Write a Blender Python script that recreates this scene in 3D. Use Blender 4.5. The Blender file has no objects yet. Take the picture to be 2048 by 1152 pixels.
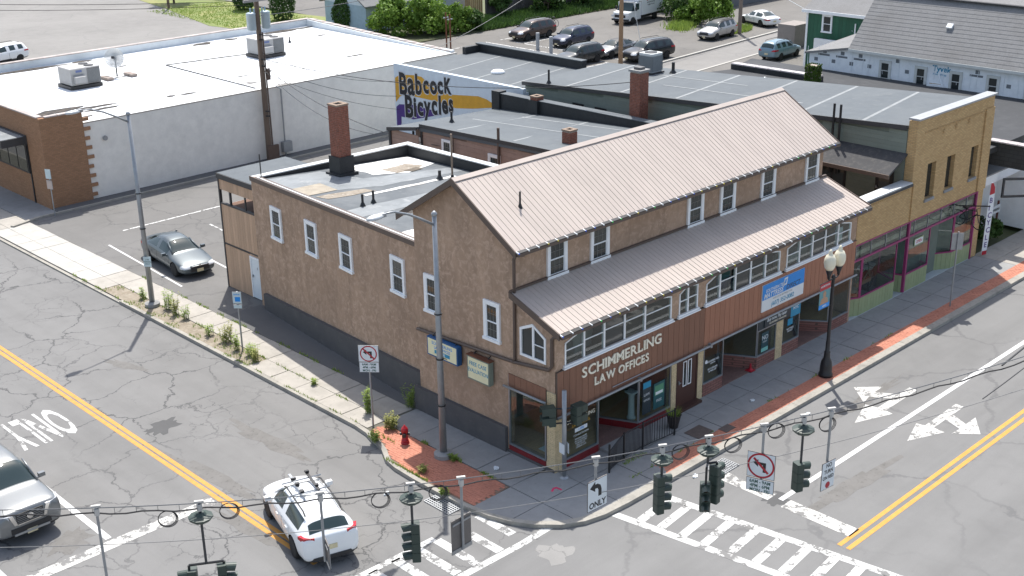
import bpy, bmesh, math, random
from math import pi, sin, cos, radians as RAD
from mathutils import Matrix, Vector, noise
from mathutils.geometry import tessellate_polygon
random.seed(7)
S = bpy.context.scene
COL = S.collection
# ---------------------------------------------------------------- camera, world, sun, exposure
def cam_rot(y, p, r):
    f = Vector((cos(p)*cos(y), cos(p)*sin(y), -sin(p)))
    rt = f.cross(Vector((0, 0, 1))).normalized(); up = rt.cross(f)
    c, s = cos(r), sin(r)
    r2, u2 = rt*c + up*s, -rt*s + up*c
    return Matrix((r2, u2, -f)).transposed()
cd = bpy.data.cameras.new('camera'); cam = bpy.data.objects.new('camera', cd); COL.objects.link(cam)
cd.sensor_width = 36; cd.lens = 2486.2/2048*36; cd.clip_end = 2000; cd.clip_start = .5
cam.matrix_world = Matrix.Translation((-25.947, -24.984, 20.5)) @ cam_rot(RAD(46.014), RAD(21.167), RAD(-.9275)).to_4x4()
S.camera = cam
SUN_AZ, SUN_EL = RAD(49.3), RAD(62.0)
sdir = Vector((cos(SUN_AZ)*cos(SUN_EL), sin(SUN_AZ)*cos(SUN_EL), sin(SUN_EL)))
W = bpy.data.worlds.new('World'); S.world = W; W.use_nodes = True
nt = W.node_tree; bgn = nt.nodes['Background']; sk = nt.nodes.new('ShaderNodeTexSky')
sk.sky_type = 'NISHITA'; sk.sun_disc = False; sk.sun_elevation = SUN_EL; sk.sun_rotation = pi/2 - SUN_AZ
sk.air_density = 1.0; sk.dust_density = 2.0; sk.ozone_density = 1.0
hs = nt.nodes.new('ShaderNodeHueSaturation'); hs.inputs['Saturation'].default_value = .75      # hazy, whitish summer sky
nt.links.new(sk.outputs[0], hs.inputs['Color']); nt.links.new(hs.outputs[0], bgn.inputs[0]); bgn.inputs[1].default_value = .15
sl = bpy.data.lights.new('sun', 'SUN'); sl.energy = 3.95; sl.angle = RAD(.53); sl.color = (1, .96, .90)
so = bpy.data.objects.new('sun', sl); COL.objects.link(so); so.rotation_euler = sdir.to_track_quat('Z', 'Y').to_euler()
so.location = (0, 0, 60)
vs = S.view_settings; vs.view_transform = 'Standard'; vs.look = 'None'; vs.exposure = .6; vs.gamma = 1; vs.use_curve_mapping = False
S.cycles.max_bounces = 6; S.cycles.transparent_max_bounces = 12

# ---------------------------------------------------------------- helpers
class MB:
    def __init__(s): s.v = []; s.f = []; s.mi = []
    def quad(s, *p, m=0):
        n = len(s.v); s.v += [tuple(q) for q in p]; s.f.append(tuple(range(n, n+len(p)))); s.mi.append(m); return s
    def box(s, x0, y0, z0, x1, y1, z1, m=0):
        if x0 > x1: x0, x1 = x1, x0
        if y0 > y1: y0, y1 = y1, y0
        if z0 > z1: z0, z1 = z1, z0
        n = len(s.v)
        s.v += [(x0,y0,z0),(x1,y0,z0),(x1,y1,z0),(x0,y1,z0),(x0,y0,z1),(x1,y0,z1),(x1,y1,z1),(x0,y1,z1)]
        for f in ((3,2,1,0),(4,5,6,7),(0,1,5,4),(1,2,6,5),(2,3,7,6),(3,0,4,7)): s.f.append(tuple(n+i for i in f)); s.mi.append(m)
        return s
    def mbox(s, M, dx, dy, dz, m=0):
        n = len(s.v)
        for z in (-dz/2, dz/2):
            for x, y in ((-dx/2,-dy/2),(dx/2,-dy/2),(dx/2,dy/2),(-dx/2,dy/2)): s.v.append(tuple(M @ Vector((x, y, z))))
        for f in ((3,2,1,0),(4,5,6,7),(0,1,5,4),(1,2,6,5),(2,3,7,6),(3,0,4,7)): s.f.append(tuple(n+i for i in f)); s.mi.append(m)
        return s
    def prism(s, poly, z0, z1, m=0):
        """poly: xy points; z0,z1 number or per-point list"""
        k = len(poly); n = len(s.v)
        zb = z0 if isinstance(z0, (list, tuple)) else [z0]*k
        zt = z1 if isinstance(z1, (list, tuple)) else [z1]*k
        ar = sum(poly[i][0]*poly[(i+1)%k][1]-poly[(i+1)%k][0]*poly[i][1] for i in range(k))
        idx = list(range(k)) if ar > 0 else list(range(k))[::-1]
        s.v += [(poly[i][0], poly[i][1], zb[i]) for i in idx] + [(poly[i][0], poly[i][1], zt[i]) for i in idx]
        s.f.append(tuple(n+i for i in range(k))[::-1]); s.f.append(tuple(n+k+i for i in range(k))); s.mi += [m, m]
        for i in range(k):
            j = (i+1) % k; s.f.append((n+i, n+j, n+k+j, n+k+i)); s.mi.append(m)
        return s
    def tube(s, p0, p1, r, n=8, r2=None, cap=True, m=0):
        return s.path([p0, p1], [r, r if r2 is None else r2], n, cap, m)
    def path(s, pts, r, n=6, cap=True, m=0, closed=False):
        P = [Vector(p) for p in pts]; R = r if isinstance(r, (list, tuple)) else [r]*len(P)
        base = len(s.v); u = None; K = len(P)
        for i, p in enumerate(P):
            if closed: t = P[(i+1) % K] - P[i-1]
            else: t = P[min(i+1, K-1)] - P[max(i-1, 0)]
            t.normalize()
            if u is None: u = t.orthogonal().normalized()
            else:
                u = u - t*u.dot(t); u = u.normalized() if u.length > 1e-6 else t.orthogonal().normalized()
            w = t.cross(u)
            for k in range(n):
                a = 2*pi*k/n; s.v.append(tuple(p + (u*cos(a) + w*sin(a))*R[i]))
        for i in range(K if closed else K-1):
            i2 = (i+1) % K
            for k in range(n):
                s.f.append((base+i*n+k, base+i*n+(k+1)%n, base+i2*n+(k+1)%n, base+i2*n+k)); s.mi.append(m)
        if cap and not closed:
            s.f.append(tuple(base+k for k in range(n))[::-1]); s.f.append(tuple(base+(K-1)*n+k for k in range(n))); s.mi += [m, m]
        return s
    def lathe(s, prof, c=(0, 0, 0), n=12, m=0, M=None):
        base = len(s.v); M = M or Matrix.Identity(4)
        for r, z in prof:
            for k in range(n):
                a = 2*pi*k/n; q = M @ Vector((r*cos(a), r*sin(a), z)); s.v.append((c[0]+q.x, c[1]+q.y, c[2]+q.z))
        for i in range(len(prof)-1):
            for k in range(n):
                s.f.append((base+i*n+k, base+i*n+(k+1)%n, base+(i+1)*n+(k+1)%n, base+(i+1)*n+k)); s.mi.append(m)
        s.f.append(tuple(base+k for k in range(n))[::-1]); s.f.append(tuple(base+(len(prof)-1)*n+k for k in range(n))); s.mi += [m, m]
        return s
    def plate(s, outline, holes, fr, t, m=0):
        """outline/holes in (u,v); fr = (origin,U,V); thickness t along -N (N=UxV outward)"""
        O, U, V = Vector(fr[0]), Vector(fr[1]), Vector(fr[2]); N = U.cross(V).normalized()
        loops = [outline] + list(holes); flat = [p for l in loops for p in l]
        tri = tessellate_polygon([[Vector((p[0], p[1], 0)) for p in l] for l in loops])
        n = len(s.v); k = len(flat)
        for off in (0, -t): s.v += [tuple(O + U*p[0] + V*p[1] + N*off) for p in flat]
        for a, b, c in tri:
            pa, pb, pc = flat[a], flat[b], flat[c]
            if (pb[0]-pa[0])*(pc[1]-pa[1])-(pc[0]-pa[0])*(pb[1]-pa[1]) < 0: b, c = c, b
            s.f.append((n+a, n+b, n+c)); s.f.append((n+k+a, n+k+c, n+k+b)); s.mi += [m, m]
        o = 0
        for li, l in enumerate(loops):
            for i in range(len(l)):
                a, b = o+i, o+(i+1) % len(l); s.f.append((n+a, n+b, n+k+b, n+k+a)); s.mi.append(m)
            o += len(l)
        return s
    def mesh(s, name, mats, smooth=False):
        me = bpy.data.meshes.new(name); me.from_pydata(s.v, [], s.f)
        for x in (mats if isinstance(mats, (list, tuple)) else [mats]): me.materials.append(x)
        if any(s.mi): me.polygons.foreach_set('material_index', s.mi)
        if smooth: me.polygons.foreach_set('use_smooth', [True]*len(me.polygons))
        me.update(); return me
    def build(s, name, mats, parent=None, smooth=False, kind=None, label=None, **kw):
        return link(name, s.mesh(name, mats, smooth), parent, kind=kind, label=label, **kw)
WORLD = {}
def wmat(o): return WORLD.get(o.name, Matrix.Identity(4))
def link(name, me, parent=None, M=None, kind=None, label=None, local=False):
    """world-space placement unless local=True (then relative to the parent)"""
    o = bpy.data.objects.new(name, me); COL.objects.link(o)
    M = M or Matrix.Identity(4)
    if parent is not None:
        o.parent = parent
        if not local: o.matrix_parent_inverse = wmat(parent).inverted()
        WORLD[o.name] = (wmat(parent) @ M) if local else M
    else: WORLD[o.name] = M
    o.matrix_basis = M
    if kind: o['kind'] = kind
    if label: o['label'] = label
    return o
def tag(o, label, cat, group=None, kind=None):
    o['label'] = label; o['category'] = cat
    if group: o['group'] = group
    if kind: o['kind'] = kind
    return o
def thing(name, label, cat, loc=(0, 0, 0), rz=0, group=None):
    o = bpy.data.objects.new(name, None); COL.objects.link(o); o.empty_display_size = .3
    M = Matrix.Translation(loc) @ Matrix.Rotation(rz, 4, 'Z'); o.matrix_basis = M; WORLD[o.name] = M
    return tag(o, label, cat, group)
def struct(name, mb, mats, **kw): return mb.build(name, mats, kind='structure', **kw)
def kids(o): return [c for c in bpy.data.objects if c.parent == o]
def copy_tree(o, parent=None):
    c = o.copy(); COL.objects.link(c)
    if parent: c.parent = parent
    for k in kids(o): copy_tree(k, c)
    return c
def moved(o, loc, rz, label=None):
    o.matrix_basis = Matrix.Translation(loc) @ Matrix.Rotation(rz, 4, 'Z')
    if label: o['label'] = label
    return o
_bx = {}
def piece(name, dims, M, mat, parent, local=False, kind=None):
    """a box piece whose mesh is shared by all alike ones"""
    key = (name, mat.name) + tuple(round(d, 3) for d in dims)
    if key not in _bx: _bx[key] = MB().box(-dims[0]/2, -dims[1]/2, -dims[2]/2, dims[0]/2, dims[1]/2, dims[2]/2).mesh(name, mat)
    return link(name, _bx[key], parent, M, local=local, kind=kind)
T = Matrix.Translation
def RZ(a): return Matrix.Rotation(a, 4, 'Z')
def RX(a): return Matrix.Rotation(a, 4, 'X')
def RY(a): return Matrix.Rotation(a, 4, 'Y')
# ---------------------------------------------------------------- materials
def newmat(name):
    m = bpy.data.materials.new(name); m.use_nodes = True
    return m, m.node_tree.nodes, m.node_tree.links, m.node_tree.nodes['Principled BSDF']
def nd(N, t, **kw):
    n = N.new(t)
    for k, v in kw.items():
        if k.startswith('i_'): n.inputs[k[2:].replace('_', ' ')].default_value = v
        else: setattr(n, k, v)
    return n
def ramp(N, L, src, stops):
    r = N.new('ShaderNodeValToRGB'); L.new(src, r.inputs[0]); e = r.color_ramp.elements
    while len(e) < len(stops): e.new(.5)
    for k, (p, c) in enumerate(stops):
        e[k].position = p; e[k].color = (c, c, c, 1) if not isinstance(c, (tuple, list)) else (*c[:3], 1)
    return r.outputs[0]
def mixc(N, L, fac, a, b, mode='MIX'):
    n = N.new('ShaderNodeMix'); n.data_type = 'RGBA'; n.blend_type = mode
    for i, x in ((0, fac), (6, a), (7, b)):
        if hasattr(x, 'is_linked') or hasattr(x, 'links'): L.new(x, n.inputs[i])
        elif isinstance(x, (int, float)): n.inputs[i].default_value = x if i == 0 else (x, x, x, 1)
        else: n.inputs[i].default_value = (*x[:3], 1)
    return n.outputs[2]
def math_(N, L, op, a, b=0.0):
    n = N.new('ShaderNodeMath'); n.operation = op
    for i, x in ((0, a), (1, b)):
        if hasattr(x, 'links'): L.new(x, n.inputs[i])
        else: n.inputs[i].default_value = x
    return n.outputs[0]
def pos(N, L, scale=(1, 1, 1), obj=False):
    if obj: src = N.new('ShaderNodeTexCoord').outputs['Object']
    else: src = N.new('ShaderNodeNewGeometry').outputs['Position']
    m = N.new('ShaderNodeMapping'); m.inputs['Scale'].default_value = scale; L.new(src, m.inputs[0]); return m.outputs[0]
def noi(N, L, vec, scale, detail=4, rough=.55, dist=0):
    n = N.new('ShaderNodeTexNoise'); n.inputs['Scale'].default_value = scale; n.inputs['Detail'].default_value = detail
    n.inputs['Roughness'].default_value = rough; n.inputs['Distortion'].default_value = dist; L.new(vec, n.inputs['Vector']); return n.outputs['Fac']
def bump(N, L, B, h, strength=.3, dist=.02):
    b = N.new('ShaderNodeBump'); b.inputs['Strength'].default_value = strength; b.inputs['Distance'].default_value = dist
    L.new(h, b.inputs['Height']); L.new(b.outputs[0], B.inputs['Normal'])
def dk(c, f): return tuple(min(1, x*f) for x in c)
_mats = {}
def mat(name, col, rough=.6, var=.12, scale=3., fine=40., metal=0., bmp=0., spec=.5, stretch=(1, 1, 1), rnd=.0, coat=0., obj=False):
    """painted/plain surface: two scales of noise vary the colour; rnd = per-object variation"""
    if name in _mats: return _mats[name]
    m, N, L, B = newmat(name)
    p = pos(N, L, stretch, obj)
    a = noi(N, L, p, scale, 5, .6); b = noi(N, L, p, fine, 3, .6)
    c1 = mixc(N, L, ramp(N, L, a, [(.3, 0.), (.7, 1.)]), dk(col, 1-var), dk(col, 1+var))
    c2 = mixc(N, L, .35*min(1, var*6), c1, mixc(N, L, ramp(N, L, b, [(.35, 0.), (.65, 1.)]), dk(col, 1-var*1.6), dk(col, 1+var*1.3)))
    if rnd:
        oi = N.new('ShaderNodeObjectInfo'); v = N.new('ShaderNodeHueSaturation'); L.new(c2, v.inputs['Color'])
        mr = N.new('ShaderNodeMapRange'); mr.inputs[3].default_value = 1-rnd; mr.inputs[4].default_value = 1+rnd
        L.new(oi.outputs['Random'], mr.inputs[0]); L.new(mr.outputs[0], v.inputs['Value']); c2 = v.outputs[0]
    L.new(c2, B.inputs['Base Color'])
    B.inputs['Roughness'].default_value = rough; B.inputs['Metallic'].default_value = metal
    B.inputs['Specular IOR Level'].default_value = spec; B.inputs['Coat Weight'].default_value = coat; B.inputs['Coat Roughness'].default_value = .03
    if bmp: bump(N, L, B, b, bmp, .03)
    _mats[name] = m; return m
def asphalt(name, col, crack=.6, cscale=.42, patch=.18, fine_cr=True, ccol=.035, track=None):
    m, N, L, B = newmat(name)
    p = pos(N, L)
    wn = nd(N, 'ShaderNodeTexNoise'); wn.inputs['Scale'].default_value = .9; wn.inputs['Detail'].default_value = 6; wn.inputs['Roughness'].default_value = .62; L.new(p, wn.inputs['Vector'])
    va = nd(N, 'ShaderNodeVectorMath', operation='MULTIPLY_ADD'); L.new(wn.outputs['Color'], va.inputs[0]); va.inputs[1].default_value = (1.5, 1.5, 0); L.new(p, va.inputs[2])
    def cr(scale, w0, w1):
        mp = nd(N, 'ShaderNodeMapping'); L.new(va.outputs[0], mp.inputs[0]); mp.inputs['Scale'].default_value = (1, 1, 0)
        vo = nd(N, 'ShaderNodeTexVoronoi', feature='DISTANCE_TO_EDGE', voronoi_dimensions='2D'); vo.inputs['Scale'].default_value = scale; L.new(mp.outputs[0], vo.inputs['Vector'])
        return ramp(N, L, vo.outputs['Distance'], [(w0, 1.), (w1, 0.)])
    big = noi(N, L, p, .12, 5, .6); med = noi(N, L, p, .9, 6, .65); fin = noi(N, L, p, 60, 4, .7)
    c = mixc(N, L, ramp(N, L, big, [(.3, 0.), (.7, 1.)]), dk(col, 1-patch), dk(col, 1+patch*.7))
    c = mixc(N, L, ramp(N, L, med, [(.35, 0.), (.75, .55)]), c, dk(col, 1.18))
    st = noi(N, L, p, .33, 8, .72, .4)
    c = mixc(N, L, ramp(N, L, st, [(.56, 0.), (.72, .32)]), c, dk(col, .62))
    c = mixc(N, L, ramp(N, L, fin, [(.3, .35), (.55, 0.)]), c, dk(col, .6))
    if track:       # lengthwise wear, lighter and darker wheel paths
        tn = noi(N, L, pos(N, L, track), 1.0, 4, .6)
        c = mixc(N, L, ramp(N, L, tn, [(.34, .34), (.5, 0.), (.51, 0.)]), c, dk(col, .74)); c = mixc(N, L, ramp(N, L, tn, [(.5, 0.), (.7, .3)]), c, dk(col, 1.22))
        oi_ = noi(N, L, p, 1.7, 5, .7); c = mixc(N, L, ramp(N, L, oi_, [(.66, 0.), (.76, .3)]), c, dk(col, .5))
    if crack:
        mk = ramp(N, L, noi(N, L, p, .16, 3, .5), [(.36, 0.), (.55, 1.)])
        k = math_(N, L, 'MULTIPLY', cr(cscale, .007, .021), math_(N, L, 'MULTIPLY', mk, crack))
        if fine_cr:
            mk2 = ramp(N, L, noi(N, L, p, .3, 3, .5), [(.5, 0.), (.62, .8)])
            k = math_(N, L, 'MAXIMUM', k, math_(N, L, 'MULTIPLY', cr(cscale*2.7, .008, .03), math_(N, L, 'MULTIPLY', mk2, crack)))
        c = mixc(N, L, k, c, (ccol, ccol, ccol*1.02))
    L.new(c, B.inputs['Base Color']); B.inputs['Roughness'].default_value = .88; B.inputs['Specular IOR Level'].default_value = .25
    bump(N, L, B, fin, .12, .01)
    return m
def worn_paint(name, col, under, wear=.5, scale=2.2):
    m, N, L, B = newmat(name); p = pos(N, L)
    a = noi(N, L, p, scale, 8, .68); b = noi(N, L, p, 14, 4, .7)
    k = math_(N, L, 'ADD', math_(N, L, 'MULTIPLY', a, .75), math_(N, L, 'MULTIPLY', b, .25))
    f = ramp(N, L, k, [(wear-.012, 0.), (wear+.012, 1.)])
    pc = mixc(N, L, ramp(N, L, noi(N, L, p, 5, 5, .6), [(.3, 0.), (.7, 1.)]), dk(col, .82), col)
    L.new(mixc(N, L, f, under, pc), B.inputs['Base Color']); B.inputs['Roughness'].default_value = .75; B.inputs['Specular IOR Level'].default_value = .3
    return m
def brick_mat(name, c1, c2, mortar, scale=1, w=.2, h=.067, axis='X', bmp=.5, dirt=.2, msize=.012):
    m, N, L, B = newmat(name)
    g = N.new('ShaderNodeNewGeometry'); sp = N.new('ShaderNodeSeparateXYZ'); L.new(g.outputs['Position'], sp.inputs[0])
    cb = N.new('ShaderNodeCombineXYZ')
    if axis == 'XY': L.new(math_(N, L, 'ADD', sp.outputs['X'], sp.outputs['Y']), cb.inputs[0])
    else: L.new(sp.outputs[axis], cb.inputs[0])
    L.new(sp.outputs['Z'], cb.inputs[1])
    br = nd(N, 'ShaderNodeTexBrick'); L.new(cb.outputs[0], br.inputs['Vector'])
    br.inputs['Scale'].default_value = 1; br.inputs['Brick Width'].default_value = w; br.inputs['Row Height'].default_value = h
    br.inputs['Mortar Size'].default_value = msize; br.inputs['Mortar Smooth'].default_value = .3
    br.inputs['Color1'].default_value = (*c1, 1); br.inputs['Color2'].default_value = (*c2, 1); br.inputs['Mortar'].default_value = (*mortar, 1)
    d = noi(N, L, g.outputs['Position'], .8, 6, .65)
    c = mixc(N, L, ramp(N, L, d, [(.35, 0.), (.75, dirt)]), br.outputs['Color'], dk(c1, .45))
    c = mixc(N, L, ramp(N, L, noi(N, L, g.outputs['Position'], 9, 3, .6), [(.3, 0.), (.8, .25)]), c, dk(c2, 1.25))
    L.new(c, B.inputs['Base Color']); B.inputs['Roughness'].default_value = .85; B.inputs['Specular IOR Level'].default_value = .2
    bump(N, L, B, math_(N, L, 'SUBTRACT', 1.0, br.outputs['Fac']), bmp, .012)
    return m
def glass_mat(name, tint=(.015, .02, .022), rough=.04, see=0., vary=False):
    m, N, L, B = newmat(name)
    B.inputs['Base Color'].default_value = (*tint, 1); B.inputs['Roughness'].default_value = rough; B.inputs['Specular IOR Level'].default_value = .6
    p = pos(N, L); bump(N, L, B, noi(N, L, p, 1.1, 2, .5), .05, .05)
    if vary:
        oi = N.new('ShaderNodeObjectInfo'); L.new(ramp(N, L, oi.outputs['Random'], [(0, tint), (.6, tint), (.8, (.05,.054,.048)), (1, (.095,.092,.078))]), B.inputs['Base Color'])
    if see:
        out = N['Material Output']; tr = N.new('ShaderNodeBsdfTransparent'); tr.inputs[0].default_value = (.78, .84, .83, 1)
        gl = N.new('ShaderNodeBsdfGlossy'); gl.inputs['Roughness'].default_value = rough; gl.inputs[0].default_value = (.9, .95, .95, 1)
        fr = N.new('ShaderNodeFresnel'); fr.inputs[0].default_value = 1.5
        ge = N.new('ShaderNodeNewGeometry'); fo = math_(N, L, 'SUBTRACT', 1.0, ge.outputs['Backfacing'])
        ms = N.new('ShaderNodeMixShader'); L.new(math_(N, L, 'MULTIPLY', math_(N, L, 'ADD', fr.outputs[0], .03), fo), ms.inputs[0]); L.new(tr.outputs[0], ms.inputs[1]); L.new(gl.outputs[0], ms.inputs[2])
        L.new(ms.outputs[0], out.inputs['Surface'])
    return m
def leaf_mat(name, c1, c2, c3, scale=1.2):
    m, N, L, B = newmat(name); p = pos(N, L)
    a = noi(N, L, p, scale, 4, .6); b = noi(N, L, p, 9, 2, .5)
    c = mixc(N, L, ramp(N, L, a, [(.35, 0.), (.65, 1.)]), c1, c2); c = mixc(N, L, ramp(N, L, b, [(.5, 0.), (.75, .8)]), c, c3)
    L.new(c, B.inputs['Base Color']); B.inputs['Roughness'].default_value = .6; B.inputs['Specular IOR Level'].default_value = .25
    out = N['Material Output']; tl = N.new('ShaderNodeBsdfTranslucent'); L.new(c, tl.inputs[0]); ms = N.new('ShaderNodeMixShader'); ms.inputs[0].default_value = .3
    L.new(B.outputs[0], ms.inputs[1]); L.new(tl.outputs[0], ms.inputs[2]); L.new(ms.outputs[0], out.inputs['Surface'])
    return m
def stucco_mat(name, col):
    m, N, L, B = newmat(name); p = pos(N, L); ps = pos(N, L, (1, 1, .3))
    a = noi(N, L, ps, 1.3, 7, .68, .5); b = noi(N, L, p, 35, 4, .7); big = noi(N, L, p, .35, 4, .6); fl = noi(N, L, p, 4.5, 6, .7, .8)
    c = mixc(N, L, ramp(N, L, a, [(.32, 0.), (.7, 1.)]), dk(col, .74), dk(col, 1.2))
    c = mixc(N, L, ramp(N, L, fl, [(.47, 0.), (.62, .85)]), c, (col[0]*1.33, col[1]*1.37, col[2]*1.45))
    c = mixc(N, L, ramp(N, L, big, [(.4, 0.), (.7, .5)]), c, dk(col, .72)); c = mixc(N, L, ramp(N, L, b, [(.3, .3), (.5, 0.)]), c, dk(col, .6))
    sr = noi(N, L, pos(N, L, (3.2, 3.2, .14)), 1.0, 5, .6); c = mixc(N, L, ramp(N, L, sr, [(.58, 0.), (.74, .45)]), c, dk(col, .62))
    L.new(c, B.inputs['Base Color']); B.inputs['Roughness'].default_value = .92; B.inputs['Specular IOR Level'].default_value = .15
    bump(N, L, B, b, .5, .02); return m
def patchy(name, base, spots, rough=.8, p_scale=1.0, spec=.3):
    """base colour with stains: spots = [(noise scale, lo, hi, colour, strength)]"""
    m, N, L, B = newmat(name); p = pos(N, L); c = mixc(N, L, ramp(N, L, noi(N, L, p, 2*p_scale, 6, .65), [(.3, 0.), (.7, 1.)]), dk(base, .9), dk(base, 1.06))
    for i, (sc_, lo, hi, cc, st) in enumerate(spots):
        mp = nd(N, 'ShaderNodeMapping'); mp.inputs['Location'].default_value = (i*13.7, i*7.1, 0); L.new(p, mp.inputs[0])
        c = mixc(N, L, ramp(N, L, noi(N, L, mp.outputs[0], sc_, 6, .65, .3), [(lo, 0.), (hi, st)]), c, cc)
    L.new(c, B.inputs['Base Color']); B.inputs['Roughness'].default_value = rough; B.inputs['Specular IOR Level'].default_value = spec
    bump(N, L, B, noi(N, L, p, 30, 3, .6), .15, .01); return m

ROADC = (.192, .19, .185)
A_LEFT = asphalt('asphalt_cracked', ROADC, .85, .42, .15, True, .075, (.75, .035, 1))
A_MAIN = asphalt('asphalt_main', (.192, .191, .187), .45, .2, .14, False, .1, (.03, .62, 1))
A_LOT = asphalt('asphalt_lot', (.17, .166, .159), .45, .3, .16, True, .07)
A_REAR = asphalt('asphalt_rear', (.17, .162, .15), .35, .25, .2, False, .08)
A_FAR = asphalt('asphalt_far', (.235, .227, .215), .3, .2, .16, False, .14)
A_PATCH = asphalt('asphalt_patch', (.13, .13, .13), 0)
P_YEL = worn_paint('yellow_line_paint', (.60, .30, .075), ROADC, .36, 3)
P_WHT = worn_paint('fresh_white_paint', (.70, .70, .69), ROADC, .30, 3)
P_WORN = worn_paint('worn_white_paint', (.60, .60, .58), ROADC, .455, 2.4)
P_WORN2 = worn_paint('chipped_white_paint', (.60, .59, .555), ROADC, .475, 2.8)
P_ARROW = worn_paint('arrow_white_paint', (.58, .57, .54), ROADC, .463, 4.5)
P_STALL = worn_paint('stall_line_paint', (.7, .7, .68), (.17, .166, .159), .47, 2.5)
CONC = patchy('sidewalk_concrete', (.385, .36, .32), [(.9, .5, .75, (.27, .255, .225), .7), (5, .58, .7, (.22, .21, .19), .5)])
CONC_D = patchy('shade_toned_concrete', (.29, .29, .285), [(.8, .5, .75, (.22, .22, .215), .7), (6, .6, .7, (.18, .18, .175), .5)])  # sidewalk concrete with the building's shade mixed into its tone, plus stains
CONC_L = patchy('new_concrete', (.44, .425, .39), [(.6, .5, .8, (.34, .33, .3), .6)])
KERB = patchy('kerb_concrete', (.35, .33, .29), [(1.5, .5, .7, (.2, .19, .17), .7), (7, .55, .7, (.16, .155, .14), .5)])
PAVER = mat('paver_brick', (.47, .19, .125), .85, .22, 1.2, 11., bmp=.2)
MORTAR = mat('paver_joint', (.22, .15, .11), .95)
DIRT = patchy('planting_dirt', (.24, .20, .15), [(3, .45, .65, (.33, .29, .23), .8), (8, .55, .7, (.12, .13, .06), .6)])
GRASS = patchy('grass_blades', (.17, .21, .055), [(.25, .45, .65, (.28, .26, .10), .8), (2, .5, .7, (.11, .17, .035), .7)])
STUCCO = stucco_mat('brown_stucco', (.43, .30, .213))
FOUND = patchy('foundation_paint', (.10, .098, .10), [(1.5, .5, .75, (.13, .125, .12), .7), (5, .6, .7, (.2, .19, .17), .3)])
WHITE = mat('white_trim', (.86, .88, .89), .5, .05)
TAN_METAL = mat('tan_metal_roof', (.47, .405, .36), .5, .07, 1.2, 24., spec=.35, rnd=.025, stretch=(1,.35,.35))
BROWN = mat('brown_trim_metal', (.105, .075, .06), .5, .12)
BLACK = mat('black_metal', (.018, .018, .02), .45, .2)
DGREY = mat('dark_trim', (.05, .05, .052), .6, .15)
T111 = mat('brown_wood_board', (.36, .165, .10), .7, .12, 3, 25, stretch=(6, 6, .5), rnd=.06, bmp=.15)
T111D = mat('dark_brown_wood_board', (.235, .115, .072), .7, .12, 3, 25, stretch=(6, 6, .5), rnd=.06, bmp=.15)
ANNEXB = mat('tan_wood_board', (.52, .35, .235), .75, .16, 3, 25, stretch=(7, 7, .4), rnd=.1, bmp=.2)
GLASS = glass_mat('window_glass', (.025, .032, .033), .04, vary=True)
SHOP = glass_mat('shop_glass', see=1., rough=.02)
ALU = mat('grey_aluminium', (.36, .38, .4), .35, .1, metal=.7)
GALV = mat('galvanised_steel', (.33, .345, .36), .45, .12, 4, 30, metal=.55)
RUBBER = patchy('grey_roof_membrane', (.105, .12, .132), [(.35, .45, .7, (.135, .15, .158), .7), (2.5, .6, .72, (.17, .18, .185), .5)], .75)
SEAM = mat('roof_seam_tape', (.235, .25, .255), .7, .22, 2.0, 12.)
RUBBERD = patchy('dark_roof_membrane', (.052, .055, .06), [(.4, .5, .75, (.085, .088, .092), .8), (3, .62, .75, (.13, .13, .13), .4)], .8)
TARBLK = mat('black_tar', (.022, .025, .027), .6, .3, 2, 15, bmp=.2)
DARKIN = mat('dark_interior', (.05, .048, .045), .9, .2)
WOODFL = mat('wood_floor', (.62, .40, .22), .5, .2, 2, 14, stretch=(1, 8, 1))
REDTILE = mat('dark_red_tile', (.19, .018, .022), .3, .15, rnd=.08)
PINKBRK = brick_mat('pink_brick', (.23, .10, .085), (.30, .15, .125), (.10, .07, .06), w=.32, h=.1, axis='XY', msize=.014)
YELBRK = mat('yellow_brick', (.64, .51, .31), .8, .16, 5, 20, bmp=.2)
YELMOR = mat('brick_mortar', (.34, .29, .21), .9, .1)
TANBRK = brick_mat('tan_brick', (.66, .455, .225), (.50, .325, .15), (.40, .29, .17), w=.215, h=.072, axis='XY', dirt=.35, bmp=.6)
TANBRK2 = mat('tan_brick_unit', (.5, .34, .17), .85, .2, 4, 20)
REDBRK = mat('red_brick_unit', (.25, .095, .062), .85, .5, 9, 25, bmp=.3)
REDMOR = mat('grey_mortar', (.34, .29, .25), .95, .15)
OLDBRK = brick_mat('brown_wall_brick', (.40, .22, .125), (.30, .165, .09), (.24, .16, .11), w=.22, h=.075, axis='XY', dirt=.25, bmp=.4)
OLDBRK2 = mat('brown_brick_unit', (.33, .18, .1), .85, .2, 4, 20)
BLOCK = brick_mat('dark_block', (.075, .075, .072), (.06, .06, .058), (.04, .04, .04), w=.42, h=.2, axis='XY', bmp=.6)
WHWALL = patchy('painted_white_wall', (.80, .765, .70), [(.2, .45, .75, (.78, .745, .68), .7), (2.5, .62, .78, (.68, .65, .6), .3)], .8)
WHROOF = patchy('white_roof_coating', (.80, .82, .83), [(.5, .5, .75, (.66, .68, .69), .7), (.16, .655, .685, (.12, .105, .09), .9)], .7)
PATCHWORK = patchy('patched_roof', (.10, .113, .124), [(.5, .45, .6, (.145, .157, .165), .7), (1.4, .55, .68, (.15, .165, .175), .7), (.9, .68, .76, (.32, .27, .2), .6)], .7)
SILVER = patchy('silver_roof_coating', (.23, .247, .257), [(.8, .45, .65, (.155, .17, .18), .85), (2.2, .55, .7, (.34, .35, .35), .7), (1.1, .68, .78, (.22, .18, .13), .7)], .65)
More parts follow.
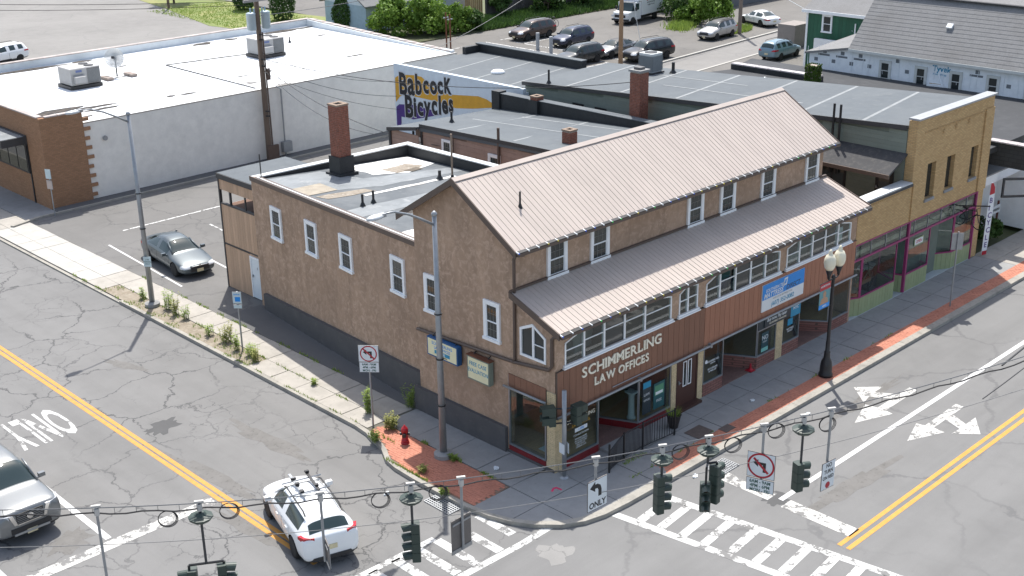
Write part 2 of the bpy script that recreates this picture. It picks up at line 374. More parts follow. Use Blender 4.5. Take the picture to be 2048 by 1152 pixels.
WHPATCH = patchy('white_roof_patch', (.78, .78, .76), [(1.1, .5, .62, (.42, .37, .31), .75), (2.6, .6, .7, (.3, .25, .19), .6)], .7)
SIDEG = mat('green_grey_siding', (.20, .235, .20), .65, .08, 2, 20, rnd=.06)
SIDEB = mat('brown_siding', (.36, .25, .20), .75, .15, 2, 20, rnd=.06)
SIDEGR = mat('green_board_siding', (.016, .10, .055), .6, .12, 2, 20, rnd=.1)
SHING = patchy('grey_shingle', (.215, .215, .215), [(.4, .45, .7, (.17, .165, .16), .7), (9, .5, .65, (.13, .13, .13), .5), (22, .5, .6, (.27, .27, .27), .4)], .9)
SHINGD = patchy('dark_shingle', (.07, .07, .072), [(5, .5, .65, (.11, .105, .1), .7)], .9)
WRAP = patchy('house_wrap', (.84, .88, .91), [(1.5, .5, .7, (.68, .75, .80), .6), (6, .55, .7, (.84, .88, .9), .5)], .45)
PINKP = mat('magenta_paint', (.30, .04, .14), .45, .1)
GREENP = mat('pale_green_board', (.30, .35, .19), .6, .1, rnd=.05)
WOODP = mat('pole_wood', (.16, .115, .085), .85, .25, 3, 25, stretch=(5, 5, .4), bmp=.3)
WOODL = mat('pale_pole_wood', (.30, .19, .11), .85, .2, 3, 25, stretch=(5, 5, .4), bmp=.3)
FENCEW = mat('grey_fence_board', (.12, .11, .11), .85, .2, rnd=.15)
CEDAR = mat('cedar_board', (.42, .28, .14), .8, .15, rnd=.1)
CHAR = mat('black_paint_print', (.02, .02, .022), .6, .1)
PLWHITE = mat('sign_white', (.72, .76, .78), .4, .03)
SREDD = mat('sign_red', (.42, .015, .03), .4, .05)
SBLUE = mat('sign_blue', (.01, .25, .70), .4, .05)
SCREAM = mat('sign_cream', (.80, .76, .5), .45, .06)
STEAL = mat('sign_teal', (.012, .26, .44), .4, .05)
SNAVY = mat('sign_dark_panel', (.03, .045, .055), .4, .1)
SYEL = mat('sign_yellow', (.68, .36, .03), .6, .1)
SPURP = mat('sign_purple', (.075, .035, .21), .6, .1)
LTBLUE = mat('pale_blue_wall', (.66, .74, .80), .75, .06)
CREAMLET = mat('cream_letter', (.88, .83, .68), .4, .05)
SIGGREEN = mat('dark_green_signal', (.035, .055, .045), .5, .15)
LENSD = mat('dark_lens', (.03, .02, .015), .2, .2)
FLAT_LAMP = mat('lamp_globe', (.80, .75, .58), .25, .06, spec=.5)
CABLE = mat('black_cable', (.02, .02, .022), .6, .1)
WIREG = mat('grey_wire', (.2, .2, .2), .5, .1, metal=.4)
HYD = mat('red_hydrant', (.40, .012, .02), .4, .12)
LEAF_W = leaf_mat('weed_leaf', (.20, .31, .05), (.30, .40, .09), (.42, .46, .14), 6)
LEAF_T = leaf_mat('tree_leaf', (.09, .18, .025), (.19, .31, .045), (.30, .42, .08), .9)
LEAF_D = leaf_mat('dark_leaf', (.035, .08, .02), (.07, .135, .03), (.12, .2, .045), .8)
LEAF_A = leaf_mat('arborvitae_leaf', (.035, .085, .02), (.075, .15, .03), (.13, .21, .05), 1.5)
BARK = mat('bark', (.11, .085, .06), .9, .25, 5, 30)
MOSS = leaf_mat('ivy_leaf', (.04, .09, .012), (.09, .15, .02), (.15, .2, .03), 3)
_txt = {}
def text(name, s, h, mt, parent, M, sx=1., ext=.004, bold=0., kind=None, align='LEFT', shear=0., label=None):
    """lettering lying in the local XZ plane of M, facing -Y; h = capital height"""
    cu = bpy.data.curves.new('lettering', 'FONT'); cu.body = s; cu.size = h/.69; cu.extrude = ext; cu.offset = bold; cu.align_x = align; cu.shear = shear
    cu.resolution_u = 3
    o = bpy.data.objects.new('lettering_tmp', cu); me = bpy.data.meshes.new_from_object(o); bpy.data.objects.remove(o)
    me.materials.clear(); me.materials.append(mt)
    me.transform(RX(pi/2) @ Matrix.Diagonal((sx, 1, 1, 1)))
    return link(name, me, parent, M, kind=kind, label=label)
# ---------------------------------------------------------------- ground, roads, pavements
RZ0 = -.13
struct('ground', MB().quad((-400,-400,-.24),(600,-400,-.24),(600,600,-.24),(-400,600,-.24)), patchy('earth', (.16,.15,.10), [(.1,.4,.6,(.09,.12,.04),.8)]))
struct('side_road', MB().quad((-80,-2.25,RZ0),(.4,-2.25,RZ0),(.4,160,RZ0),(-80,160,RZ0)), A_LEFT)
struct('main_road', MB().quad((-80,-80,RZ0),(160,-80,RZ0),(160,-2.25,RZ0),(-80,-2.25,RZ0)), A_MAIN)
def clip(poly, conv):
    """clip polygon by a convex counter-clockwise polygon"""
    out = list(poly)
    for i in range(len(conv)):
        a, b = conv[i], conv[(i+1) % len(conv)]; inp, out = out, []
        side = lambda p: (b[0]-a[0])*(p[1]-a[1])-(b[1]-a[1])*(p[0]-a[0])
        for k in range(len(inp)):
            p, q = inp[k], inp[(k+1) % len(inp)]; sp, sq = side(p), side(q)
            if sp >= 0: out.append(p)
            if sp*sq < 0: t = sp/(sp-sq); out.append((p[0]+(q[0]-p[0])*t, p[1]+(q[1]-p[1])*t))
        if not out: break
    return out
def inside(p, poly):
    r = False
    for i in range(len(poly)):
        (x1, y1), (x2, y2) = poly[i], poly[i-1]
        if (y1 > p[1]) != (y2 > p[1]) and p[0] < (x2-x1)*(p[1]-y1)/(y2-y1)+x1: r = not r
    return r
CURB = [(-2.5,90),(-2.5,45),(-2.5,32),(-2.5,20),(-2.52,7.5),(-2.6,6.75),(-2.74,6.3),(-2.78,5.95),(-3.0,5.35),(-3.33,4.75),(-3.47,4.1),(-3.52,3.1),(-3.53,2.0),(-3.5,.7),(-3.36,-.35),(-3.1,-1.1),(-2.72,-1.75),(-2.15,-2.35),(-1.5,-2.72),(-.75,-2.9),(.3,-2.96),(2,-2.97),(20,-2.97),(70,-2.97)]
def offs(pl, d):
    out = []
    for i, p in enumerate(pl):
        a, b = Vector(pl[max(i-1,0)]), Vector(pl[min(i+1,len(pl)-1)]); t = (b-a).normalized(); n = Vector((-t.y, t.x)); out.append((p[0]+n.x*d(i), p[1]+n.y*d(i)))
    return out
kw = lambda i: .17 if i < 16 else min(.32, .17+(i-15)*.03)
CIN = offs(CURB, kw)
k = MB()
for i in range(len(CURB)-1):
    n = max(1, int((Vector(CURB[i+1])-Vector(CURB[i])).length/2.4))
    for j in range(n):
        f0, f1 = j/n, (j+1)/n-(.014/(Vector(CURB[i+1])-Vector(CURB[i])).length if n > 1 else 0); L = lambda A, B, f: (A[0]+(B[0]-A[0])*f, A[1]+(B[1]-A[1])*f)
        a, b, c, d = L(CURB[i],CURB[i+1],f0), L(CURB[i],CURB[i+1],f1), L(CIN[i],CIN[i+1],f1), L(CIN[i],CIN[i+1],f0)
        h = .012 if a[1] < 27 else -.06
        bev = L(a, d, .12), L(b, c, .12)
        k.prism([a, b, c, d], -.2, [h-.03, h-.03, h, h] if False else h)
struct('kerb', k, KERB)
walk_out = CIN + [(70,.15),(.2,.15),(.2,6.6),(-.2,6.9),(-.2,90)]
sw = struct('sidewalk', MB().prism(walk_out, -.2, -.03), mat('joint_dirt', (.12,.115,.09), .95, .3, 4, 20))
def slab(poly, m, top=0.0, gap=.012):
    if len(poly) < 3: return
    cx = sum(p[0] for p in poly)/len(poly); cy = sum(p[1] for p in poly)/len(poly)
    pp = []
    for p in poly:
        dx, dy = cx-p[0], cy-p[1]; l = math.hypot(dx, dy)
        if l < .05: return
        pp.append((p[0]+dx/l*gap*1.4, p[1]+dy/l*gap*1.4))
    h = random.uniform(-.006, .004); a, b = random.uniform(-.006,.006), random.uniform(-.006,.006)
    MB().prism(pp, -.04, [top+h+a*(p[0]-cx)+b*(p[1]-cy) for p in pp]).build('paving_slab', m, sw)
y = 7.0
while y < 46:
    m = CONC_L if 27.8 < y < 38.5 else CONC
    slab([(-1.45,y),(-.22,y),(-.22,y+1.52),(-1.45,y+1.52)], m)
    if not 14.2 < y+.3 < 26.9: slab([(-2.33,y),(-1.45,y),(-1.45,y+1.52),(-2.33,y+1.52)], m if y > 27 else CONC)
    y += 1.52
MB().prism([(-2.33,14.6),(-1.47,14.6),(-1.47,26.75),(-2.33,26.75)], -.06, -.012).build('planting_strip', DIRT, sw, kind='structure')
y = .42
while y < 6.9:                                   # walk beside the corner building
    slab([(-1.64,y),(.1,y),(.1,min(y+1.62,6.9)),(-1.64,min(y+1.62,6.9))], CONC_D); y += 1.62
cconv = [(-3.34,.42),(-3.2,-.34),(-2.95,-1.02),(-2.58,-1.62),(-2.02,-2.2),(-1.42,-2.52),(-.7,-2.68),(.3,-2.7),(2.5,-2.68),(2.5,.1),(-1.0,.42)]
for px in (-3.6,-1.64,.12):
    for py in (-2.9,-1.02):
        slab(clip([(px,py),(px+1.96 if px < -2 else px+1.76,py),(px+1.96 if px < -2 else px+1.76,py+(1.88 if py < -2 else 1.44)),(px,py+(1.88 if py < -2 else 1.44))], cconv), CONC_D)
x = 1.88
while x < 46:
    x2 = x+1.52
    slab([(x,-1.02),(x2,-1.02),(x2,.1),(x,.1)], CONC_D if x < 29 else CONC); slab([(x,-2.02),(x2,-2.02),(x2,-1.02),(x,-1.02)], CONC_D if x < 29 else CONC)  # same paving: shade in the slab tone beside the buildings, plain where sunlit
    if x < 2.6: slab([(x,-2.66),(x2,-2.66),(x2,-2.02),(x,-2.02)], CONC_D)
    x = x2
MB().prism([(2.5,-2.66),(46,-2.66),(46,-2.03),(2.5,-2.03)], -.05, -.012).build('paver_bed', MORTAR, sw, kind='structure')
BUMP = [(-2.5,6.72),(-2.0,6.86),(-1.68,6.7),(-1.68,.46),(-2.6,.4),(-3.32,.42),(-3.33,2.0),(-3.32,3.1),(-3.28,4.05),(-3.14,4.72),(-2.84,5.35),(-2.6,5.95),(-2.56,6.3)]
MB().prism(BUMP, -.05, -.012).build('paver_bed', MORTAR, sw, kind='structure')
pv = MB()
def paver(cx, cy, dx, dy):
    z = random.uniform(-.004, .006); pv.box(cx-dx/2+.003, cy-dy/2+.003, -.03, cx+dx/2-.003, cy+dy/2-.003, z)
i = 0; x = 2.55
while x < 34:
    for r in range(6): paver(x+(.05 if r % 2 else 0)+.05, -2.61+r*.105, .1, .105) if False else None
    x += .21
for r in range(6):
    x = 2.55+(.105 if r % 2 else 0)
    while x < 34: paver(x+.105, -2.605+r*.105+.02, .21, .105); x += .21
for r in range(18):
    y = .4+(.105 if r % 2 else 0)
    while y < 6.9:
        c = (-1.73-r*.105, y+.105)
        if inside((c[0]-.05,c[1]), BUMP) and inside((c[0]+.03,c[1]+.08), BUMP) and inside((c[0]+.03,c[1]-.08), BUMP): paver(c[0], c[1], .105, .21)
        y += .21
pv.build('paver', PAVER, sw, kind='stuff')
# lots, alley, lane
lot = [(-.2,6.9),(46,6.9),(46,39.3),(-.2,39.3)]
struct('parking_lot', MB().prism(lot, -.2, -.018), A_LOT)
struct('rear_yard', MB().prism([(46,6.9),(120,6.9),(120,42.6),(46,36.7)], -.2, -.018), A_REAR)
struct('lane', MB().prism([(46,36.7),(120,42.6),(120,46.8),(46,40.8)], -.2, -.03), A_FAR)
struct('rear_parking_lot', MB().prism([(46,40.8),(120,46.8),(120,64.9),(32,64.9),(32,39.3),(46,39.3)], -.2, -.014), A_REAR)
struct('far_parking_lot', MB().prism([(-.2,57.5),(42,57.5),(42,86.4),(41.5,89),(44.7,103.4),(46.1,112),(46,150),(-.2,150)], -.2, -.018), A_FAR)
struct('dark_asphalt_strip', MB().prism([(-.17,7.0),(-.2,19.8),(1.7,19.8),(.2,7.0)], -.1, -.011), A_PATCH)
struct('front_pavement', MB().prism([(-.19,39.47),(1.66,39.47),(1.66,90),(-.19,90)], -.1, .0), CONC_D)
struct('alley_verge', MB().prism([(1.67,39.46),(32,39.46),(32,40.5),(1.67,40.5)], -.2, .06), A_PATCH)
MB().prism([(-1.2,38.75),(.6,39.3),(32,39.3),(32,39.45),(.4,39.45),(-1.3,38.95)], -.15, .085).build('alley_kerb', KERB, kind='structure')
MB().prism([(46,40.82),(120,46.82),(120,47.05),(46,41.05)], -.1, .09).build('lane_kerb', CONC_L, kind='structure')
MB().prism([(46,36.45),(120,42.35),(120,42.58),(46,36.68)], -.1, .02).build('lane_kerb', CONC_L, kind='structure')
struct('lawn', MB().prism([(42.02,80),(50,80),(53,83.7),(51.7,92),(51.9,95.7),(52.4,103.6),(46.12,112),(44.72,103.4),(41.52,89),(42.02,86.4)], -.2, 0), GRASS)
struct('weedy_bank', MB().prism([(32.2,65.0),(86,65.0),(88,72.5),(32.2,72.5)], -.2, .06), patchy('bank_soil', (.06,.075,.03), [(1.2,.4,.6,(.10,.09,.055),.8),(4,.5,.65,(.035,.06,.015),.8)]))
struct('driveway', MB().prism([(52.6,82),(62,82),(66,125),(53,125)], -.2, -.05), A_REAR)
# road markings, thin sheets on the road
def mark(name, polys, m, z=RZ0+.005):
    b = MB()
    for p in polys: b.prism(p, z-.003, z)
    return struct(name, b, m)
def rect(x0, y0, x1, y1): return [(x0,y0),(x1,y0),(x1,y1),(x0,y1)]
mark('centre_line', [rect(-8.66,1.5,-8.50,110), rect(-8.43,1.5,-8.27,110)], P_YEL)
mark('lane_line', [rect(-12.3,7.15,-12.1,45)], P_WHT); mark('lane_line', [rect(-15.45,7.3,-15.25,45)], P_WHT)
mark('stop_line', [rect(-15.2,6.55,-8.72,7.02)], P_WORN2)
mark('centre_line', [rect(2.95,-9.25,110,-9.1), rect(2.95,-8.95,110,-8.8)], worn_paint('bright_yellow_line', (.64,.32,.075), ROADC, .3, 3))
mark('lane_line', [rect(3.92,-6.24,110,-6.06)], P_WHT)
mark('stop_line', [rect(3.62,-5.86,4.16,-3.62)], P_WORN2); mark('stop_line', [rect(3.56,-8.85,4.12,-6.4)], P_WORN2)
f = lambda y: -.55+.15*(-2.85-y)
g = lambda y: 1.42+.15*(-3.6-y)
cw = [[(f(-2.9),-2.95),(f(-2.9)+.3,-3.0),(f(-18)+.3,-18),(f(-18),-18)], [(g(-3.3),-3.3),(g(-3.3)+.3,-3.3),(g(-18)+.3,-18),(g(-18),-18)]]
for yb in (-3.75,-4.45,-5.2,-5.95,-6.78,-7.62,-8.45,-9.3,-10.1,-10.9,-11.7,-12.5,-13.3): cw.append([(f(yb)+.31,yb-.17),(g(yb)-.01,yb+.0),(g(yb)-.01,yb+.3),(f(yb)+.31,yb+.13)])
mark('crosswalk', cw, P_WORN)
cw = [[(-16,-.02),(-5.25,-.08),(-5.25,.14),(-16,.3)], [(-16,-2.0),(-3.6,-2.2),(-2.2,-2.15),(-2.2,-1.88),(-3.6,-1.95),(-16,-1.72)]]
for xb, y0, y1 in ((-3.42,-1.5,.05),(-4.32,-1.9,-.55),(-5.25,-1.9,-.1),(-5.98,-1.85,-.03),(-6.8,-1.8,0),(-7.65,-1.75,0),(-8.5,-1.75,0),(-9.35,-1.75,0),(-10.2,-1.75,0),(-11.05,-1.75,.02),(-11.9,-1.75,.02)): cw.append(rect(xb-.16,y0,xb+.16,y1))
mark('crosswalk', cw, worn_paint('rough_white_paint', (.60,.60,.58), ROADC, .47, 3.2))
mark('turn_arrow', [[(10.16,-5.02),(11.72,-5.62),(11.78,-5.3),(14.1,-5.28),(14.1,-4.95),(11.78,-4.98),(11.72,-4.5)], [(12.68,-3.45),(11.8,-4.4),(12.35,-4.28),(12.8,-4.95),(13.3,-4.95),(12.85,-4.22),(13.5,-4.22)]], P_ARROW)
mark('turn_arrow', [[(10.22,-7.03),(11.7,-7.64),(11.76,-7.2),(14.02,-7.18),(14.02,-6.86),(11.7,-6.9),(11.63,-6.6)], [(12.43,-8.6),(11.78,-7.86),(12.3,-7.9),(12.62,-7.2),(13.15,-7.2),(12.78,-7.88),(13.5,-7.88)]], P_ARROW)
def blot(name, cx, cy, rx, ry, rot, m, seed, z=RZ0+.0025):
    rnd = random.Random(seed); pts = []
    for k in range(26):
        a = 2*pi*k/26; r = .6+.6*rnd.random(); x_, y_ = rx*r*cos(a), ry*r*sin(a); pts.append((cx+x_*cos(rot)-y_*sin(rot), cy+x_*sin(rot)+y_*cos(rot)))
    struct(name, MB().prism(pts, z-.002, z), m)
A_SAND = patchy('worn_sandy_asphalt', (.178,.172,.163), [(2.2,.45,.6,(.15,.145,.136),.8),(7,.56,.66,(.105,.1,.094),.7)], .9)
A_TAR = asphalt('tar_patch', (.105,.105,.105), 0); A_PALE = asphalt('pale_patch', (.25,.245,.235), .5, .8, .15, True, .08)
blot('road_patch', -7.25, 12.6, .75, .5, .3, A_TAR, 1); blot('road_patch', -8.0, 8.6, .3, 3.4, .14, A_SAND, 2); blot('road_patch', -8.75, 4.0, .35, 2.6, .1, A_SAND, 3)
blot('road_patch', -3.25, -3.1, .62, .55, .2, A_PALE, 4); blot('road_patch', 3.85, -6.05, .5, .42, 0, A_TAR, 5); blot('road_patch', 6.4, -7.3, 2.6, .35, -.05, A_SAND, 6); blot('road_patch', -13.1, 7.9, .9, .6, .4, A_SAND, 7)
blot('road_patch', 12.0, -4.3, 2.8, .3, .02, A_SAND, 8); blot('road_patch', -5.6, 18.5, .3, 1.2, .3, A_SAND, 9); blot('road_patch', -5.2, 9.0, .35, 2.4, .05, A_SAND, 10)
MG = Matrix(((-1,0,0,-9.42),(0,0,-1,16.9),(0,-1,0,RZ0+.004),(0,0,0,1)))
def ground_mat(x, y, z): return Matrix(((-1,0,0,x),(0,0,-1,y),(0,-1,0,z),(0,0,0,1)))
o = text('road_lettering', 'ONLY', 2.45, P_WORN, None, Matrix(((-1,0,0,-9.38),(0,0,-1,16.92),(0,-1,0,RZ0+.003),(0,0,0,1))), sx=.225, ext=.003, bold=.06, kind='structure')
o.data.transform(Matrix.Diagonal((1,1,1,1)))
# stalls
mark('stall_line', [[(.9,32.4),(1.0,32.4),(.5,24.4),(.4,24.4)]], P_WHT, -.012); mark('stall_line', [rect(2.6,33.95,16,34.07)], P_STALL, -.012)
mark('stall_line', [[(3.45,28.5),(3.55,28.5),(3.3,24.8),(3.2,24.8)]], P_WHT, -.012); mark('stall_line', [[(6.3,31.6),(6.4,31.6),(6.0,26),(5.9,26)]], P_STALL, -.012)
st = [rect(49.4,y-.07,53.7,y+.07) for y in (60.2,57.1,54.05,51.2,48.3,45.3,42.6)]+[rect(55.4,y-.07,60,y+.07) for y in (60.3,57.3,54.2,51.55,48.5,45.4)]
st += [rect(53.6,43.8,53.75,60.5), rect(55.4,45.3,55.55,58.5)]
mark('stall_line', st, P_STALL, -.009)
# utility covers, storm grates
for (a, b), (c, d) in (((5.15,-1.95),(6.0,-1.3)), ((6.2,-2.35),(6.75,-1.98))):
    o = MB().box(a, b, 0, c, d, .014).build('utility_cover', mat('rusty_steel', (.11,.085,.075), .7, .25, 6, 30)); tag(o, 'large rusty steel cover plate in the shaded pavement' if a < 6 else 'small rusty steel cover plate beside the red pavers', 'utility cover')
def grate(x0, y0, x1, y1, label, nx=11, ny=7):
    t = thing('storm_grate', label, 'storm drain', ((x0+x1)/2, (y0+y1)/2, RZ0))
    MB().quad((x0,y0,RZ0+.004),(x1,y0,RZ0+.004),(x1,y1,RZ0+.004),(x0,y1,RZ0+.004)).build('drain_pit', CHAR, t)
    for i in range(nx+1): x = x0+(x1-x0)*i/nx; piece('grate_bar', (.035, y1-y0, .03), T((x,(y0+y1)/2,RZ0+.02)), GALV, t)
    for j in range(ny+1): y = y0+(y1-y0)*j/ny; piece('cross_bar', (x1-x0, .03, .028), T(((x0+x1)/2,y,RZ0+.019)), GALV, t)
grate(-4.05,.72,-3.5,1.9,'storm grate at the kerb under the bump-out of red pavers',6,12); grate(3.85,-3.9,4.8,-3.25,'storm grate by the straight kerb at the stop line')
grate(.75,34.45,1.25,34.9,'small rusty drain grate in the alley mouth',4,1)
# ---------------------------------------------------------------- windows and building helpers
_wt = {}
def dh_window(parent, M, w, h, style='grid', frame=WHITE, name='window', cols=3):
    """double-hung window; local x right, z up from the sill, -y outward; parts are sub-parts of the window"""
    key = (round(w,3), round(h,3), style, frame.name, cols)
    if key not in _wt:
        c = .13 if w > .76 else .1 if w > .7 else .07
        b = MB()
        b.box(-w/2,-.075,h-c,w/2,.05,h).box(-w/2,-.075,0,-w/2+c,.05,h-c).box(w/2-c,-.075,0,w/2,.05,h-c)
        b.box(-w/2-.03,-.11,-.05,w/2+.03,.05,.05)
        iw, ih = w-2*c, h-c-.05; s = .03
        for z0, z1, yy in ((.05,.05+ih*.5+.02,-.028),(.05+ih*.5-.02,.05+ih,-.042)):
            b.box(-iw/2,yy-.02,z0,-iw/2+s,yy+.018,z1).box(iw/2-s,yy-.02,z0,iw/2,yy+.018,z1).box(-iw/2+s,yy-.02,z0,iw/2-s,yy+.018,z0+s).box(-iw/2+s,yy-.02,z1-s,iw/2-s,yy+.018,z1)
        g = MB().box(-iw/2+.01,-.022,.06,iw/2-.01,-.006,.05+ih*.5); g2 = MB().box(-iw/2+.01,-.036,.05+ih*.5,iw/2-.01,-.02,.04+ih)
        gm = MB(); g.v += [] 
        mu = None
        if style == 'grid':
            mu = MB(); t = .009
            for (z0, z1, yy) in ((.085,.03+ih*.5,-.032),(.07+ih*.5,ih+.02,-.046)):
                for k in range(1, cols): x = -iw/2+s+(iw-2*s)*k/cols; mu.box(x-t/2,yy,z0,x+t/2,yy+.008,z1)
                z = (z0+z1)/2; mu.box(-iw/2+s,yy-.001,z-t/2,iw/2-s,yy+.007,z+t/2)
        _wt[key] = (b.mesh('window', frame), g.mesh('pane', GLASS), g2.mesh('pane', GLASS), mu.mesh('muntin', mat('muntin_grey', (.26,.26,.24), .6, .1)) if mu else None)
    f, p1, p2, mu = _wt[key]
    o = link(name, f, parent, M)
    for nm, me in (('pane', p1), ('pane', p2), ('muntin', mu)):
        if me: link(nm, me, o, local=True)
    return o
def brickwork(x0, y0, z0, w, d, h, bl=.2, bh=.065, j=.011, shrink=None):
    """real courses of bricks round a rectangular shaft"""
    b = MB(); n = int(h/(bh+j)); t = .05
    for r in range(n):
        z = z0+r*(bh+j); off = (r % 2)*(bl+j)/2
        e = random.uniform(-.002,.002)
        for (L, fx) in ((w,0),(d,1)):
            for side in (0,1):
                p = -off
                while p < L-.01:
                    a, q = max(p,0), min(p+bl,L)
                    if q-a > .03:
                        pr = random.uniform(-.004,.004)
                        if fx == 0: yy = y0-pr if side == 0 else y0+d-t+pr; b.box(x0+a,yy,z,x0+q,yy+t,z+bh)
                        else: xx = x0-pr if side == 0 else x0+w-t+pr; b.box(xx,y0+a,z,xx+t,y0+q,z+bh)
                    p += bl+j
    return b
def chimney(name, label, x, y, z0, z1, w, d, base=0, cap='open', taper=True):
    t = thing(name, label, 'chimney', (x, y, z0))
    zb = z0+base
    if base: MB().prism([(x-w/2-.08,y-d/2-.08),(x+w/2+.08,y-d/2-.08),(x+w/2+.08,y+d/2+.08),(x-w/2-.08,y+d/2+.08)], z0-.2, zb).box(x-w/2-.2,y-d/2-.2,z0-.2,x+w/2+.2,y+d/2+.2,z0+.12).build('flashing', TARBLK, t)
    MB().box(x-w/2+.012,y-d/2+.012,zb-.05,x+w/2-.012,y+d/2-.012,z1-.02).build('mortar_core', REDMOR, t)
    brickwork(x-w/2, y-d/2, zb, w, d, z1-zb).build('brick', REDBRK, t, kind='stuff')
    if cap == 'open':
        c = MB().plate([(-w/2-.02,-d/2-.02),(w/2+.02,-d/2-.02),(w/2+.02,d/2+.02),(-w/2-.02,d/2+.02)], [[(-w/4,-d/4),(w/4,-d/4),(w/4,d/4),(-w/4,d/4)]], ((x,y,z1+.05),(1,0,0),(0,1,0)), .07)
        c.build('cap', mat('mortar_cap', (.27,.2,.15), .9, .25), t); MB().box(x-w/4,y-d/4,z1-.3,x+w/4,y+d/4,z1-.01).build('flue', CHAR, t)
    else:
        MB().box(x-w/2-.06,y-d/2-.06,z1,x+w/2+.06,y+d/2+.06,z1+.1).build('cap', CONC_D, t); MB().box(x-.2,y-.2,z1+.1,x+.2,y+.2,z1+.22).build('flue', mat('flue_lid', (.12,.12,.12), .7), t)
    return t
def pipe(name, label, x, y, z0, z1, r=.05, m=BLACK, boot=True, cat='vent pipe', group=None):
    t = thing(name, label, cat, (x,y,z0), 0, group)
    MB().tube((x,y,z0-.1),(x,y,z1),r,10).build('pipe', m, t)
    if boot: MB().lathe([(r*2.6,0),(r*2.2,.03),(r*1.5,.12),(r*1.1,.16)], (x,y,z0), 10).build('boot', TARBLK, t)
    return t
def seams(parent, pts_list, m=SEAM, w=.12, lift=.006):
    """flat tape strips on a roof, each its own part: pts=(p0,p1) world points on the roof plane"""
    for p0, p1 in pts_list:
        a, b = Vector(p0), Vector(p1); d = (b-a); d.z = 0; n = Vector((-d.y, d.x, 0)).normalized()*w/2; u = Vector((0,0,lift))
        MB().quad(a-n+u, b-n+u, b+n+u, a+n+u).build('seam_strip', m, parent)
def door(parent, M, w, h, m, handle=ALU, glass=None, name='door', frame=None, frame_m=WHITE):
    o = link(name, MB().box(-w/2,-.02,0,w/2,.03,h).mesh(name, m), parent, M)
    if frame: link('door_frame', MB().box(-w/2-frame,-.05,0,-w/2,.05,h+frame).box(w/2,-.05,0,w/2+frame,.05,h+frame).box(-w/2,-.05,h,w/2,.05,h+frame).mesh('door_frame', frame_m), o, local=True)
    link('handle', MB().box(-w/2+.06,-.07,.98,-w/2+.1,-.02,1.12).box(-w/2+.06,-.09,1.02,-w/2+.17,-.07,1.06).mesh('handle', handle), o, local=True)
    if glass:
        for (x0,z0,x1,z1) in glass: link('pane', MB().box(x0,-.028,z0,x1,-.02,z1).mesh('pane', GLASS), o, local=True)
    return o
SIDE_L = lambda y, z, x=0.0: T((x,y,z)) @ RZ(-pi/2)      # wall facing -X
FRONT = lambda x, z, y=0.0: T((x,y,z))                    # wall facing -Y
# ---------------------------------------------------------------- corner building (shop row with two metal roofs)
cb = thing('corner_building', 'brown stucco corner building with two tan metal roofs above brown board shopfronts', 'building', (9,4,0))
XR = 17.9; YU = 1.82; YB = 6.75; RY0 = 4.3; RZP = 9.27; EZ = 7.45
# gable walls + upper front wall as closed plates
gab = [(0,0),(0,4.98),(YU,5.9),(YU,7.6),(RY0,9.13),(YB,7.66),(YB,0)]
shopside = [(.42,.3),(2.14,.3),(2.14,2.9),(.33,2.9),(.33,.3)]
tri = [(.37,3.8),(1.55,3.8),(1.55,4.78),(.97,5.05),(.37,4.7)]
w = MB()
w.plate([(-y,z) for y,z in gab], [[(-y,z) for y,z in ((.33,.3),(2.14,.3),(2.14,2.9),(.33,2.9))], [(-y,z) for y,z in tri]], ((0,0,0),(0,-1,0),(0,0,1)), .25)
w.plate([(y,z) for y,z in gab], [], ((XR,0,0),(0,1,0),(0,0,1)), .25)
w.plate([(.25,5.0),(XR-.25,5.0),(XR-.25,7.55),(.25,7.55)], [], ((0,YU,0),(1,0,0),(0,0,1)), .25)
w.box(.25,YB-.25,0,XR-.25,YB,7.6)
w.build('wall', STUCCO, cb)
ARCH = {'A': (.45,5.85,[(.45,4.52),(1.3,4.78),(2.4,4.93),(3.6,4.95),(4.9,4.8),(5.85,4.6)],[1.36,2.34,3.36,4.42]),
        'B': (6.27,7.33,[(6.27,4.52),(6.7,4.74),(7.33,4.66)],[6.76]),
        'C': (7.8,12.4,[(7.8,4.48),(8.65,4.8),(9.55,4.92),(10.5,4.94),(11.4,4.78),(12.4,4.58)],[8.62,9.56,10.5,11.44]),
        'D': (12.85,17.43,[(12.85,4.54),(13.7,4.74),(14.6,4.88),(15.5,4.9),(16.4,4.75),(17.43,4.52)],[13.72,14.62,15.53,16.46])}
b = MB(); holes = []
for k_, (x0,x1,top,_) in ARCH.items(): holes.append([(x0,3.76),(x1,3.76)]+top[::-1])
b.plate([(.003,3.66),(XR-.003,3.66),(XR-.003,5.03),(.003,5.03)], holes, ((0,-.002,0),(1,0,0),(0,0,1)), .14); b.build('porch_wall', STUCCO, cb)
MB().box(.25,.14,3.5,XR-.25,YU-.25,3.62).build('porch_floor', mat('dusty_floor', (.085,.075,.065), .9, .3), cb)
MB().box(.26,YU-.27,3.63,XR-.26,YU-.252,5.6).build('porch_back_wall', mat('porch_inside_wall', (.10,.085,.07), .9, .2), cb)
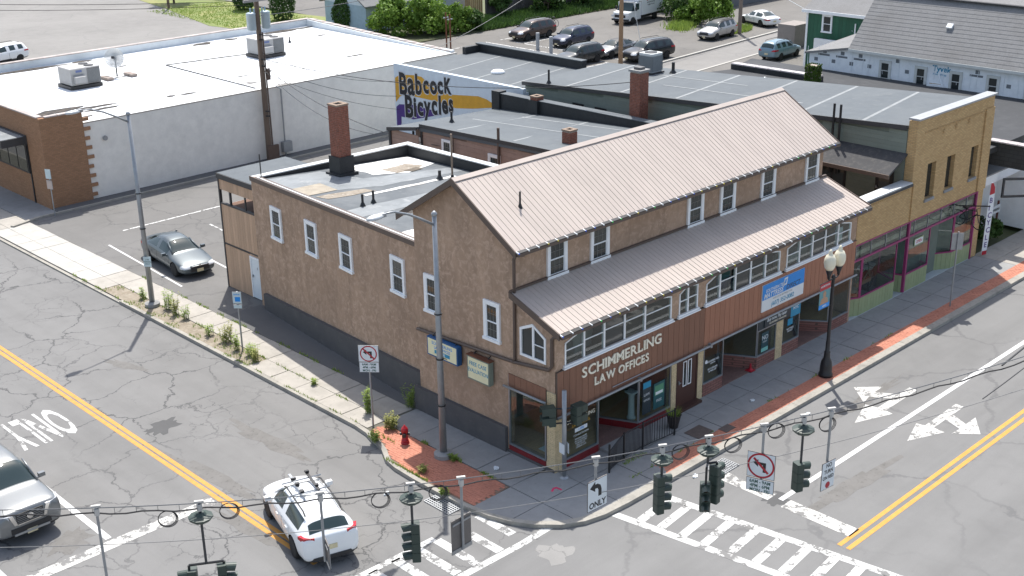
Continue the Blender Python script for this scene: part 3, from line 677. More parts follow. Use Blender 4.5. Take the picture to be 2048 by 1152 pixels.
for k_, (x0,x1,top,mull) in ARCH.items():
    f_ = MB(); fw = .055
    f_.box(x0-.06,-.075,3.68,x1+.06,.1,3.75)
    f_.box(x0,-.03,3.76,x0+fw,.05,top[0][1]-.01).box(x1-fw,-.03,3.76,x1,.05,top[-1][1]-.01)
    def zt(x):
        for (a,za),(c,zc) in zip(top, top[1:]):
            if a <= x <= c: return za+(zc-za)*(x-a)/(c-a)
        return top[-1][1]
    xs = [x0]+mull+[x1]
    for m_ in mull: f_.box(m_-.036,-.035,3.76,m_+.036,.06,zt(m_)-.005)
    for (a,za),(c,zc) in zip(top, top[1:]): f_.plate([(a,za-.05),(c,zc-.05),(c,zc-.003),(a,za-.003)], [], ((0,-.02,0),(1,0,0),(0,0,1)), .06)
    wn = f_.build('window', WHITE, cb)
    sill = MB().box(x0-.1,-.11,3.63,x1+.1,-.003,3.675).build('sill', WHITE, wn)
    for i in range(len(xs)-1):
        a, c = xs[i]+.037, xs[i+1]-.037; zm = 3.76+(zt((a+c)/2)-3.76)*.53
        MB().box(a,-.015,zm-.018,c,.03,zm+.018).build('sash_rail', WHITE, wn)
        MB().plate([(a,3.77),(c,3.77),(c,zt(c)-.04),(a,zt(a)-.04)], [], ((0,.005,0),(1,0,0),(0,0,1)), .008).build('pane', SHOP if (i+len(k_)) % 5 != 3 else GLASS, wn)
# clutter standing in the enclosed upper porch
clut = [('stored_board','pale board leaning behind the upper porch glass over the law office',(3.15,.5,3.63),(.5,.06,.8),CEDAR),('stored_chair','x',None,None,None),
        ('storage_box','dark carton behind the porch window in the middle of the front',(8.2,.8,3.63),(.7,.5,.45),mat('carton', (.18,.09,.05), .9)),
        ('storage_box','blue plastic tub on the upper porch floor',(9.9,.7,3.63),(.6,.4,.35),mat('blue_tub', (.02,.08,.25), .5)),
        ('stored_sheet','crumpled white sheet lying in the middle porch windows',(10.6,.55,3.63),(1.5,.4,.16),PLWHITE),
        ('leaning_sheet','white panel tilted in the last porch window by the yellow brick shop',(16.9,.22,3.72),(.7,.05,.6),PLWHITE),
        ('stored_sheet','grey plastic sheeting heaped in the last group of porch windows',(13.8,.6,3.63),(1.6,.5,.4),mat('plastic_sheeting', (.42,.43,.42), .4)),
        ('stored_carton','pale carton standing in the last group of porch windows',(15.1,.5,3.63),(.7,.3,.5),mat('pale_carton', (.5,.5,.46), .7)),
        ('stored_sheet','white dust sheet over furniture behind the law office porch glass',(1.9,.9,3.63),(1.1,.6,.7),mat('dust_sheet', (.3,.3,.29), .8))]
for nm, lb, p, d, m in clut:
    if p is None: continue
    bm = bmesh.new(); bmesh.ops.create_cube(bm, size=1); bmesh.ops.subdivide_edges(bm, edges=bm.edges, cuts=3, use_grid_fill=True)
    for v_ in bm.verts:
        n_ = noise.noise_vector(Vector((v_.co.x*2+p[0], v_.co.y*2, v_.co.z*2)))*(.12 if 'sheet' in nm else .012); v_.co += n_
        v_.co = Vector((v_.co.x*d[0], v_.co.y*d[1], (v_.co.z+.5)*d[2]))
    me = bpy.data.meshes.new(nm); bm.to_mesh(me); bm.free(); me.materials.append(m)
    tag(link(nm, me, None, T(p) @ RZ(.15)), lb, 'stored goods')
# upper windows
for xc in (1.98,4.09,9.36,11.33,13.97,17.05): dh_window(cb, FRONT(xc, 5.98, YU), .95, 1.26)
for yc, z in ((2.84,3.94),(5.87,4.08)): dh_window(cb, SIDE_L(yc, z), .78, 1.38)
# side corner window (slanted head)
f_ = MB(); O = ((0,0,0),(0,-1,0),(0,0,1)); tr = [(-y,z) for y,z in tri]
inn = [(-.45,3.88),(-1.47,3.88),(-1.47,4.72),(-.95,4.95),(-.45,4.65)]
f_.plate(tr, [inn], ((-.03,0,0),(0,-1,0),(0,0,1)), .1); f_.box(-.03,.9,3.88,.03,.98,4.94); wn = f_.build('window', WHITE, cb)
MB().plate(inn, [], ((.02,0,0),(0,-1,0),(0,0,1)), .01).build('pane', GLASS, wn); MB().box(-.02,.46,4.34,.015,.9,4.37).build('sash_rail', WHITE, wn)
# metal roofs: panels 0.92 m wide with ribs every 0.23 m
def roof_panels(parent, y_eave, z_eave, y_top, z_top, x0, x1, thick=.03):
    dy, dz = y_top-y_eave, z_top-z_eave; L = math.hypot(dy, dz); n = round((x1-x0)/.92); pw = (x1-x0)/n
    b = MB().box(0,0,-thick,pw-.002,L,0)
    for r in range(4):
        x = pw*r/4+.02; b.v += []; i = len(b.v)
        b.v += [(x-.015,0,0),(x+.015,0,0),(x+.015,L,0),(x-.015,L,0),(x-.008,0,.014),(x+.008,0,.014),(x+.008,L,.014),(x-.008,L,.014)]
        for f in ((4,5,6,7),(0,4,7,3),(1,2,6,5),(0,1,5,4),(3,7,6,2)): b.f.append(tuple(i+q for q in f)); b.mi.append(0)
    me = b.mesh('roof_panel', TAN_METAL)
    U = Vector((1,0,0)); V = Vector((0,dy,dz)).normalized(); Nn = U.cross(V)
    if Nn.z < 0: U = -U; Nn = U.cross(V)
    for k in range(n):
        o0 = Vector((x0+k*pw if U.x > 0 else x0+(k+1)*pw, y_eave, z_eave))
        M = Matrix(((U.x,V.x,Nn.x,o0.x),(U.y,V.y,Nn.y,o0.y),(U.z,V.z,Nn.z,o0.z),(0,0,0,1)))
        link('roof_panel', me, parent, M)
mr = MB().prism([(-.3,1.42),(18.25,1.42),(18.25,RY0),(-.3,RY0)], [EZ-.12,EZ-.12,RZP-.1,RZP-.1], [EZ-.035,EZ-.035,RZP-.035,RZP-.035]).prism([(-.3,RY0),(18.25,RY0),(18.25,7.2),(-.3,7.2)], [RZP-.1,RZP-.1,EZ-.12,EZ-.12], [RZP-.035,RZP-.035,EZ-.035,EZ-.035]).build('main_roof', BROWN, cb)
roof_panels(mr, 1.4, EZ, RY0, RZP, -.32, 18.27); roof_panels(mr, 7.22, EZ, RY0, RZP, -.32, 18.27)
MB().prism([(-.34,RY0-.16),(18.29,RY0-.16),(18.29,RY0),(-.34,RY0)], [RZP-.07,RZP-.07,RZP+.02,RZP+.02], [RZP-.05,RZP-.05,RZP+.045,RZP+.045]).prism([(-.34,RY0),(18.29,RY0),(18.29,RY0+.16),(-.34,RY0+.16)], [RZP+.02,RZP+.02,RZP-.07,RZP-.07], [RZP+.045,RZP+.045,RZP-.05,RZP-.05]).build('ridge_cap', TAN_METAL, mr)
v_ = MB()
for xx in (-.36, 18.27):
    for (ya,za),(yb,zb) in (((1.36,EZ-.02),(RY0,RZP+.0)),((RY0,RZP),(7.26,EZ-.02))): MB().prism([(xx,ya),(xx+.05,ya),(xx+.05,yb),(xx,yb)], [za-.2,za-.2,zb-.2,zb-.2], [za+.03,za+.03,zb+.03,zb+.03]).build('verge_board', BROWN, cb)
lr = MB().prism([(-.18,-.36),(18.1,-.36),(18.1,YU),(-.18,YU)], [5.02,5.02,5.86,5.86], [5.1,5.1,5.94,5.94]).build('porch_roof', BROWN, cb)
roof_panels(lr, -.38, 5.135, YU, 5.975, -.2, 18.12)
MB().box(-.22,YU-.1,5.98,18.12,YU-.01,6.04).build('roof_flashing', BROWN, lr)
v_ = MB()
for xx in (-.24, 18.12): MB().prism([(xx,-.42),(xx+.05,-.42),(xx+.05,YU),(xx,YU)], [4.93,4.93,5.78,5.78], [5.16,5.16,6.0,6.0]).build('verge_board', BROWN, cb)
def gutter(y, z, x0, x1, bulbs):
    g_ = MB().box(x0,y-.14,z-.13,x1,y,z-.01).build('gutter', BROWN, cb)
    n = int((x1-x0)/.44)
    for k in range(n):
        xa = x0+(x1-x0)*k/n; piece('gutter_guard', ((x1-x0)/n-.05,.13,.035), T((xa+(x1-x0)/n/2,y-.085,z+.004)) @ RX(.25), CHAR, g_)
        piece('gutter_hanger', (.03,.135,.04), T((xa,y-.085,z+.005)) @ RX(.25), WHITE, g_)
    bl = MB(); 
    for k in range(n): bl.mbox(T((x0+(x1-x0)*k/n, y-.16, z-.01)), .035, .035, .045, random.choice((0,1,2,3,0,0)))
    bl.build('light_string', [PLWHITE, mat('bulb_green', (.05,.5,.1)), mat('bulb_yellow', (.6,.5,.05)), mat('bulb_blue', (.05,.12,.5))], cb, kind='stuff')
gutter(1.4, EZ-.01, -.3, 18.25, 1); gutter(-.38, 5.1, -.18, 18.1, 1)
# downpipes on the side wall
dp = MB().path([(.0,1.33,7.3),(-.06,1.62,7.22),(-.07,1.72,7.1),(-.07,1.75,3.6),(-.07,1.8,3.5)], .055, 8).path([(.0,-.3,4.95),(-.06,-.05,4.9),(-.07,.06,4.8),(-.07,.07,3.85),(-.07,.2,3.68),(-.07,1.8,3.47),(-.07,6.72,3.22)], .06, 8)
dp.build('downpipe', BROWN, cb, smooth=True)
pipe('vent_pipe','thin dark vent pipe on the front slope of the tan roof',1.25,2.75,8.25,8.82,.035)
# foundation
MB().prism([(-.14,2.2),(.02,2.2),(.02,6.95),(-.14,6.95)], -.1, .92).box(-.05,.0,-.1,.02,2.2,.1).build('foundation', FOUND, cb)
# side shop window
sf = MB().box(-.02,.42,.28,.05,2.14,.34).box(-.02,2.08,.34,.05,2.14,2.9).box(-.02,.38,.34,.05,.44,2.9).build('shop_window', ALU, cb)
MB().box(.02,.44,.34,.03,2.08,2.55).build('pane', SHOP, sf)
for k_ in range(4): piece('base_tile', (.04,.42,.24), T((-.01,.62+k_*.43,.15)), REDTILE, cb)
for k_ in range(6): piece('board', (.03,.28,.46), T((-.015,.52+k_*.29,2.72)), T111D, cb)
MB().tube((-.14,.28,2.5),(-.14,2.24,2.5),.045,8).build('awning_bar', GALV, cb, smooth=True)
# corner pillar + pilasters in yellow brick
def ypillar(x0, x1, y0, y1, z0, z1):
    MB().box(x0+.01,y0+.01,z0,x1-.01,y1-.01,z1).build('pillar', YELMOR, cb); p_ = list(kids(cb))[-1]
    brickwork(x0, y0, z0, x1-x0, y1-y0, z1-z0, .2, .055).build('brick', YELBRK, bpy.data.objects[p_.name], kind='stuff')
def ypillar(x0, x1, y0, y1, z0, z1):
    p_ = MB().box(x0+.01,y0+.01,z0,x1-.01,y1-.01,z1).build('pillar', YELMOR, cb)
    brickwork(x0, y0, z0, x1-x0, y1-y0, z1-z0, .2, .055).build('brick', YELBRK, p_, kind='stuff')
ypillar(-.02,.34,-.03,.34,-.02,2.9); ypillar(5.98,6.24,-.03,.2,0,2.2); ypillar(7.5,7.8,-.03,.2,0,2.2); ypillar(12.46,12.9,-.03,.2,0,2.15)
# fascia boards (each board a part)
def boards(x0, x1, z0, z1, m, wd):
    n = round((x1-x0)/wd); q = (x1-x0)/n
    MB().box(x0,-.02,z0+.01,x1,.24,z1-.003).build('fascia_backing', CHAR, cb)
    for k_ in range(n): piece('board', (q-.014,.035,z1-z0), T((x0+q*(k_+.5),-.04,(z0+z1)/2)), m, cb)
boards(.05,7.75,1.98,3.62,T111D,.3); boards(7.76,17.88,2.08,3.62,T111,.3)
MB().box(.03,-.07,3.615,17.9,-.004,3.635).box(.03,-.07,1.96,.05,-.0,3.62).build('board_trim', BROWN, cb)
MB().tube((-.05,-.16,2.06),(8.0,-.16,2.06),.045,8).tube((8.0,-.16,2.1),(17.95,-.16,2.12),.045,8).box(4.05,-.2,1.98,4.15,-.06,2.12).box(8.0,-.2,1.98,8.1,-.06,2.14).build('awning_bar', GALV, cb)
MB().tube((2.7,-.1,2.22),(5.3,-.1,2.22),.015,6).build('sign_light_bar', ALU, cb)
# ground-floor interiors and shopfronts
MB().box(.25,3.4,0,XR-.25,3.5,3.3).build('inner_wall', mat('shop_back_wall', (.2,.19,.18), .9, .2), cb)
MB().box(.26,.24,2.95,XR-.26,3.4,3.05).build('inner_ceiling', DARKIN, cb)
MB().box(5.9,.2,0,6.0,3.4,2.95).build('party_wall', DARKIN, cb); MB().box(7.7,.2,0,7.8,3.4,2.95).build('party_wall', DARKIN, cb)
MB().prism([(.05,.06),(2.1,.06),(3.6,1.4),(3.6,3.4),(.05,3.4)], -.1, .26).prism([(5.9,.03),(4.2,.03),(3.6,1.4),(3.6,3.4),(5.9,3.4)], -.1, .26).prism([(7.8,.05),(9.03,.05),(10.5,1.3),(10.5,3.4),(7.8,3.4)], -.1, .42).prism([(11.2,.05),(14.05,.05),(15.4,1.2),(15.4,3.4),(10.5,3.4),(10.5,1.3)], -.1, .42).prism([(17.6,.05),(16.3,.05),(15.5,1.2),(15.5,3.4),(17.6,3.4)], -.1, .42).build('display_floor', WOODFL, cb)
for q_ in ([(2.1,.0),(4.2,.0),(3.6,1.4)],[(9.03,.0),(11.22,.0),(10.5,1.3)],[(14.08,0),(16.25,0),(15.45,1.15)]): MB().prism(q_, -.1, .03).build('entry_floor', mat('terracotta_floor', (.20,.12,.10), .8, .2, 3, 15), cb)
def shopwin(p0, p1, zb, z0, z1, tile, tm, head=True):
    """one run of shopfront from p0 to p1: stall riser, sill, glass, edge posts"""
    a, c = Vector((*p0,0)), Vector((*p1,0)); d = c-a; L = d.length; ang = math.atan2(d.y, d.x); M0 = T(a) @ RZ(ang)
    o = link('shop_window', MB().box(0,-.03,z0-.06,L,.05,z0).box(0,-.02,z1-.05,L,.04,z1).box(0,-.02,z0,.035,.035,z1-.05).box(L-.035,-.02,z0,L,.035,z1-.05).mesh('shop_window', ALU), cb, M0)
    link('pane', MB().box(.035,.0,z0,L-.035,.008,z1-.05).mesh('pane', SHOP), o, local=True)
    if tile:
        n = max(1, round(L/.45))
        for k_ in range(n): piece('base_tile', (L/n-.008,.05,z0-.06-zb), M0 @ T((L/n*(k_+.5),.0,(zb+z0-.06)/2)), tm, cb)
    else: link('stall_riser', MB().box(0,-.02,zb,L,.12,z0-.06).mesh('stall_riser', tm), cb, M0)
shopwin((.36,.0),(2.1,.0),-.02,.33,2.02,True,REDTILE); shopwin((4.2,.0),(5.95,.0),-.02,.33,2.1,True,REDTILE); shopwin((3.58,1.3),(4.2,.0),-.02,.33,2.1,True,REDTILE); shopwin((2.1,.0),(3.5,1.3),-.02,.33,2.1,True,REDTILE)
shopwin((7.84,.0),(9.03,.0),-.02,.55,2.12,False,PINKBRK); shopwin((10.5,1.25),(11.22,.0),-.02,.55,2.12,False,PINKBRK); shopwin((11.22,.0),(12.45,.0),-.02,.55,1.6,False,PINKBRK); shopwin((12.9,.0),(14.06,.0),-.02,.55,1.66,False,PINKBRK); shopwin((15.45,1.1),(16.25,.0),-.02,.52,2.12,False,PINKBRK); shopwin((16.25,.0),(17.75,.0),-.02,.52,2.12,False,PINKBRK)
shopwin((9.03,0),(10.45,1.25),-.02,.55,2.12,False,PINKBRK); shopwin((14.06,0),(15.4,1.15),-.02,.55,2.12,False,PINKBRK)
MB().box(11.24,-.012,1.6,14.04,.03,2.1).build('transom_panel', SNAVY, cb)
door(cb, FRONT(6.87,.02,.02), 1.1, 2.05, mat('dark_wood_door', (.07,.028,.02), .5, .2, 4, 20, stretch=(6,6,.6)), glass=((-.2,.85,-.06,1.75),(.08,.85,.22,1.75)))
MB().box(6.65,-.02,.83,6.68,-.005,1.82).box(6.83,-.02,.83,6.86,-.005,1.82).box(6.93,-.02,.83,6.96,-.005,1.82).box(7.1,-.02,.83,7.13,-.005,1.82).box(6.68,-.02,1.79,6.83,-.005,1.82).box(6.96,-.02,1.79,7.1,-.005,1.82).box(6.68,-.02,.83,6.83,-.005,.86).box(6.96,-.02,.83,7.1,-.005,.86).build('door_light_frame', WHITE, cb)
MB().box(6.24,-.02,0,6.32,.12,2.0).box(7.42,-.02,0,7.5,.12,2.0).box(6.24,-.03,1.9,7.5,.12,2.02).box(6.25,-.28,-.02,7.5,.0,.1).build('door_surround', mat('dark_wood_trim', (.06,.026,.02), .5, .2), cb)
MB().box(2.2,-.95,-.02,4.2,.0,.09).build('entry_step', CONC_D, cb)
# things in the shop windows
for i_, (x, y) in enumerate(((3.0,1.75),(4.35,.45))):
    t = thing('display_column', ('white plaster column deep inside the law office window','white plaster column at the law office window corner')[i_], 'column', (x,y,.26))
    MB().lathe([(.16,0),(.16,.06),(.12,.1),(.11,.5),(.105,.9),(.14,.95),(.16,1.0)], (x,y,.26), 16).build('shaft', PLWHITE, t, smooth=True); MB().box(x-.17,y-.17,1.26,x+.17,y+.17,1.32).build('abacus', PLWHITE, t)
t = thing('round_table','round wooden table inside the side window of the law office','table',(1.35,1.0,.26)); MB().lathe([(.42,.58),(.44,.6),(.44,.66),(.42,.68)], (1.35,1.0,.26), 24).build('table_top', mat('oak_table', (.32,.15,.05), .4, .15), t, smooth=True); MB().tube((1.35,1.0,.26),(1.35,1.0,.85),.05,8).build('leg', mat('oak_table', None), t)
tag(MB().box(.45,.75,.265,1.15,1.2,.285).build('newspaper', PLWHITE), 'sheet of paper on the floor inside the side shop window', 'paper')
def poster(x0, z0, x1, z1, label, m, lines, y=-.005, M=None):
    t = thing('window_poster', label, 'poster', ((x0+x1)/2, y, z0)); MB().box(x0,y-.012,z0,x1,y-.004,z1).build('panel', m, t)
    for (s, z, h, mm, sx) in lines: text('lettering', s, h, mm, t, T(((x0+x1)/2,y-.014,z)), sx, .001, 0, align='CENTER')
    return t
poster(4.4,.5,4.85,1.75,'tall dark teal poster with blue head in law office window',SNAVY,[('LAW',1.2,.1,PLWHITE,1),('OFFICES',1.0,.07,PLWHITE,.9)]); MB().box(4.42,-.022,1.5,4.83,-.018,1.73).build('poster_head', STEAL, bpy.data.objects['window_poster'])
p_ = poster(5.0,.5,5.6,1.5,'green and teal landscape poster in law office window by the dark door',mat('poster_teal', (.02,.10,.11), .4),[('FREE',.75,.1,PLWHITE,1)]); MB().box(5.06,-.022,1.02,5.54,-.018,1.4).build('poster_picture', mat('poster_green', (.09,.28,.16), .4), p_); MB().box(5.1,-.026,1.05,5.5,-.023,1.16).build('poster_house', PLWHITE, p_)
t = thing('window_lettering','gold and white lettering on the law office window by the corner pillar','lettering',(1.2,0,.5))
for s, z, h, m_, sx in (('SCHIMMERLING',1.55,.14,CREAMLET,.95),('LAW OFFICES',1.36,.1,SYEL,.95),('CONSULTATION',.98,.07,PLWHITE,.95),('PERSONAL INJURY',.84,.055,PLWHITE,.9),('AUTO ACCIDENTS',.76,.055,PLWHITE,.9),('WORKERS COMP',.68,.055,PLWHITE,.9),('REAL ESTATE',.6,.055,PLWHITE,.9),('CRIMINAL LAW',.52,.055,PLWHITE,.9)): text('lettering', s, h, m_, t, T((1.25,-.006,z)), sx, .001, 0, align='CENTER')
MB().box(.95,-.008,1.13,1.55,-.004,1.27).build('phone_panel', PLWHITE, t); text('lettering', '1-800', .085, SBLUE, t, T((1.25,-.011,1.16)), 1, .001, 0, align='CENTER')
t = poster(11.5,.62,11.95,1.42,'NO poster with teal bands in mattress shop window',mat('poster_slate', (.02,.07,.085), .4),[('NO',1.12,.18,PLWHITE,1),('CREDIT',1.0,.06,PLWHITE,1)]); MB().box(11.5,-.02,.62,11.95,-.017,.78).build('poster_band', mat('poster_mint', (.2,.5,.45), .4), t)
t = thing('window_lettering','white lettering on glass beside the dark door of the mattress shop','lettering',(8.3,0,.8))
for s, z, h in (('WOODEN HILL',1.28,.075),('FURNITURE',1.2,.04),('BUY ONLINE',.98,.07),('& PICK UP',.88,.07)): text('lettering', s, h, PLWHITE, t, T((8.42,-.006,z)), 1, .001, .002, align='CENTER')
MB().lathe([(.075,0),(.075,.004),(.055,.004)], (0,0,0), 20, M=T((8.02,-.006,1.36)) @ RX(pi/2)).build('round_logo', PLWHITE, t)
t = thing('window_lettering','white lettering on mattress shop glass right of yellow pilaster','lettering',(13.4,0,.8))
for s, z, h in (('MATTRESS',1.02,.07),('OUTLET',.92,.07)): text('lettering', s, h, PLWHITE, t, T((13.45,-.006,z)), 1, .001, .002, align='CENTER')
MB().box(13.25,-.008,1.2,13.6,-.004,1.48).build('sticker', STEAL, t)
t = thing('shop_banner','dark pay-later banner with blue end panel over the mattress shop windows','banner',(12.7,-.06,1.6))
MB().box(11.6,-.05,1.62,14.02,-.03,2.06).build('panel', SNAVY, t); MB().box(13.35,-.056,1.55,14.02,-.052,2.1).build('blue_panel', STEAL, t)
text('lettering','Buy now, Pay later',.13,PLWHITE,t,T((11.75,-.054,1.84)),.92,.001,.003,shear=.2); text('lettering','NO INTEREST FINANCING',.07,CREAMLET,t,T((11.9,-.054,1.7)),.95,.001,.001); text('lettering','NYC',.13,PLWHITE,t,T((13.5,-.06,1.84)),1,.001,.003)
# mattress in the shop + stock
tag(MB().box(8.9,2.2,.43,10.3,3.2,.95).build('bed', mat('bed_grey', (.2,.2,.2), .8, .1)), 'grey bed standing inside the mattress shop', 'bed')
tag(MB().box(9.3,1.75,1.0,10.3,1.8,1.3).build('shop_sign', CHAR), 'small dark sign hanging inside the mattress shop', 'sign')
text('lettering','LALOUF',.1,mat('sign_orange', (.6,.2,.05)),bpy.data.objects['shop_sign'],T((9.5,1.745,1.1)),1,.001)
tag(MB().lathe([(.13,0),(.13,.04),(.05,.08),(.03,.28),(.0,.3)], (10.95,.05,.03), 10).box(10.8,-.1,.03,11.1,.2,.05).build('traffic_cone', SREDD), 'small red marker on the mattress shop entry floor', 'cone')
# lettering over the law office
t = thing('fascia_lettering','cream raised SCHIMMERLING LAW OFFICES lettering on brown fascia boards','lettering',(3.2,-.07,2.6))
def serif_line(s_, x0, x1, z, h):
    # each raised letter its own part: a slim letter with slab serifs on its stems
    me_ = []
    for c_ in s_:
        if c_ == ' ': me_.append(None); continue
        o = text('letter', c_, h, CREAMLET, t, T((0,0,0)), 1, .02, .006); xs_ = [v.co.x for v in o.data.vertices]; me_.append((o, min(xs_), max(xs_)))
    gap = h*.17; tot = sum((m[2]-m[1]) if m else h*.3 for m in me_)+gap*(len(me_)-1); k_ = (x1-x0)/tot; x = x0
    for c_, m in zip(s_, me_):
        if not m: x += (h*.3+gap)*k_; continue
        o, a, b = m; o.data.transform(Matrix.Diagonal((k_,1,1,1)) @ T((-a,0,0))); o.matrix_basis = T((x,-.085,z)); w_ = (b-a)*k_; st = h*.2; sv = MB()
        L_ = st*.1; 
        def bar(cx, top): zz = h-.03 if top else 0; sv.box(cx-st*.62,-.021,zz,cx+st*.62,.02,zz+.03)
        if c_ in 'HMN': bar(L_+.02,0); bar(w_-L_-.02,0); bar(L_+.02,1); bar(w_-L_-.02,1)
        elif c_ == 'I': bar(w_/2,0); bar(w_/2,1)
        elif c_ in 'LERF':
            bar(L_+.02,1); bar(L_+.02,0)
            if c_ in 'LE': sv.box(w_-.03,-.021,0,w_,.02,.085)
            if c_ == 'R': bar(w_-.02,0)
        elif c_ == 'A': bar(.03,0); bar(w_-.03,0)
        elif c_ == 'W': bar(.03,1); bar(w_-.03,1)
        elif c_ in 'SCG': sv.box(w_-.06,-.021,h*.76,w_-.025,.02,h*.98)
        if sv.v: sv.v = [(q[0]+x, q[1]-.085, q[2]+z) for q in sv.v]; sv.build('serif', CREAMLET, t, kind='stuff')
        x += w_+gap*k_
serif_line('SCHIMMERLING', 1.2, 5.24, 3.07, .35); serif_line('LAW OFFICES', 1.82, 4.58, 2.6, .29)
sf_ = MB()
def serifs(s, x0, x1, z, h):
    for k_ in range(len(s)):
        if s[k_] in 'HIMRLNFEAW':
            xc = x0+(x1-x0)*(k_+.5)/len(s)
# mattress banner
t = thing('mattress_banner','large blue and white mattress shop banner with phone number on brown boards','banner',(12.6,-.08,2.4))
MB().box(11.25,-.1,2.38,14.05,-.06,3.47).build('panel', PLWHITE, t); MB().box(11.25,-.106,2.86,14.05,-.1005,3.47).build('blue_field', SBLUE, t)
text('lettering','SOUTHERN TIER',.13,PLWHITE,t,T((11.45,-.108,3.13)),.9,.001,.003,shear=.2); text('lettering','MATTRESS',.19,PLWHITE,t,T((11.35,-.108,2.9)),.98,.001,.006,shear=.2); text('lettering','DIRECT',.19,SNAVY,t,T((12.82,-.108,2.9)),1.0,.001,.002,shear=.25)
text('lettering','YOUR LOCAL MATTRESS STORE',.06,mat('grey_print', (.35,.3,.3)),t,T((12.6,-.103,2.74)),1.05,.001,0,align='CENTER'); text('lettering','(607) 352-0082',.17,STEAL,t,T((12.62,-.103,2.48)),1.0,.001,.004,align='CENTER',shear=.15)
MB().plate([(12.62,3.1),(12.84,3.12),(12.9,3.42),(12.68,3.4)], [[(12.69,3.17),(12.79,3.18),(12.83,3.35),(12.73,3.34)]], ((0,-.109,0),(1,0,0),(0,0,1)), .003).build('diamond_logo', PLWHITE, t)
# wall signs on the side
def boxsign(label, y0, y1, z0, z1, face, edge, lines, off=.28):
    t = thing('wall_sign', label, 'sign', (-off,(y0+y1)/2,z0)); MB().box(-off,y0,z0,-off+.2,y1,z1).build('cabinet', edge, t)
    MB().box(-off-.008,y0+.05,z0+.05,-off-.001,y1-.05,z1-.05).build('face', face, t)
    for s, z, h, m_, sx in lines: text('lettering', s, h, m_, t, SIDE_L((y0+y1)/2, z, -off-.01), sx, .001, .002, align='CENTER')
    MB().tube((-off+.1,y0+.2,z1),(.0,y0+.2,z1+.12),.02,6).tube((-off+.1,y1-.2,z1),(.0,y1-.2,z1+.12),.02,6).build('bracket', BLACK, t)
    return t
s_ = boxsign('cream law office box sign with blue phone panel and blue edge, behind the lamp pole',4.36,5.95,2.55,3.25,SCREAM,mat('blue_sign_edge', (.02,.10,.26)),[('SCHIMMERLING',3.02,.11,SBLUE,.95),('LAW OFFICES',2.87,.1,SBLUE,.95),('NOTARY PUBLIC',2.63,.05,CHAR,1)]); MB().box(-.295,4.75,2.7,-.289,5.55,2.83).build('phone_panel', STEAL, s_); text('lettering','1-800',.09,PLWHITE,s_,SIDE_L(5.15,2.72,-.297),1,.001,.002,align='CENTER')
s_ = boxsign('cream free case evaluation box sign with grey edge and rusty top','x' and 2.78,3.87,2.3,3.17,SCREAM,mat('grey_green_edge', (.2,.24,.2)),[('FREE CASE',2.85,.14,STEAL,.9),('EVALUATION',2.6,.14,STEAL,.82)]) if False else boxsign('cream free case evaluation box sign with grey edge and rusty top',2.78,3.87,2.3,3.17,SCREAM,mat('grey_green_edge', (.2,.24,.2)),[('FREE CASE',2.85,.14,STEAL,.9),('EVALUATION',2.6,.14,STEAL,.82)]); MB().box(-.3,2.76,3.172,-.06,3.89,3.21).build('rusty_cap', mat('rust', (.16,.06,.03), .9, .3), s_)
# ---------------------------------------------------------------- flat-roofed rear wing (its side wall runs off-square)
wg = thing('rear_wing', 'brown stucco flat-roofed wing with patched silver roof and black parapets', 'building', (5,13,0))
WA, WB, WC, WD = (.3,6.78), (1.75,19.7), (10.2,19.35), (10.0,6.78)
wx = lambda y: .3+.1122*(y-6.78)
WDIR = Vector((1.45,12.92,0)).normalized(); WANG = math.atan2(-WDIR.x, WDIR.y)
MB().prism([WA,WB,(WB[0]+.22,WB[1]-.01),(WA[0]+.22,WA[1])], 0, [6.28,5.9,5.9,6.28]).prism([(WB[0]+.0,WB[1]),WC,(WC[0],WC[1]-.25),(WB[0]+.22,WB[1]-.25)], 0, [5.87,5.83,5.83,5.87]).prism([(WC[0],WC[1]-.26),WD,(WD[0]-.25,WD[1]),(WC[0]-.25,WC[1]-.26)], 0, [5.82,6.0,6.0,5.82]).build('wall', STUCCO, wg)
zd = lambda x, y: (6.2-.03*(y-6.78)) - (x-wx(y))/(8.4)*.52
deck = MB().quad(*[(x, y, zd(x, y)) for x, y in ((wx(6.8)+.05,6.8),(9.9,6.8),(10.1,19.2),(wx(19.55)+.05,19.55))]).build('roof_deck', PATCHWORK, wg)
def patch(poly, m, lift, name='roof_patch'):
    pp = []
    for i in range(len(poly)):
        a, b = Vector(poly[i]), Vector(poly[(i+1) % len(poly)]); n = max(1, int((b-a).length/.5))
        for j in range(n):
            q = a.lerp(b, j/n); e = noise.noise(Vector((q.x*1.7, q.y*1.7, lift*90)))*.16; pp.append((q.x+e, q.y+e*.8))
    c = MB(); c.plate(pp, [], ((0,0,0),(1,0,0),(0,1,0)), 0.0)
    c.v = [(x, y, zd(x, y)+lift) for x, y, z in c.v]; k_ = len(c.v)//2; c.f = [f for f in c.f if max(f) < k_]; c.v = c.v[:k_]; c.mi = [0]*len(c.f)
    return c.build(name, m, wg)
patch([(6.0,18.9),(9.75,18.9),(9.7,16.9),(7.6,16.2),(6.2,16.9)], WHPATCH, .012)
patch([(2.1,19.1),(4.7,18.9),(5.4,16.6),(9.7,15.9),(9.7,14.9),(5.2,15.0),(1.5,15.9)], SILVER, .006)
patch([(1.1,12.6),(9.7,12.9),(9.8,12.0),(1.0,11.3)], SILVER, .006); patch([(3.5,14.2),(8.6,14.5),(8.7,14.25),(3.5,13.95)], WHPATCH, .012); patch([(4,11.0),(9.7,11.6),(9.7,11.3),(4,10.7)], WHPATCH, .012)
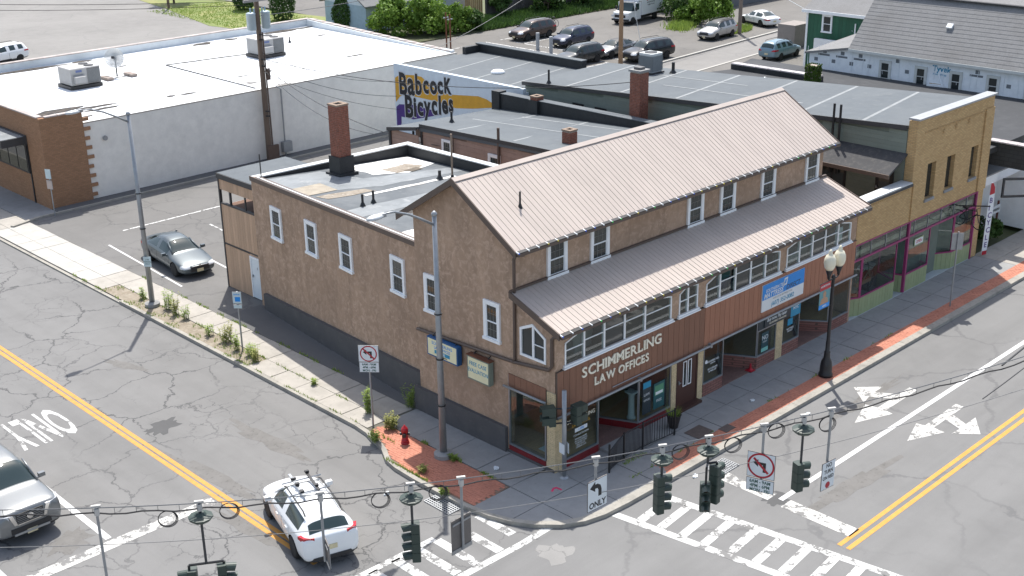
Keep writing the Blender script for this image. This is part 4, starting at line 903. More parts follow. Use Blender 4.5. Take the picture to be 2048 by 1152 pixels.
patch([(.6,8.6),(2.8,8.9),(4.5,7.4),(.6,7.0)], WHPATCH, .006); patch([(1.8,16.9),(3.4,17.0),(3.3,15.6),(1.7,15.5)], mat('tan_dirt_patch', (.33,.29,.23), .9, .25), .018)
MB().prism([(WB[0]+.25,WB[1]-.28),(WC[0]-.3,WC[1]-.28),(WC[0]-.3,WC[1]-.31),(WB[0]+.25,WB[1]-.31)], [zd(2,19.4),zd(10,19.2),zd(10,19.2),zd(2,19.4)], [5.85,5.8,5.8,5.85]).prism([(WC[0]-.28,WC[1]-.3),(WD[0]-.28,WD[1]),(WD[0]-.31,WD[1]),(WC[0]-.31,WC[1]-.3)], [zd(10,19),zd(9.8,6.8),zd(9.8,6.8),zd(10,19)], [5.8,5.97,5.97,5.8]).build('parapet_lining', TARBLK, wg)
MB().prism([(WB[0]-.03,WB[1]+.04),(WC[0]+.04,WC[1]+.04),(WC[0]+.04,WC[1]-.32),(WB[0]+.2,WB[1]-.32)], [5.872,5.832,5.832,5.872], [5.92,5.88,5.88,5.92]).prism([(WC[0]+.04,WC[1]-.325),(WD[0]+.04,WD[1]),(WD[0]-.32,WD[1]),(WC[0]-.32,WC[1]-.325)], [5.825,6.005,6.005,5.825], [5.87,6.05,6.05,5.87]).build('coping', mat('pale_coping', (.6,.62,.62), .5, .1), wg)
MB().prism([(WA[0]-.05,WA[1]),(WB[0]-.05,WB[1]+.05),(WB[0]-.005,WB[1]+.05),(WA[0]-.005,WA[1])], [6.13,5.74,5.74,6.13], [6.32,5.94,5.94,6.32]).prism([(WA[0]-.004,WA[1]),(WB[0]-.004,WB[1]-.33),(WB[0]+.24,WB[1]-.33),(WA[0]+.24,WA[1])], [6.285,5.915,5.915,6.285], [6.318,5.94,5.94,6.318]).build('roof_edge', BROWN, wg)
MB().prism([(WA[0]+.05,WA[1]),(WB[0]+.05,WB[1]-.35),(WB[0]+.12,WB[1]-.35),(WA[0]+.12,WA[1])], [6.319,5.941,5.941,6.319], [6.328,5.95,5.95,6.328]).build('edge_sealant', mat('pale_coping', None), wg)
STAIN = patchy('dirt_stain', (.30,.26,.21), [(2.5,.45,.6,(.2,.165,.125),.8),(5,.55,.68,(.5,.48,.44),.7)])
patch([(7.0,17.4),(8.6,17.7),(9.1,17.0),(8.2,16.4),(7.2,16.5)], STAIN, .02); patch([(7.6,16.6),(8.5,16.8),(8.6,16.4),(7.8,16.2)], mat('dark_dirt', (.12,.10,.075), .9, .3), .026); patch([(1.9,15.2),(4.2,15.0),(4.4,14.4),(2.0,14.5)], STAIN, .014)
for yc, z in ((8.3,4.0),(11.95,3.87),(14.65,3.76),(17.6,3.63)): dh_window(wg, T((wx(yc),yc,z)) @ RZ(-pi/2+WANG), .92, 1.4)
MB().prism([(wx(6.95)-.16,6.95),(wx(19.2)-.16,19.2),(wx(19.2)+.02,19.2),(wx(6.95)+.02,6.95)], -.1, [1.32,.72,.72,1.32]).build('foundation', FOUND, wg)
MB().tube((wx(7.6)-.03,7.6,3.22),(wx(7.6)-.03,7.6,3.22+.01),.02,6).build('wall_hook', ALU, wg)
chimney('brick_chimney','tall red brick chimney with black flashing on the patched silver roof',5.25,17.9,zd(5.25,17.9),8.72,.62,.62,base=.85)
pipe('roof_pipe','tall tan pipe at the edge of the patched roof beside the metal roof',8.3,14.1,zd(8.3,14.1),7.5,.045,mat('tan_pipe', (.25,.19,.14)),group=None)
pipe('roof_vent','short black vent next to the tall tan roof pipe',7.75,14.3,zd(7.75,14.3),zd(7.75,14.3)+.4,.07)
pipe('roof_vent','black vent stub on patched roof, nearer the stucco edge',2.35,12.7,zd(2.35,12.7),zd(2.35,12.7)+.5,.05); pipe('roof_vent','black vent stub on patched roof, behind the lamp head',3.0,12.85,zd(3,12.85),zd(3,12.85)+.52,.05)
pipe('thin_antenna','thin black pipe on the far corner of the patched roof',2.05,19.35,5.9,6.9,.025,boot=False)
# annex with board siding
an = thing('board_annex', 'tan board-sided annex with white door and open upper porch', 'shed', (3.6,21.4,0))
AX, AX2, AY0, AY1 = 2.0, 5.6, 19.75, 22.85
MB().box(AX+.08,AY0,0,AX2,AY1-.05,3.9).box(AX2-.1,AY0,3.9,AX2,AY1,5.2).box(AX+1.9,AY0,3.9,AX2-.1,AY0+.1,5.2).build('wall', mat('annex_inner', (.16,.09,.06), .9, .2), an)
nb = 15; bw = (AY1-AY0)/nb
for i in range(nb):
    yc = AY0+bw*(i+.5)
    if not (AY0 < yc < 20.75): piece('board', (.05,bw-.008,2.06), T((AX+.03,yc,1.03)), ANNEXB, an)
    else: piece('board', (.05,bw-.008,.12), T((AX+.03,yc,2.03)), ANNEXB, an)
    piece('board', (.05,bw-.008,1.85), T((AX+.03,yc,3.08)), ANNEXB, an); piece('board', (.05,bw-.008,.5), T((AX+.03,yc,4.93)), ANNEXB, an)
MB().box(AX-.01,AY0,2.09,AX+.09,AY1,2.15).box(AX-.02,AY0,4.0,AX+.1,AY1,4.08).box(AX-.02,AY1-.06,0,AX+.1,AY1+.03,5.2).box(AX,AY1-.9,4.08,AX+.08,AY1-.8,4.68).box(AX,AY0+1.0,4.08,AX+.06,AY0+1.07,4.68).box(AX-.06,AY0-.0,5.18,AX+.0,AY1+.05,5.42).build('trim', DGREY, an)
MB().box(AX-.0,AY0,5.2,AX2+.1,AY1+.05,5.4).build('roof', RUBBER, an); seams(an, [((AX+.1,21.6,5.4),(AX2,21.3,5.4)),((AX+2.2,AY0+.1,5.4),(AX+2.2,AY1,5.4))], w=.09)
MB().box(AX-.03,AY0+.02,5.405,AX2+.1,AY1+.05,5.42).build('drip_edge', RUBBER, an)
door(an, SIDE_L(20.28,.03,AX+.0), .82, 1.9, mat('white_door', (.68,.74,.78), .4, .04), frame=.07); text('house_number','1',.12,CHAR,an,SIDE_L(20.25,1.45,AX-.04),1,.003)
# ---------------------------------------------------------------- middle rear building (brown siding, grey roof)
mb = thing('middle_rear_building', 'low brown-sided building with grey seamed flat roof behind the tan metal roof', 'building', (16.5,15,0))
X0, X1, Y0m, Y1m = 13.0, 20.4, 8.0, 21.7
cz = {'a':(X0,Y0m,6.3),'b':(X1,Y0m,5.9),'c':(X1,23.9,5.05),'d':(X0,Y1m,5.86)}
MB().prism([(X0+.04,Y0m),(X1-.05,Y0m),(X1-.05,Y1m),(X0+.04,Y1m)], 0, [6.2,5.75,5.0,5.75]).prism([(X0+1.4,Y1m),(X1-.05,Y1m),(X1-.05,23.85),(X0+1.4,23.85)], 0, [5.45,4.95,4.85,5.1]).build('wall', mat('brown_wall', (.20,.14,.11), .8), mb)
for r in range(13):
    z = 3.2+r*.22; y0 = Y0m; y1 = Y1m
    if z > 5.55: y1 = min(Y1m, Y1m-(z-5.5)/.44*13.7*.9)
    if y1-y0 > 1: piece('clapboard', (.03,y1-y0,.21), T((X0+.02,(y0+y1)/2,z)) @ RY(.06), SIDEB, mb)
MB().prism([(X0-.12,Y0m),(X1,Y0m),(X1,Y1m),(X0-.12,Y1m)], [6.05,5.65,4.9,5.5], [6.19,5.79,5.02,5.7]).prism([(X0-.35,Y1m),(X1,Y1m),(X1,23.95),(X0-.35,24.0)], [5.62,5.02,4.92,5.24], [5.74,5.13,5.03,5.36]).build('roof', RUBBER, mb)
rz = lambda x, y: 6.3-.44*(y-8)/13.7 - (x-X0)/7.4*(.4+.32*(y-8)/13.7)
gr = MB()
for i in range(10):
    for j in range(14):
        xa, xb, ya, yb = X0-.12+.752*i, X0-.12+.752*(i+1), Y0m+.9786*j, Y0m+.9786*(j+1); gr.quad((xa,ya,rz(xa,ya)),(xb,ya,rz(xb,ya)),(xb,yb,rz(xb,yb)),(xa,yb,rz(xa,yb)))
gr.build('roof_membrane', RUBBER, mb)
for (a, b) in (((13.2,19.2),(20.2,20.6)),((13.2,15.3),(20.2,17.0)),((13.2,11.6),(20.2,13.3)),((13.2,9),(20.2,10))): seams(mb, [((a[0],a[1],rz(*a)),(b[0],b[1],rz(*b)))])
for a, b in (((16.3,21.5),(17.2,9)),((18.9,20.5),(19.6,9))): seams(mb, [((a[0],a[1],rz(*a)),(b[0],b[1],rz(*b)))], w=.1)
MB().prism([(X0-.14,Y0m),(X0-.1,Y0m),(X0-.1,Y1m),(X0-.14,Y1m)], [6.15,6.15,5.68,5.68], [6.31,6.31,5.87,5.87]).prism([(X0-.38,Y1m-.05),(X0-.34,Y1m-.05),(X0-.34,24.0),(X0-.38,24.0)], [5.58,5.58,5.2,5.2], [5.76,5.76,5.38,5.38]).build('roof_edge', DGREY, mb)
MB().prism([(20.3,8),(20.75,8),(20.75,24.0),(20.3,24.0)], 4.0, [6.0,6.0,5.88,5.88]).box(20.2,23.6,4.6,20.75,24.2,6.02).build('parapet', TARBLK, mb)
MB().prism([(20.26,8),(20.8,8),(20.8,23.58),(20.26,23.58)], [6.01,6.01,5.9,5.9], [6.04,6.04,5.93,5.93]).build('coping', RUBBER, mb)
dh_window(mb, SIDE_L(19.75,4.1,X0), .72, 1.28); dh_window(mb, SIDE_L(16.4,3.95,X0), .8, 1.3)
MB().box(X0-.05,Y1m-.1,0,X0+.1,Y1m+.02,5.7).box(X0-.3,23.8,0,X0-.18,23.95,5.3).box(X0-.1,22.2,0,X0-.02,22.3,5.4).build('porch_post', DGREY, mb)
for r in range(4): piece('porch_board', (.04,2.2,.2), T((X0-.2,22.8,4.55+r*.21)), SIDEB, mb)
door(mb, SIDE_L(23.1,2.6,X0+1.38), .8, 1.95, WHITE, frame=.06)
chimney('brick_chimney','small brick chimney just behind the ridge of the tan roof',14.85,13.3,rz(14.85,13.3),6.6,.5,.5)
chimney('brick_chimney','short chimney wrapped in black tar on the black parapet',20.45,20.95,5.0,6.12,.5,.5,base=.95)
pipe('roof_vent','black vent stub on the grey roof by the pale spot',14.6,21.2,rz(14.6,21.2),rz(14.6,21.2)+.55,.06); pipe('roof_pipe','brown conduit pipe rising past the grey roof edge',12.93,16.05,3,6.6,.07,BROWN,boot=False)
pipe('roof_pipe','thin bent pipe on the brown siding by the white window',12.9,19.2,3,5.9,.03,BROWN,boot=False)
# ---------------------------------------------------------------- bicycle shop: yellow brick front, green siding, long grey roof
bs = thing('bicycle_shop', 'tan brick bicycle shop with green siding, long grey roof and magenta shopfront', 'building', (25,10,0))
BX0, BXM, BX1 = 17.93, 22.2, 29.2
w = MB()
wins = [(23.45,4.1,24.2,5.72),(25.2,4.15,25.93,5.7),(27.45,4.18,28.12,5.7)]
w.plate([(BX0,3.36),(28.62,3.36),(28.62,0),(BX1,0),(BX1,7.86),(BXM,7.86),(BXM,5.12),(BX0,5.12)], [[(a,b),(c,b),(c,d),(a,d)] for a,b,c,d in wins], ((0,0,0),(1,0,0),(0,0,1)), .32)
w.box(BXM+.001,.32,3.36,BXM+.32,.418,7.8).box(BX0,.32,3.36,BXM,.5,3.9)
w.box(28.4,-.07,3.4,29.2,-.001,7.3).box(22.25,-.06,3.4,22.42,-.001,5.0); w.build('brick_front', TANBRK, bs)
for a,b,c,d in wins:
    wn = MB().box(a,.2,b,c,.26,d).build('window', BLACK, bs); MB().box(a+.07,.19,b+.07,c-.07,.199,d-.07).build('pane', GLASS, wn); MB().box(a-.05,-.06,b-.12,c+.05,.2,b-.002).build('sill', CONC_D, wn)
db = MB()
for i in range(46):
    x = 22.9+i*.13
    if x < 28.3: db.box(x,-.03,7.18,x+.065,-.001,7.25)
for i in range(26): x = 18.3+i*.145; db.box(x,-.025,4.86,x+.07,-.001,4.92)
db.build('dentil_brick', TANBRK2, bs, kind='stuff')
st_ = MB()
for cx_, cz_ in ((24.55,7.0),(25.65,7.02),(26.85,7.05)):
    for k_ in range(5): a = pi/2+k_*2*pi/5; st_.box(cx_+.0,-.05,cz_,cx_+.02,-.02,cz_+.02).tube((cx_,-.03,cz_),(cx_+.16*cos(a),-.03,cz_+.16*sin(a)),.022,5,.006)
st_.build('star_anchor', TANBRK2, bs)
MB().box(BXM-.05,-.1,7.861,BX1+.05,.42,7.94).build('coping', mat('grey_coping', (.33,.34,.35), .5, .1), bs); MB().box(BX0,-.06,5.121,BXM-.051,.5,5.18).build('coping', mat('pale_coping', None), bs); MB().box(BX0,-.1,5.02,BXM-.06,-.061,5.13).build('coping_edge', DGREY, bs)
rt = lambda x, y: 7.6-(y-.4)*.0562
MB().prism([(BXM+.02,.42),(BX1,.42),(BX1,23.6),(BXM+.02,23.6)], 0, [7.45,7.45,6.15,6.15]).build('wall', mat('green_wall', (.15,.18,.15), .8), bs)
MB().prism([(BXM-.1,.42),(BX1+.1,.42),(BX1+.1,23.7),(BXM-.1,23.7)], [7.5,7.5,6.18,6.18], [7.6,7.6,6.28,6.28]).build('roof', RUBBER, bs)
MB().prism([(BXM-.16,.42),(BXM-.1,.42),(BXM-.1,23.7),(BXM-.16,23.7)], [7.42,7.42,6.1,6.1], [7.62,7.62,6.3,6.3]).build('roof_edge', DGREY, bs)
for r in range(22):
    z = 3.55+r*.185; y1 = 23.55 if z < 6.0 else 23.55-(z-6.0)/.0562
    if y1 > 1.2: piece('clapboard', (.03,y1-.45,.18), T((BXM-.002,(.45+y1)/2,z)) @ RY(.05), SIDEG, bs)
for yy in (2.6,5.9,9.4,13.0,16.6,20.4):
    a, b = (BXM,yy), (BX1,yy+1.2); seams(bs, [((a[0],a[1],rt(*a)),(b[0],b[1],rt(*b)))], w=.15)
seams(bs, [((24.2,7,rt(24.2,7)),(24.9,16,rt(0,16))),((26.8,12,rt(0,12)),(27.4,20,rt(0,20)))], w=.12)
for yc in (19.55,17.95,13.3):
    wn = MB().box(BXM-.05,yc-.4,4.85,BXM-.018,yc+.4,5.66).build('window', BLACK, bs); MB().box(BXM-.056,yc-.26,4.97,BXM-.051,yc+.26,5.54).build('pane', GLASS, wn)
# terrace behind the low front
pr = MB().prism([(20.75,.34),(BXM-.02,.34),(BXM-.02,7.5),(20.75,7.5)], [5.62,6.28,6.28,5.62], [5.72,6.38,6.38,5.72]).build('porch_roof', SHINGD, bs)
MB().prism([(20.69,.32),(20.75,.32),(20.75,7.5),(20.69,7.5)], 5.55, 5.72).build('porch_fascia', BROWN, pr)
MB().box(BX0,.5,3.4,BXM,8,3.6).build('terrace_deck', RUBBERD, bs)
d_ = door(bs, SIDE_L(1.3,3.62,BXM-.03), .85, 1.98, BLACK, glass=((-.26,.95,.26,1.75),)); MB().box(BXM-.07,1.15,5.2,BXM-.065,1.45,5.4).build('door_wreath', CREAMLET, d_)
wn = MB().box(BXM-.06,3.2,3.65,BXM-.02,4.6,5.6).build('window', BLACK, bs); MB().box(BXM-.07,3.3,3.75,BXM-.061,3.85,5.5).box(BXM-.07,3.95,3.75,BXM-.061,4.5,5.5).build('pane', GLASS, wn)
pipe('roof_pipe','nearer of two black pipes standing on the green siding',22.0,3.95,5,8.05,.055,BLACK,boot=False); pipe('roof_pipe','farther right of two black pipes standing on the green siding',22.0,3.62,5,8.05,.055,BLACK,boot=False)
pipe('roof_vent','short black vent at the back left corner of the long grey roof',22.35,21.9,rt(0,21.9),rt(0,21.9)+.75,.06); pipe('roof_vent','thick black vent beside the air conditioner on the long grey roof',28.1,17.9,rt(0,17.9),rt(0,17.9)+.6,.09)
chimney('brick_chimney','big red brick chimney with slab cap in front of the green siding',21.4,14.7,3.0,8.15,.66,.66,cap='slab')
# condenser unit
t = thing('air_conditioner','round-cornered grey condenser unit on the long grey roof behind the big chimney','air conditioner',(27.6,19.1,rt(0,19.1)))
bm_ = MB(); zc = rt(0,19.1)
def rrect(cx, cy, hx, hy, r, n=4): return [(cx+sx*(hx-r)+r*cos(a0+k_*pi/2/n), cy+sy*(hy-r)+r*sin(a0+k_*pi/2/n)) for sx,sy,a0 in ((1,1,0),(-1,1,pi/2),(-1,-1,pi),(1,-1,1.5*pi)) for k_ in range(n+1)]
bm_.prism(rrect(27.6,19.1,.47,.47,.12), zc+.1, zc+1.02).build('casing', mat('ac_grey', (.33,.36,.37), .5, .06), t); MB().prism(rrect(27.6,19.1,.49,.49,.12), zc+1.02, zc+1.14).build('top', mat('ac_light', (.55,.57,.56), .5, .05), t); MB().lathe([(.36,0),(.36,.03),(.1,.06)], (27.6,19.1,zc+1.14), 20).build('fan_guard', BLACK, t); MB().box(27.05,18.55,zc,28.15,19.65,zc+.1).build('base', TARBLK, t)
fl = MB()
for k_ in range(28):
    x = 27.13+k_*.0345; fl.box(x,18.62,zc+.16,x+.012,18.635,zc+.98); fl.box(27.115,18.63+k_*.0345,zc+.16,27.13,18.642+k_*.0345,zc+.98)
fl.build('fins', mat('ac_fin', (.22,.24,.25), .5), t, kind='stuff')
# rear block with the painted wall
rb = thing('painted_wall_building', 'low grey-roofed rear building with white wall painted Babcock Bicycles', 'building', (25,29,0))
if True:
    rb['label'] = 'low grey-roofed rear building with a painted yellow and purple lettered wall'
MB().prism([(21.7,23.25),(29,23.75),(29,34.5),(21.7,34.5)], 0, 5.72).box(21.7,23.25,5.72,21.95,34.5,5.98).build('wall', LTBLUE, rb)
MB().prism([(21.96,23.76),(28.98,23.76),(28.98,34.48),(21.96,34.48)], 5.722, 5.76).build('roof', RUBBER, rb)
seams(rb, [((22.0,y_,5.76),(28.8,y_+1.3,5.76)) for y_ in (25.2,28.0,30.8)], w=.12)
MB().box(28.6,25.2,5.3,29.0,34.5,6.25).box(27.4,34.2,5.4,28.6,34.5,6.2).build('parapet', TARBLK, rb); MB().box(28.55,25.2,6.251,29.05,34.55,6.3).build('coping', RUBBER, rb)
PX = 21.69
def wallshape(name, pts, m, lift): return MB().plate([(-y_,z_) for y_,z_ in pts], [], ((PX-lift,0,0),(0,-1,0),(0,0,1)), .003).build(name, m, rb)
wallshape('painted_band', [(34.42,3.6),(34.4,5.1),(33.9,5.36),(32.6,5.5),(31.9,5.5),(30.6,4.9),(29.4,4.78),(26.9,5.05),(26.2,4.97),(25.4,4.72),(25.8,4.55),(27.4,4.25),(28.9,4.05),(30.5,4.2),(33.6,4.2),(34.0,4.0)], SYEL, .004)
wallshape('painted_band', [(34.42,2.1),(34.4,3.3),(34.1,3.5),(32.8,3.65),(30.7,3.6),(30.4,3.4),(32.8,2.75),(33.95,2.75),(34.0,2.1)], SPURP, .004)
for s_, y_, z_, h_, wd_ in (('B',34.05,4.22,1.25,.75),('a',33.22,4.3,1.0,.76),('b',32.5,4.42,1.15,.74),('c',31.75,4.6,.75,.78),('o',31.12,4.66,.75,.78),('c',30.44,4.76,.72,.78),('K',29.85,4.85,.85,.68),('B',33.6,2.85,1.3,.76),('i',32.75,3.0,1.15,.8),('c',32.38,3.15,.82,.78),('y',31.7,3.28,.8,.72),('c',31.05,3.42,.82,.72),('l',30.42,3.5,1.05,.8),('e',30.1,3.62,.78,.72),('s',29.48,3.78,.76,.68)):
    hh = h_ if s_ in 'BKlbi' else h_*1.36
    text('painted_letter', s_, hh*1.04, mat('letter_halo', (.6,.62,.64)), rb, SIDE_L(y_+.03,z_-.02,PX-.006), wd_*.98, .001, .1); text('painted_letter', s_, hh, CHAR, rb, SIDE_L(y_,z_,PX-.0105), wd_, .001, .06)
tag(MB().lathe([(.42,0),(.42,.08),(.34,.16),(.3,.18),(.0,.24)], (24.6,28.3,5.76), 16).build('roof_ventilator', WHITE, None, smooth=True), 'round white vent cap on the rear grey roof by the lettered wall', 'vent')
# ---------------------------------------------------------------- bicycle shop front at street level
MB().box(18,2.8,0,29,2.9,3.4).box(BX0,.3,3.3,29,2.8,3.36).box(BX0,.3,0,BX0+.1,2.8,3.3).build('inner_wall', mat('shop_inside', (.4,.36,.32), .9, .2), bs)
MB().box(BX0,.0,-.1,29,2.8,.03).build('shop_floor', mat('shop_grey_floor', (.42,.46,.48), .6, .1), bs)
MB().box(BX0,-.02,2.6,28.6,.08,2.68).box(BX0,-.02,3.3,28.6,.06,3.355).box(22.3,-.04,.05,22.42,.08,3.3).box(28.52,-.04,0,28.62,.1,3.36).build('magenta_trim', PINKP, bs)
wn = MB().box(BX0+.02,.02,2.68,BX0+.04,.03,3.3).build('transom_window', ALU, bs); MB().box(BX0+.05,.025,2.69,22.29,.035,3.29).box(22.43,.025,2.69,28.51,.035,3.29).build('pane', SHOP, wn)
tb = MB()
for k_ in range(9): tb.box(BX0+1.2*k_+.1,.0,2.68,BX0+1.2*k_+.13,.06,3.3)
tb.build('transom_bar', ALU, wn); MB().box(BX0+.1,.15,2.75,28.5,.3,2.95).build('transom_backing', mat('transom_stock', (.45,.4,.3), .8, .4, 2, 6), bs)
def bikewin(p0, p1, z0=.88, zt=2.6, zb=.03):
    a, c = Vector((*p0,0)), Vector((*p1,0)); d = c-a; L = d.length; M0 = T(a) @ RZ(math.atan2(d.y,d.x))
    o = link('shop_window', MB().box(0,-.03,z0-.06,L,.05,z0).box(0,-.02,z0,.06,.04,zt).box(L-.06,-.02,z0,L,.04,zt).mesh('shop_window', PINKP), bs, M0)
    link('pane', MB().box(.06,.0,z0,L-.06,.008,zt).mesh('pane', SHOP), o, local=True)
    n = max(1, round(L/.24))
    for k_ in range(n): piece('riser_board', (L/n-.012,.04,z0-.06-zb), M0 @ T((L/n*(k_+.5),0,(z0-.06+zb)/2)), GREENP, bs)
for p0, p1 in (((17.97,.35),(18.65,.02)),((18.65,.02),(21.5,.02)),((21.5,.02),(22.0,1.1)),((22.0,1.1),(22.35,.02)),((22.35,.02),(24.4,.02)),((24.4,.02),(24.75,1.1)),((24.75,1.1),(26.65,.02)),((26.65,.02),(28.5,.02))): bikewin(p0, p1)
def bike(label, loc, rz, frame_m, s=1.0, cat='bicycle', lean=0, group=None, name='bicycle'):
    t = thing(name, label, cat, loc, rz, group); M = T(loc) @ RZ(rz) @ RX(lean)
    def P(x, z, y=0): return tuple(M @ Vector((x*s, y*s, z*s)))
    for cx_ in (-.52,.52):
        wp = [(cx_+.34*cos(a), .34+.34*sin(a)) for a in [2*pi*k_/20 for k_ in range(20)]]
        wl = MB().path([P(*q) for q in wp], .024*s, 5, closed=True).build('wheel', BLACK, t)
        sp_ = MB()
        for k_ in range(8): sp_.tube(P(cx_,.34), P(cx_+.33*cos(k_*pi/4), .34+.33*sin(k_*pi/4)), .005*s, 3)
        sp_.build('spoke', ALU, wl)
    fr = MB()
    for a, b in (((-.52,.34),(-.08,.32)),((-.08,.32),(-.2,.84)),((-.2,.8),(.36,.84)),((-.08,.32),(.4,.72)),((-.52,.34),(-.19,.74)),((.36,.92),(.52,.34))): fr.tube(P(*a), P(*b), .02*s, 6)
    fr.build('frame', frame_m, t)
    MB().tube(P(.36,.92,-.28), P(.36,.95,.28), .014*s, 6).tube(P(.36,.84), P(.36,.94), .016*s, 6).build('handlebar', BLACK, t); MB().mbox(M @ T((-.21*s,0,.88*s)), .26*s, .13*s, .06*s).build('saddle', BLACK, t)
    MB().path([P(-.08+.1*cos(a), .32+.1*sin(a), .04) for a in [2*pi*k_/12 for k_ in range(12)]], .01*s, 4, closed=True).build('chainring', BLACK, t)
    return t
bike('green cargo bicycle with wooden box in the first bike shop window', (20.1,.75,.55), 0, mat('bike_green', (.03,.16,.09), .3), 1.15); MB().box(19.5,.68,.88,20.7,.82,1.05).build('cargo_board', mat('cargo_wood', (.35,.16,.07), .5), bpy.data.objects['bicycle'])
bike('pale bicycle behind the shop window right of the magenta post', (23.4,.9,.5), .5, PLWHITE, .9)
bike('red bicycle on a display table inside the bike shop', (25.9,1.7,1.15), .4, mat('bike_red', (.3,.02,.03), .3), 1.0); bike('black bicycle inside the shop doorway left of the magenta post', (22.0,1.9,.6), .9, BLACK, 1.0)
for (x_, y_, lb) in ((25.7,1.7,'white display table inside the right bike shop window'),(22.0,1.6,'white display table behind the left bike shop doorway')):
    t = thing('display_table', lb, 'table', (x_,y_,.03), .3); MB().mbox(T((x_,y_,1.1)) @ RZ(.3), 1.6, .6, .05).build('table_top', PLWHITE, t)
    for sx in (-.6,.6): MB().mbox(T((x_,y_,.55)) @ RZ(.3) @ T((sx,0,0)), .04, .5, 1.05).build('leg', BLACK, t)
t = thing('window_sign','green edged open sign in bike shop window','sign',(23.3,.1,2.1)); MB().box(22.95,-.012,2.05,23.75,-.004,2.4).build('border', GREENP, t); MB().box(23.0,-.018,2.1,23.7,-.0125,2.35).build('panel', PLWHITE, t); text('lettering','OPEN',.14,SREDD,t,T((23.35,-.02,2.16)),1,.001,.003,align='CENTER')
t = thing('bicycle_bracket','black pole bracket holding a bicycle out from the brick front','bracket',(26.85,0,3.0)); MB().tube((26.85,.0,3.05),(26.8,-1.5,3.35),.03,6).build('arm', BLACK, t)
bike('black bicycle hung from a pole over the pavement', (26.85,-.55,2.15), -pi/2-.15, BLACK, 1.0)
# banner flag by the brick front
t = thing('feather_flag','tall white and red feather flag at the right end of the brick front','flag',(29.45,-.2,0)); MB().plate([(0,0),(.3,0),(.36,.6),(.4,2.4),(.36,3.3),(.2,3.6),(.05,3.6)], [], ((29.3,-.25,.05),(.95,-.3,0),(0,0,1)), .01).build('cloth', PLWHITE, t)
MB().plate([(.05,3.0),(.365,3.05),(.34,3.35),(.2,3.58),(.06,3.58)], [], ((29.3,-.262,.05),(.95,-.3,0),(0,0,1)), .002).plate([(.0,.0),(.3,0),(.32,.2),(.02,.2)], [], ((29.3,-.262,.05),(.95,-.3,0),(0,0,1)), .002).build('red_end', SREDD, t)
for k_ in range(7): text('lettering', 'BICYCLE'[k_], .26, SPURP, t, T((29.38,-.285,2.65-k_*.37)) @ RZ(-.3) , 1, .001, .004)
# ---------------------------------------------------------------- dark-roofed building, white garage, block wall
dr = thing('dark_roof_building', 'wide flat dark-roofed building between the bicycle shop and the wrapped house', 'building', (35,10,0))
MB().prism([(29.45,4.3),(42,4.3),(42,22.5),(38.2,21.4),(29.45,24)], 0, 4.6).prism([(29.45,.6),(42,.6),(42,22.5),(38.2,21.4),(29.45,24)], 4.602, 4.85).build('wall', BLOCK, dr); MB().prism([(29.46,.61),(41.98,.61),(41.98,22.4),(38.2,21.3),(29.46,23.9)], 4.852, 4.88).build('roof', RUBBERD, dr)
for i in range(7): piece('coping_tile', (.5,.86,.07), T((38.5+.02*i,20.9-.9*i,5.22)), mat('glazed_coping', (.5,.45,.44), .3, .15, rnd=.1), dr)
MB().box(38.3,15.0,4.85,38.8,21.4,5.18).build('parapet', TARBLK, dr)
MB().prism([(31.5,1.05),(31.8,1.05),(31.8,-.9),(31.5,-.9)], 3.9, 5.05).build('block_wall', BLOCK, dr)
for i in range(4): piece('coping_tile', (.5,.46,.06), T((31.65,.85-.48*i,5.085)), mat('glazed_coping', None), dr)
tag(MB().lathe([(.12,0),(.12,.35),(.16,.38),(.16,.5),(.02,.56)], (35.5,16.9,4.85), 10).build('roof_vent', GALV), 'galvanised vent with cap on the dark flat roof', 'vent pipe')
pipe('roof_vent','small dark vent on the dark flat roof near the wrapped house',37.3,12.3,4.85,5.25,.07)
wgarage = thing('white_garage','white low garage with flat canopy at the right edge','building',(32,2,0))
MB().box(31.2,1.8,0,38,2.0,3.0).box(34.6,-2.5,0,38,1.8,3.6).build('wall', mat('white_render', (.82,.83,.83), .8, .06), wgarage); MB().box(29.5,.62,3.0,34.58,4,3.45).build('canopy', mat('white_render', None), wgarage); MB().box(29.48,.6,3.451,34.59,4.02,3.52).build('canopy_edge', CONC_D, wgarage)
t = thing('sign_frame','empty grey metal sign frame on the white garage','sign frame',(33,.5,2.6)); M_ = ((32.0,.3,0),(.93,-.37,0),(0,0,1)); MB().plate([(0,2.2),(1.9,2.0),(1.9,3.0),(0,3.2)], [[(.1,2.3),(1.8,2.12),(1.8,2.9),(.1,3.08)]], M_, .08).build('frame', DGREY, t)
t = thing('post_sign','small white sign between two brown posts by the garage','sign',(33.4,1.2,0)); MB().tube((32.7,1.1,0),(32.7,1.1,1.45),.06,8).tube((34.0,1.3,0),(34.0,1.3,1.4),.06,8).build('post', mat('brown_post', (.13,.04,.03), .7), t); MB().box(32.85,1.06,.95,33.75,1.1,1.35).build('panel', PLWHITE, t); text('lettering','PARKING',.13,CHAR,t,T((33.3,1.05,1.08)),.9,.001,.002,align='CENTER')
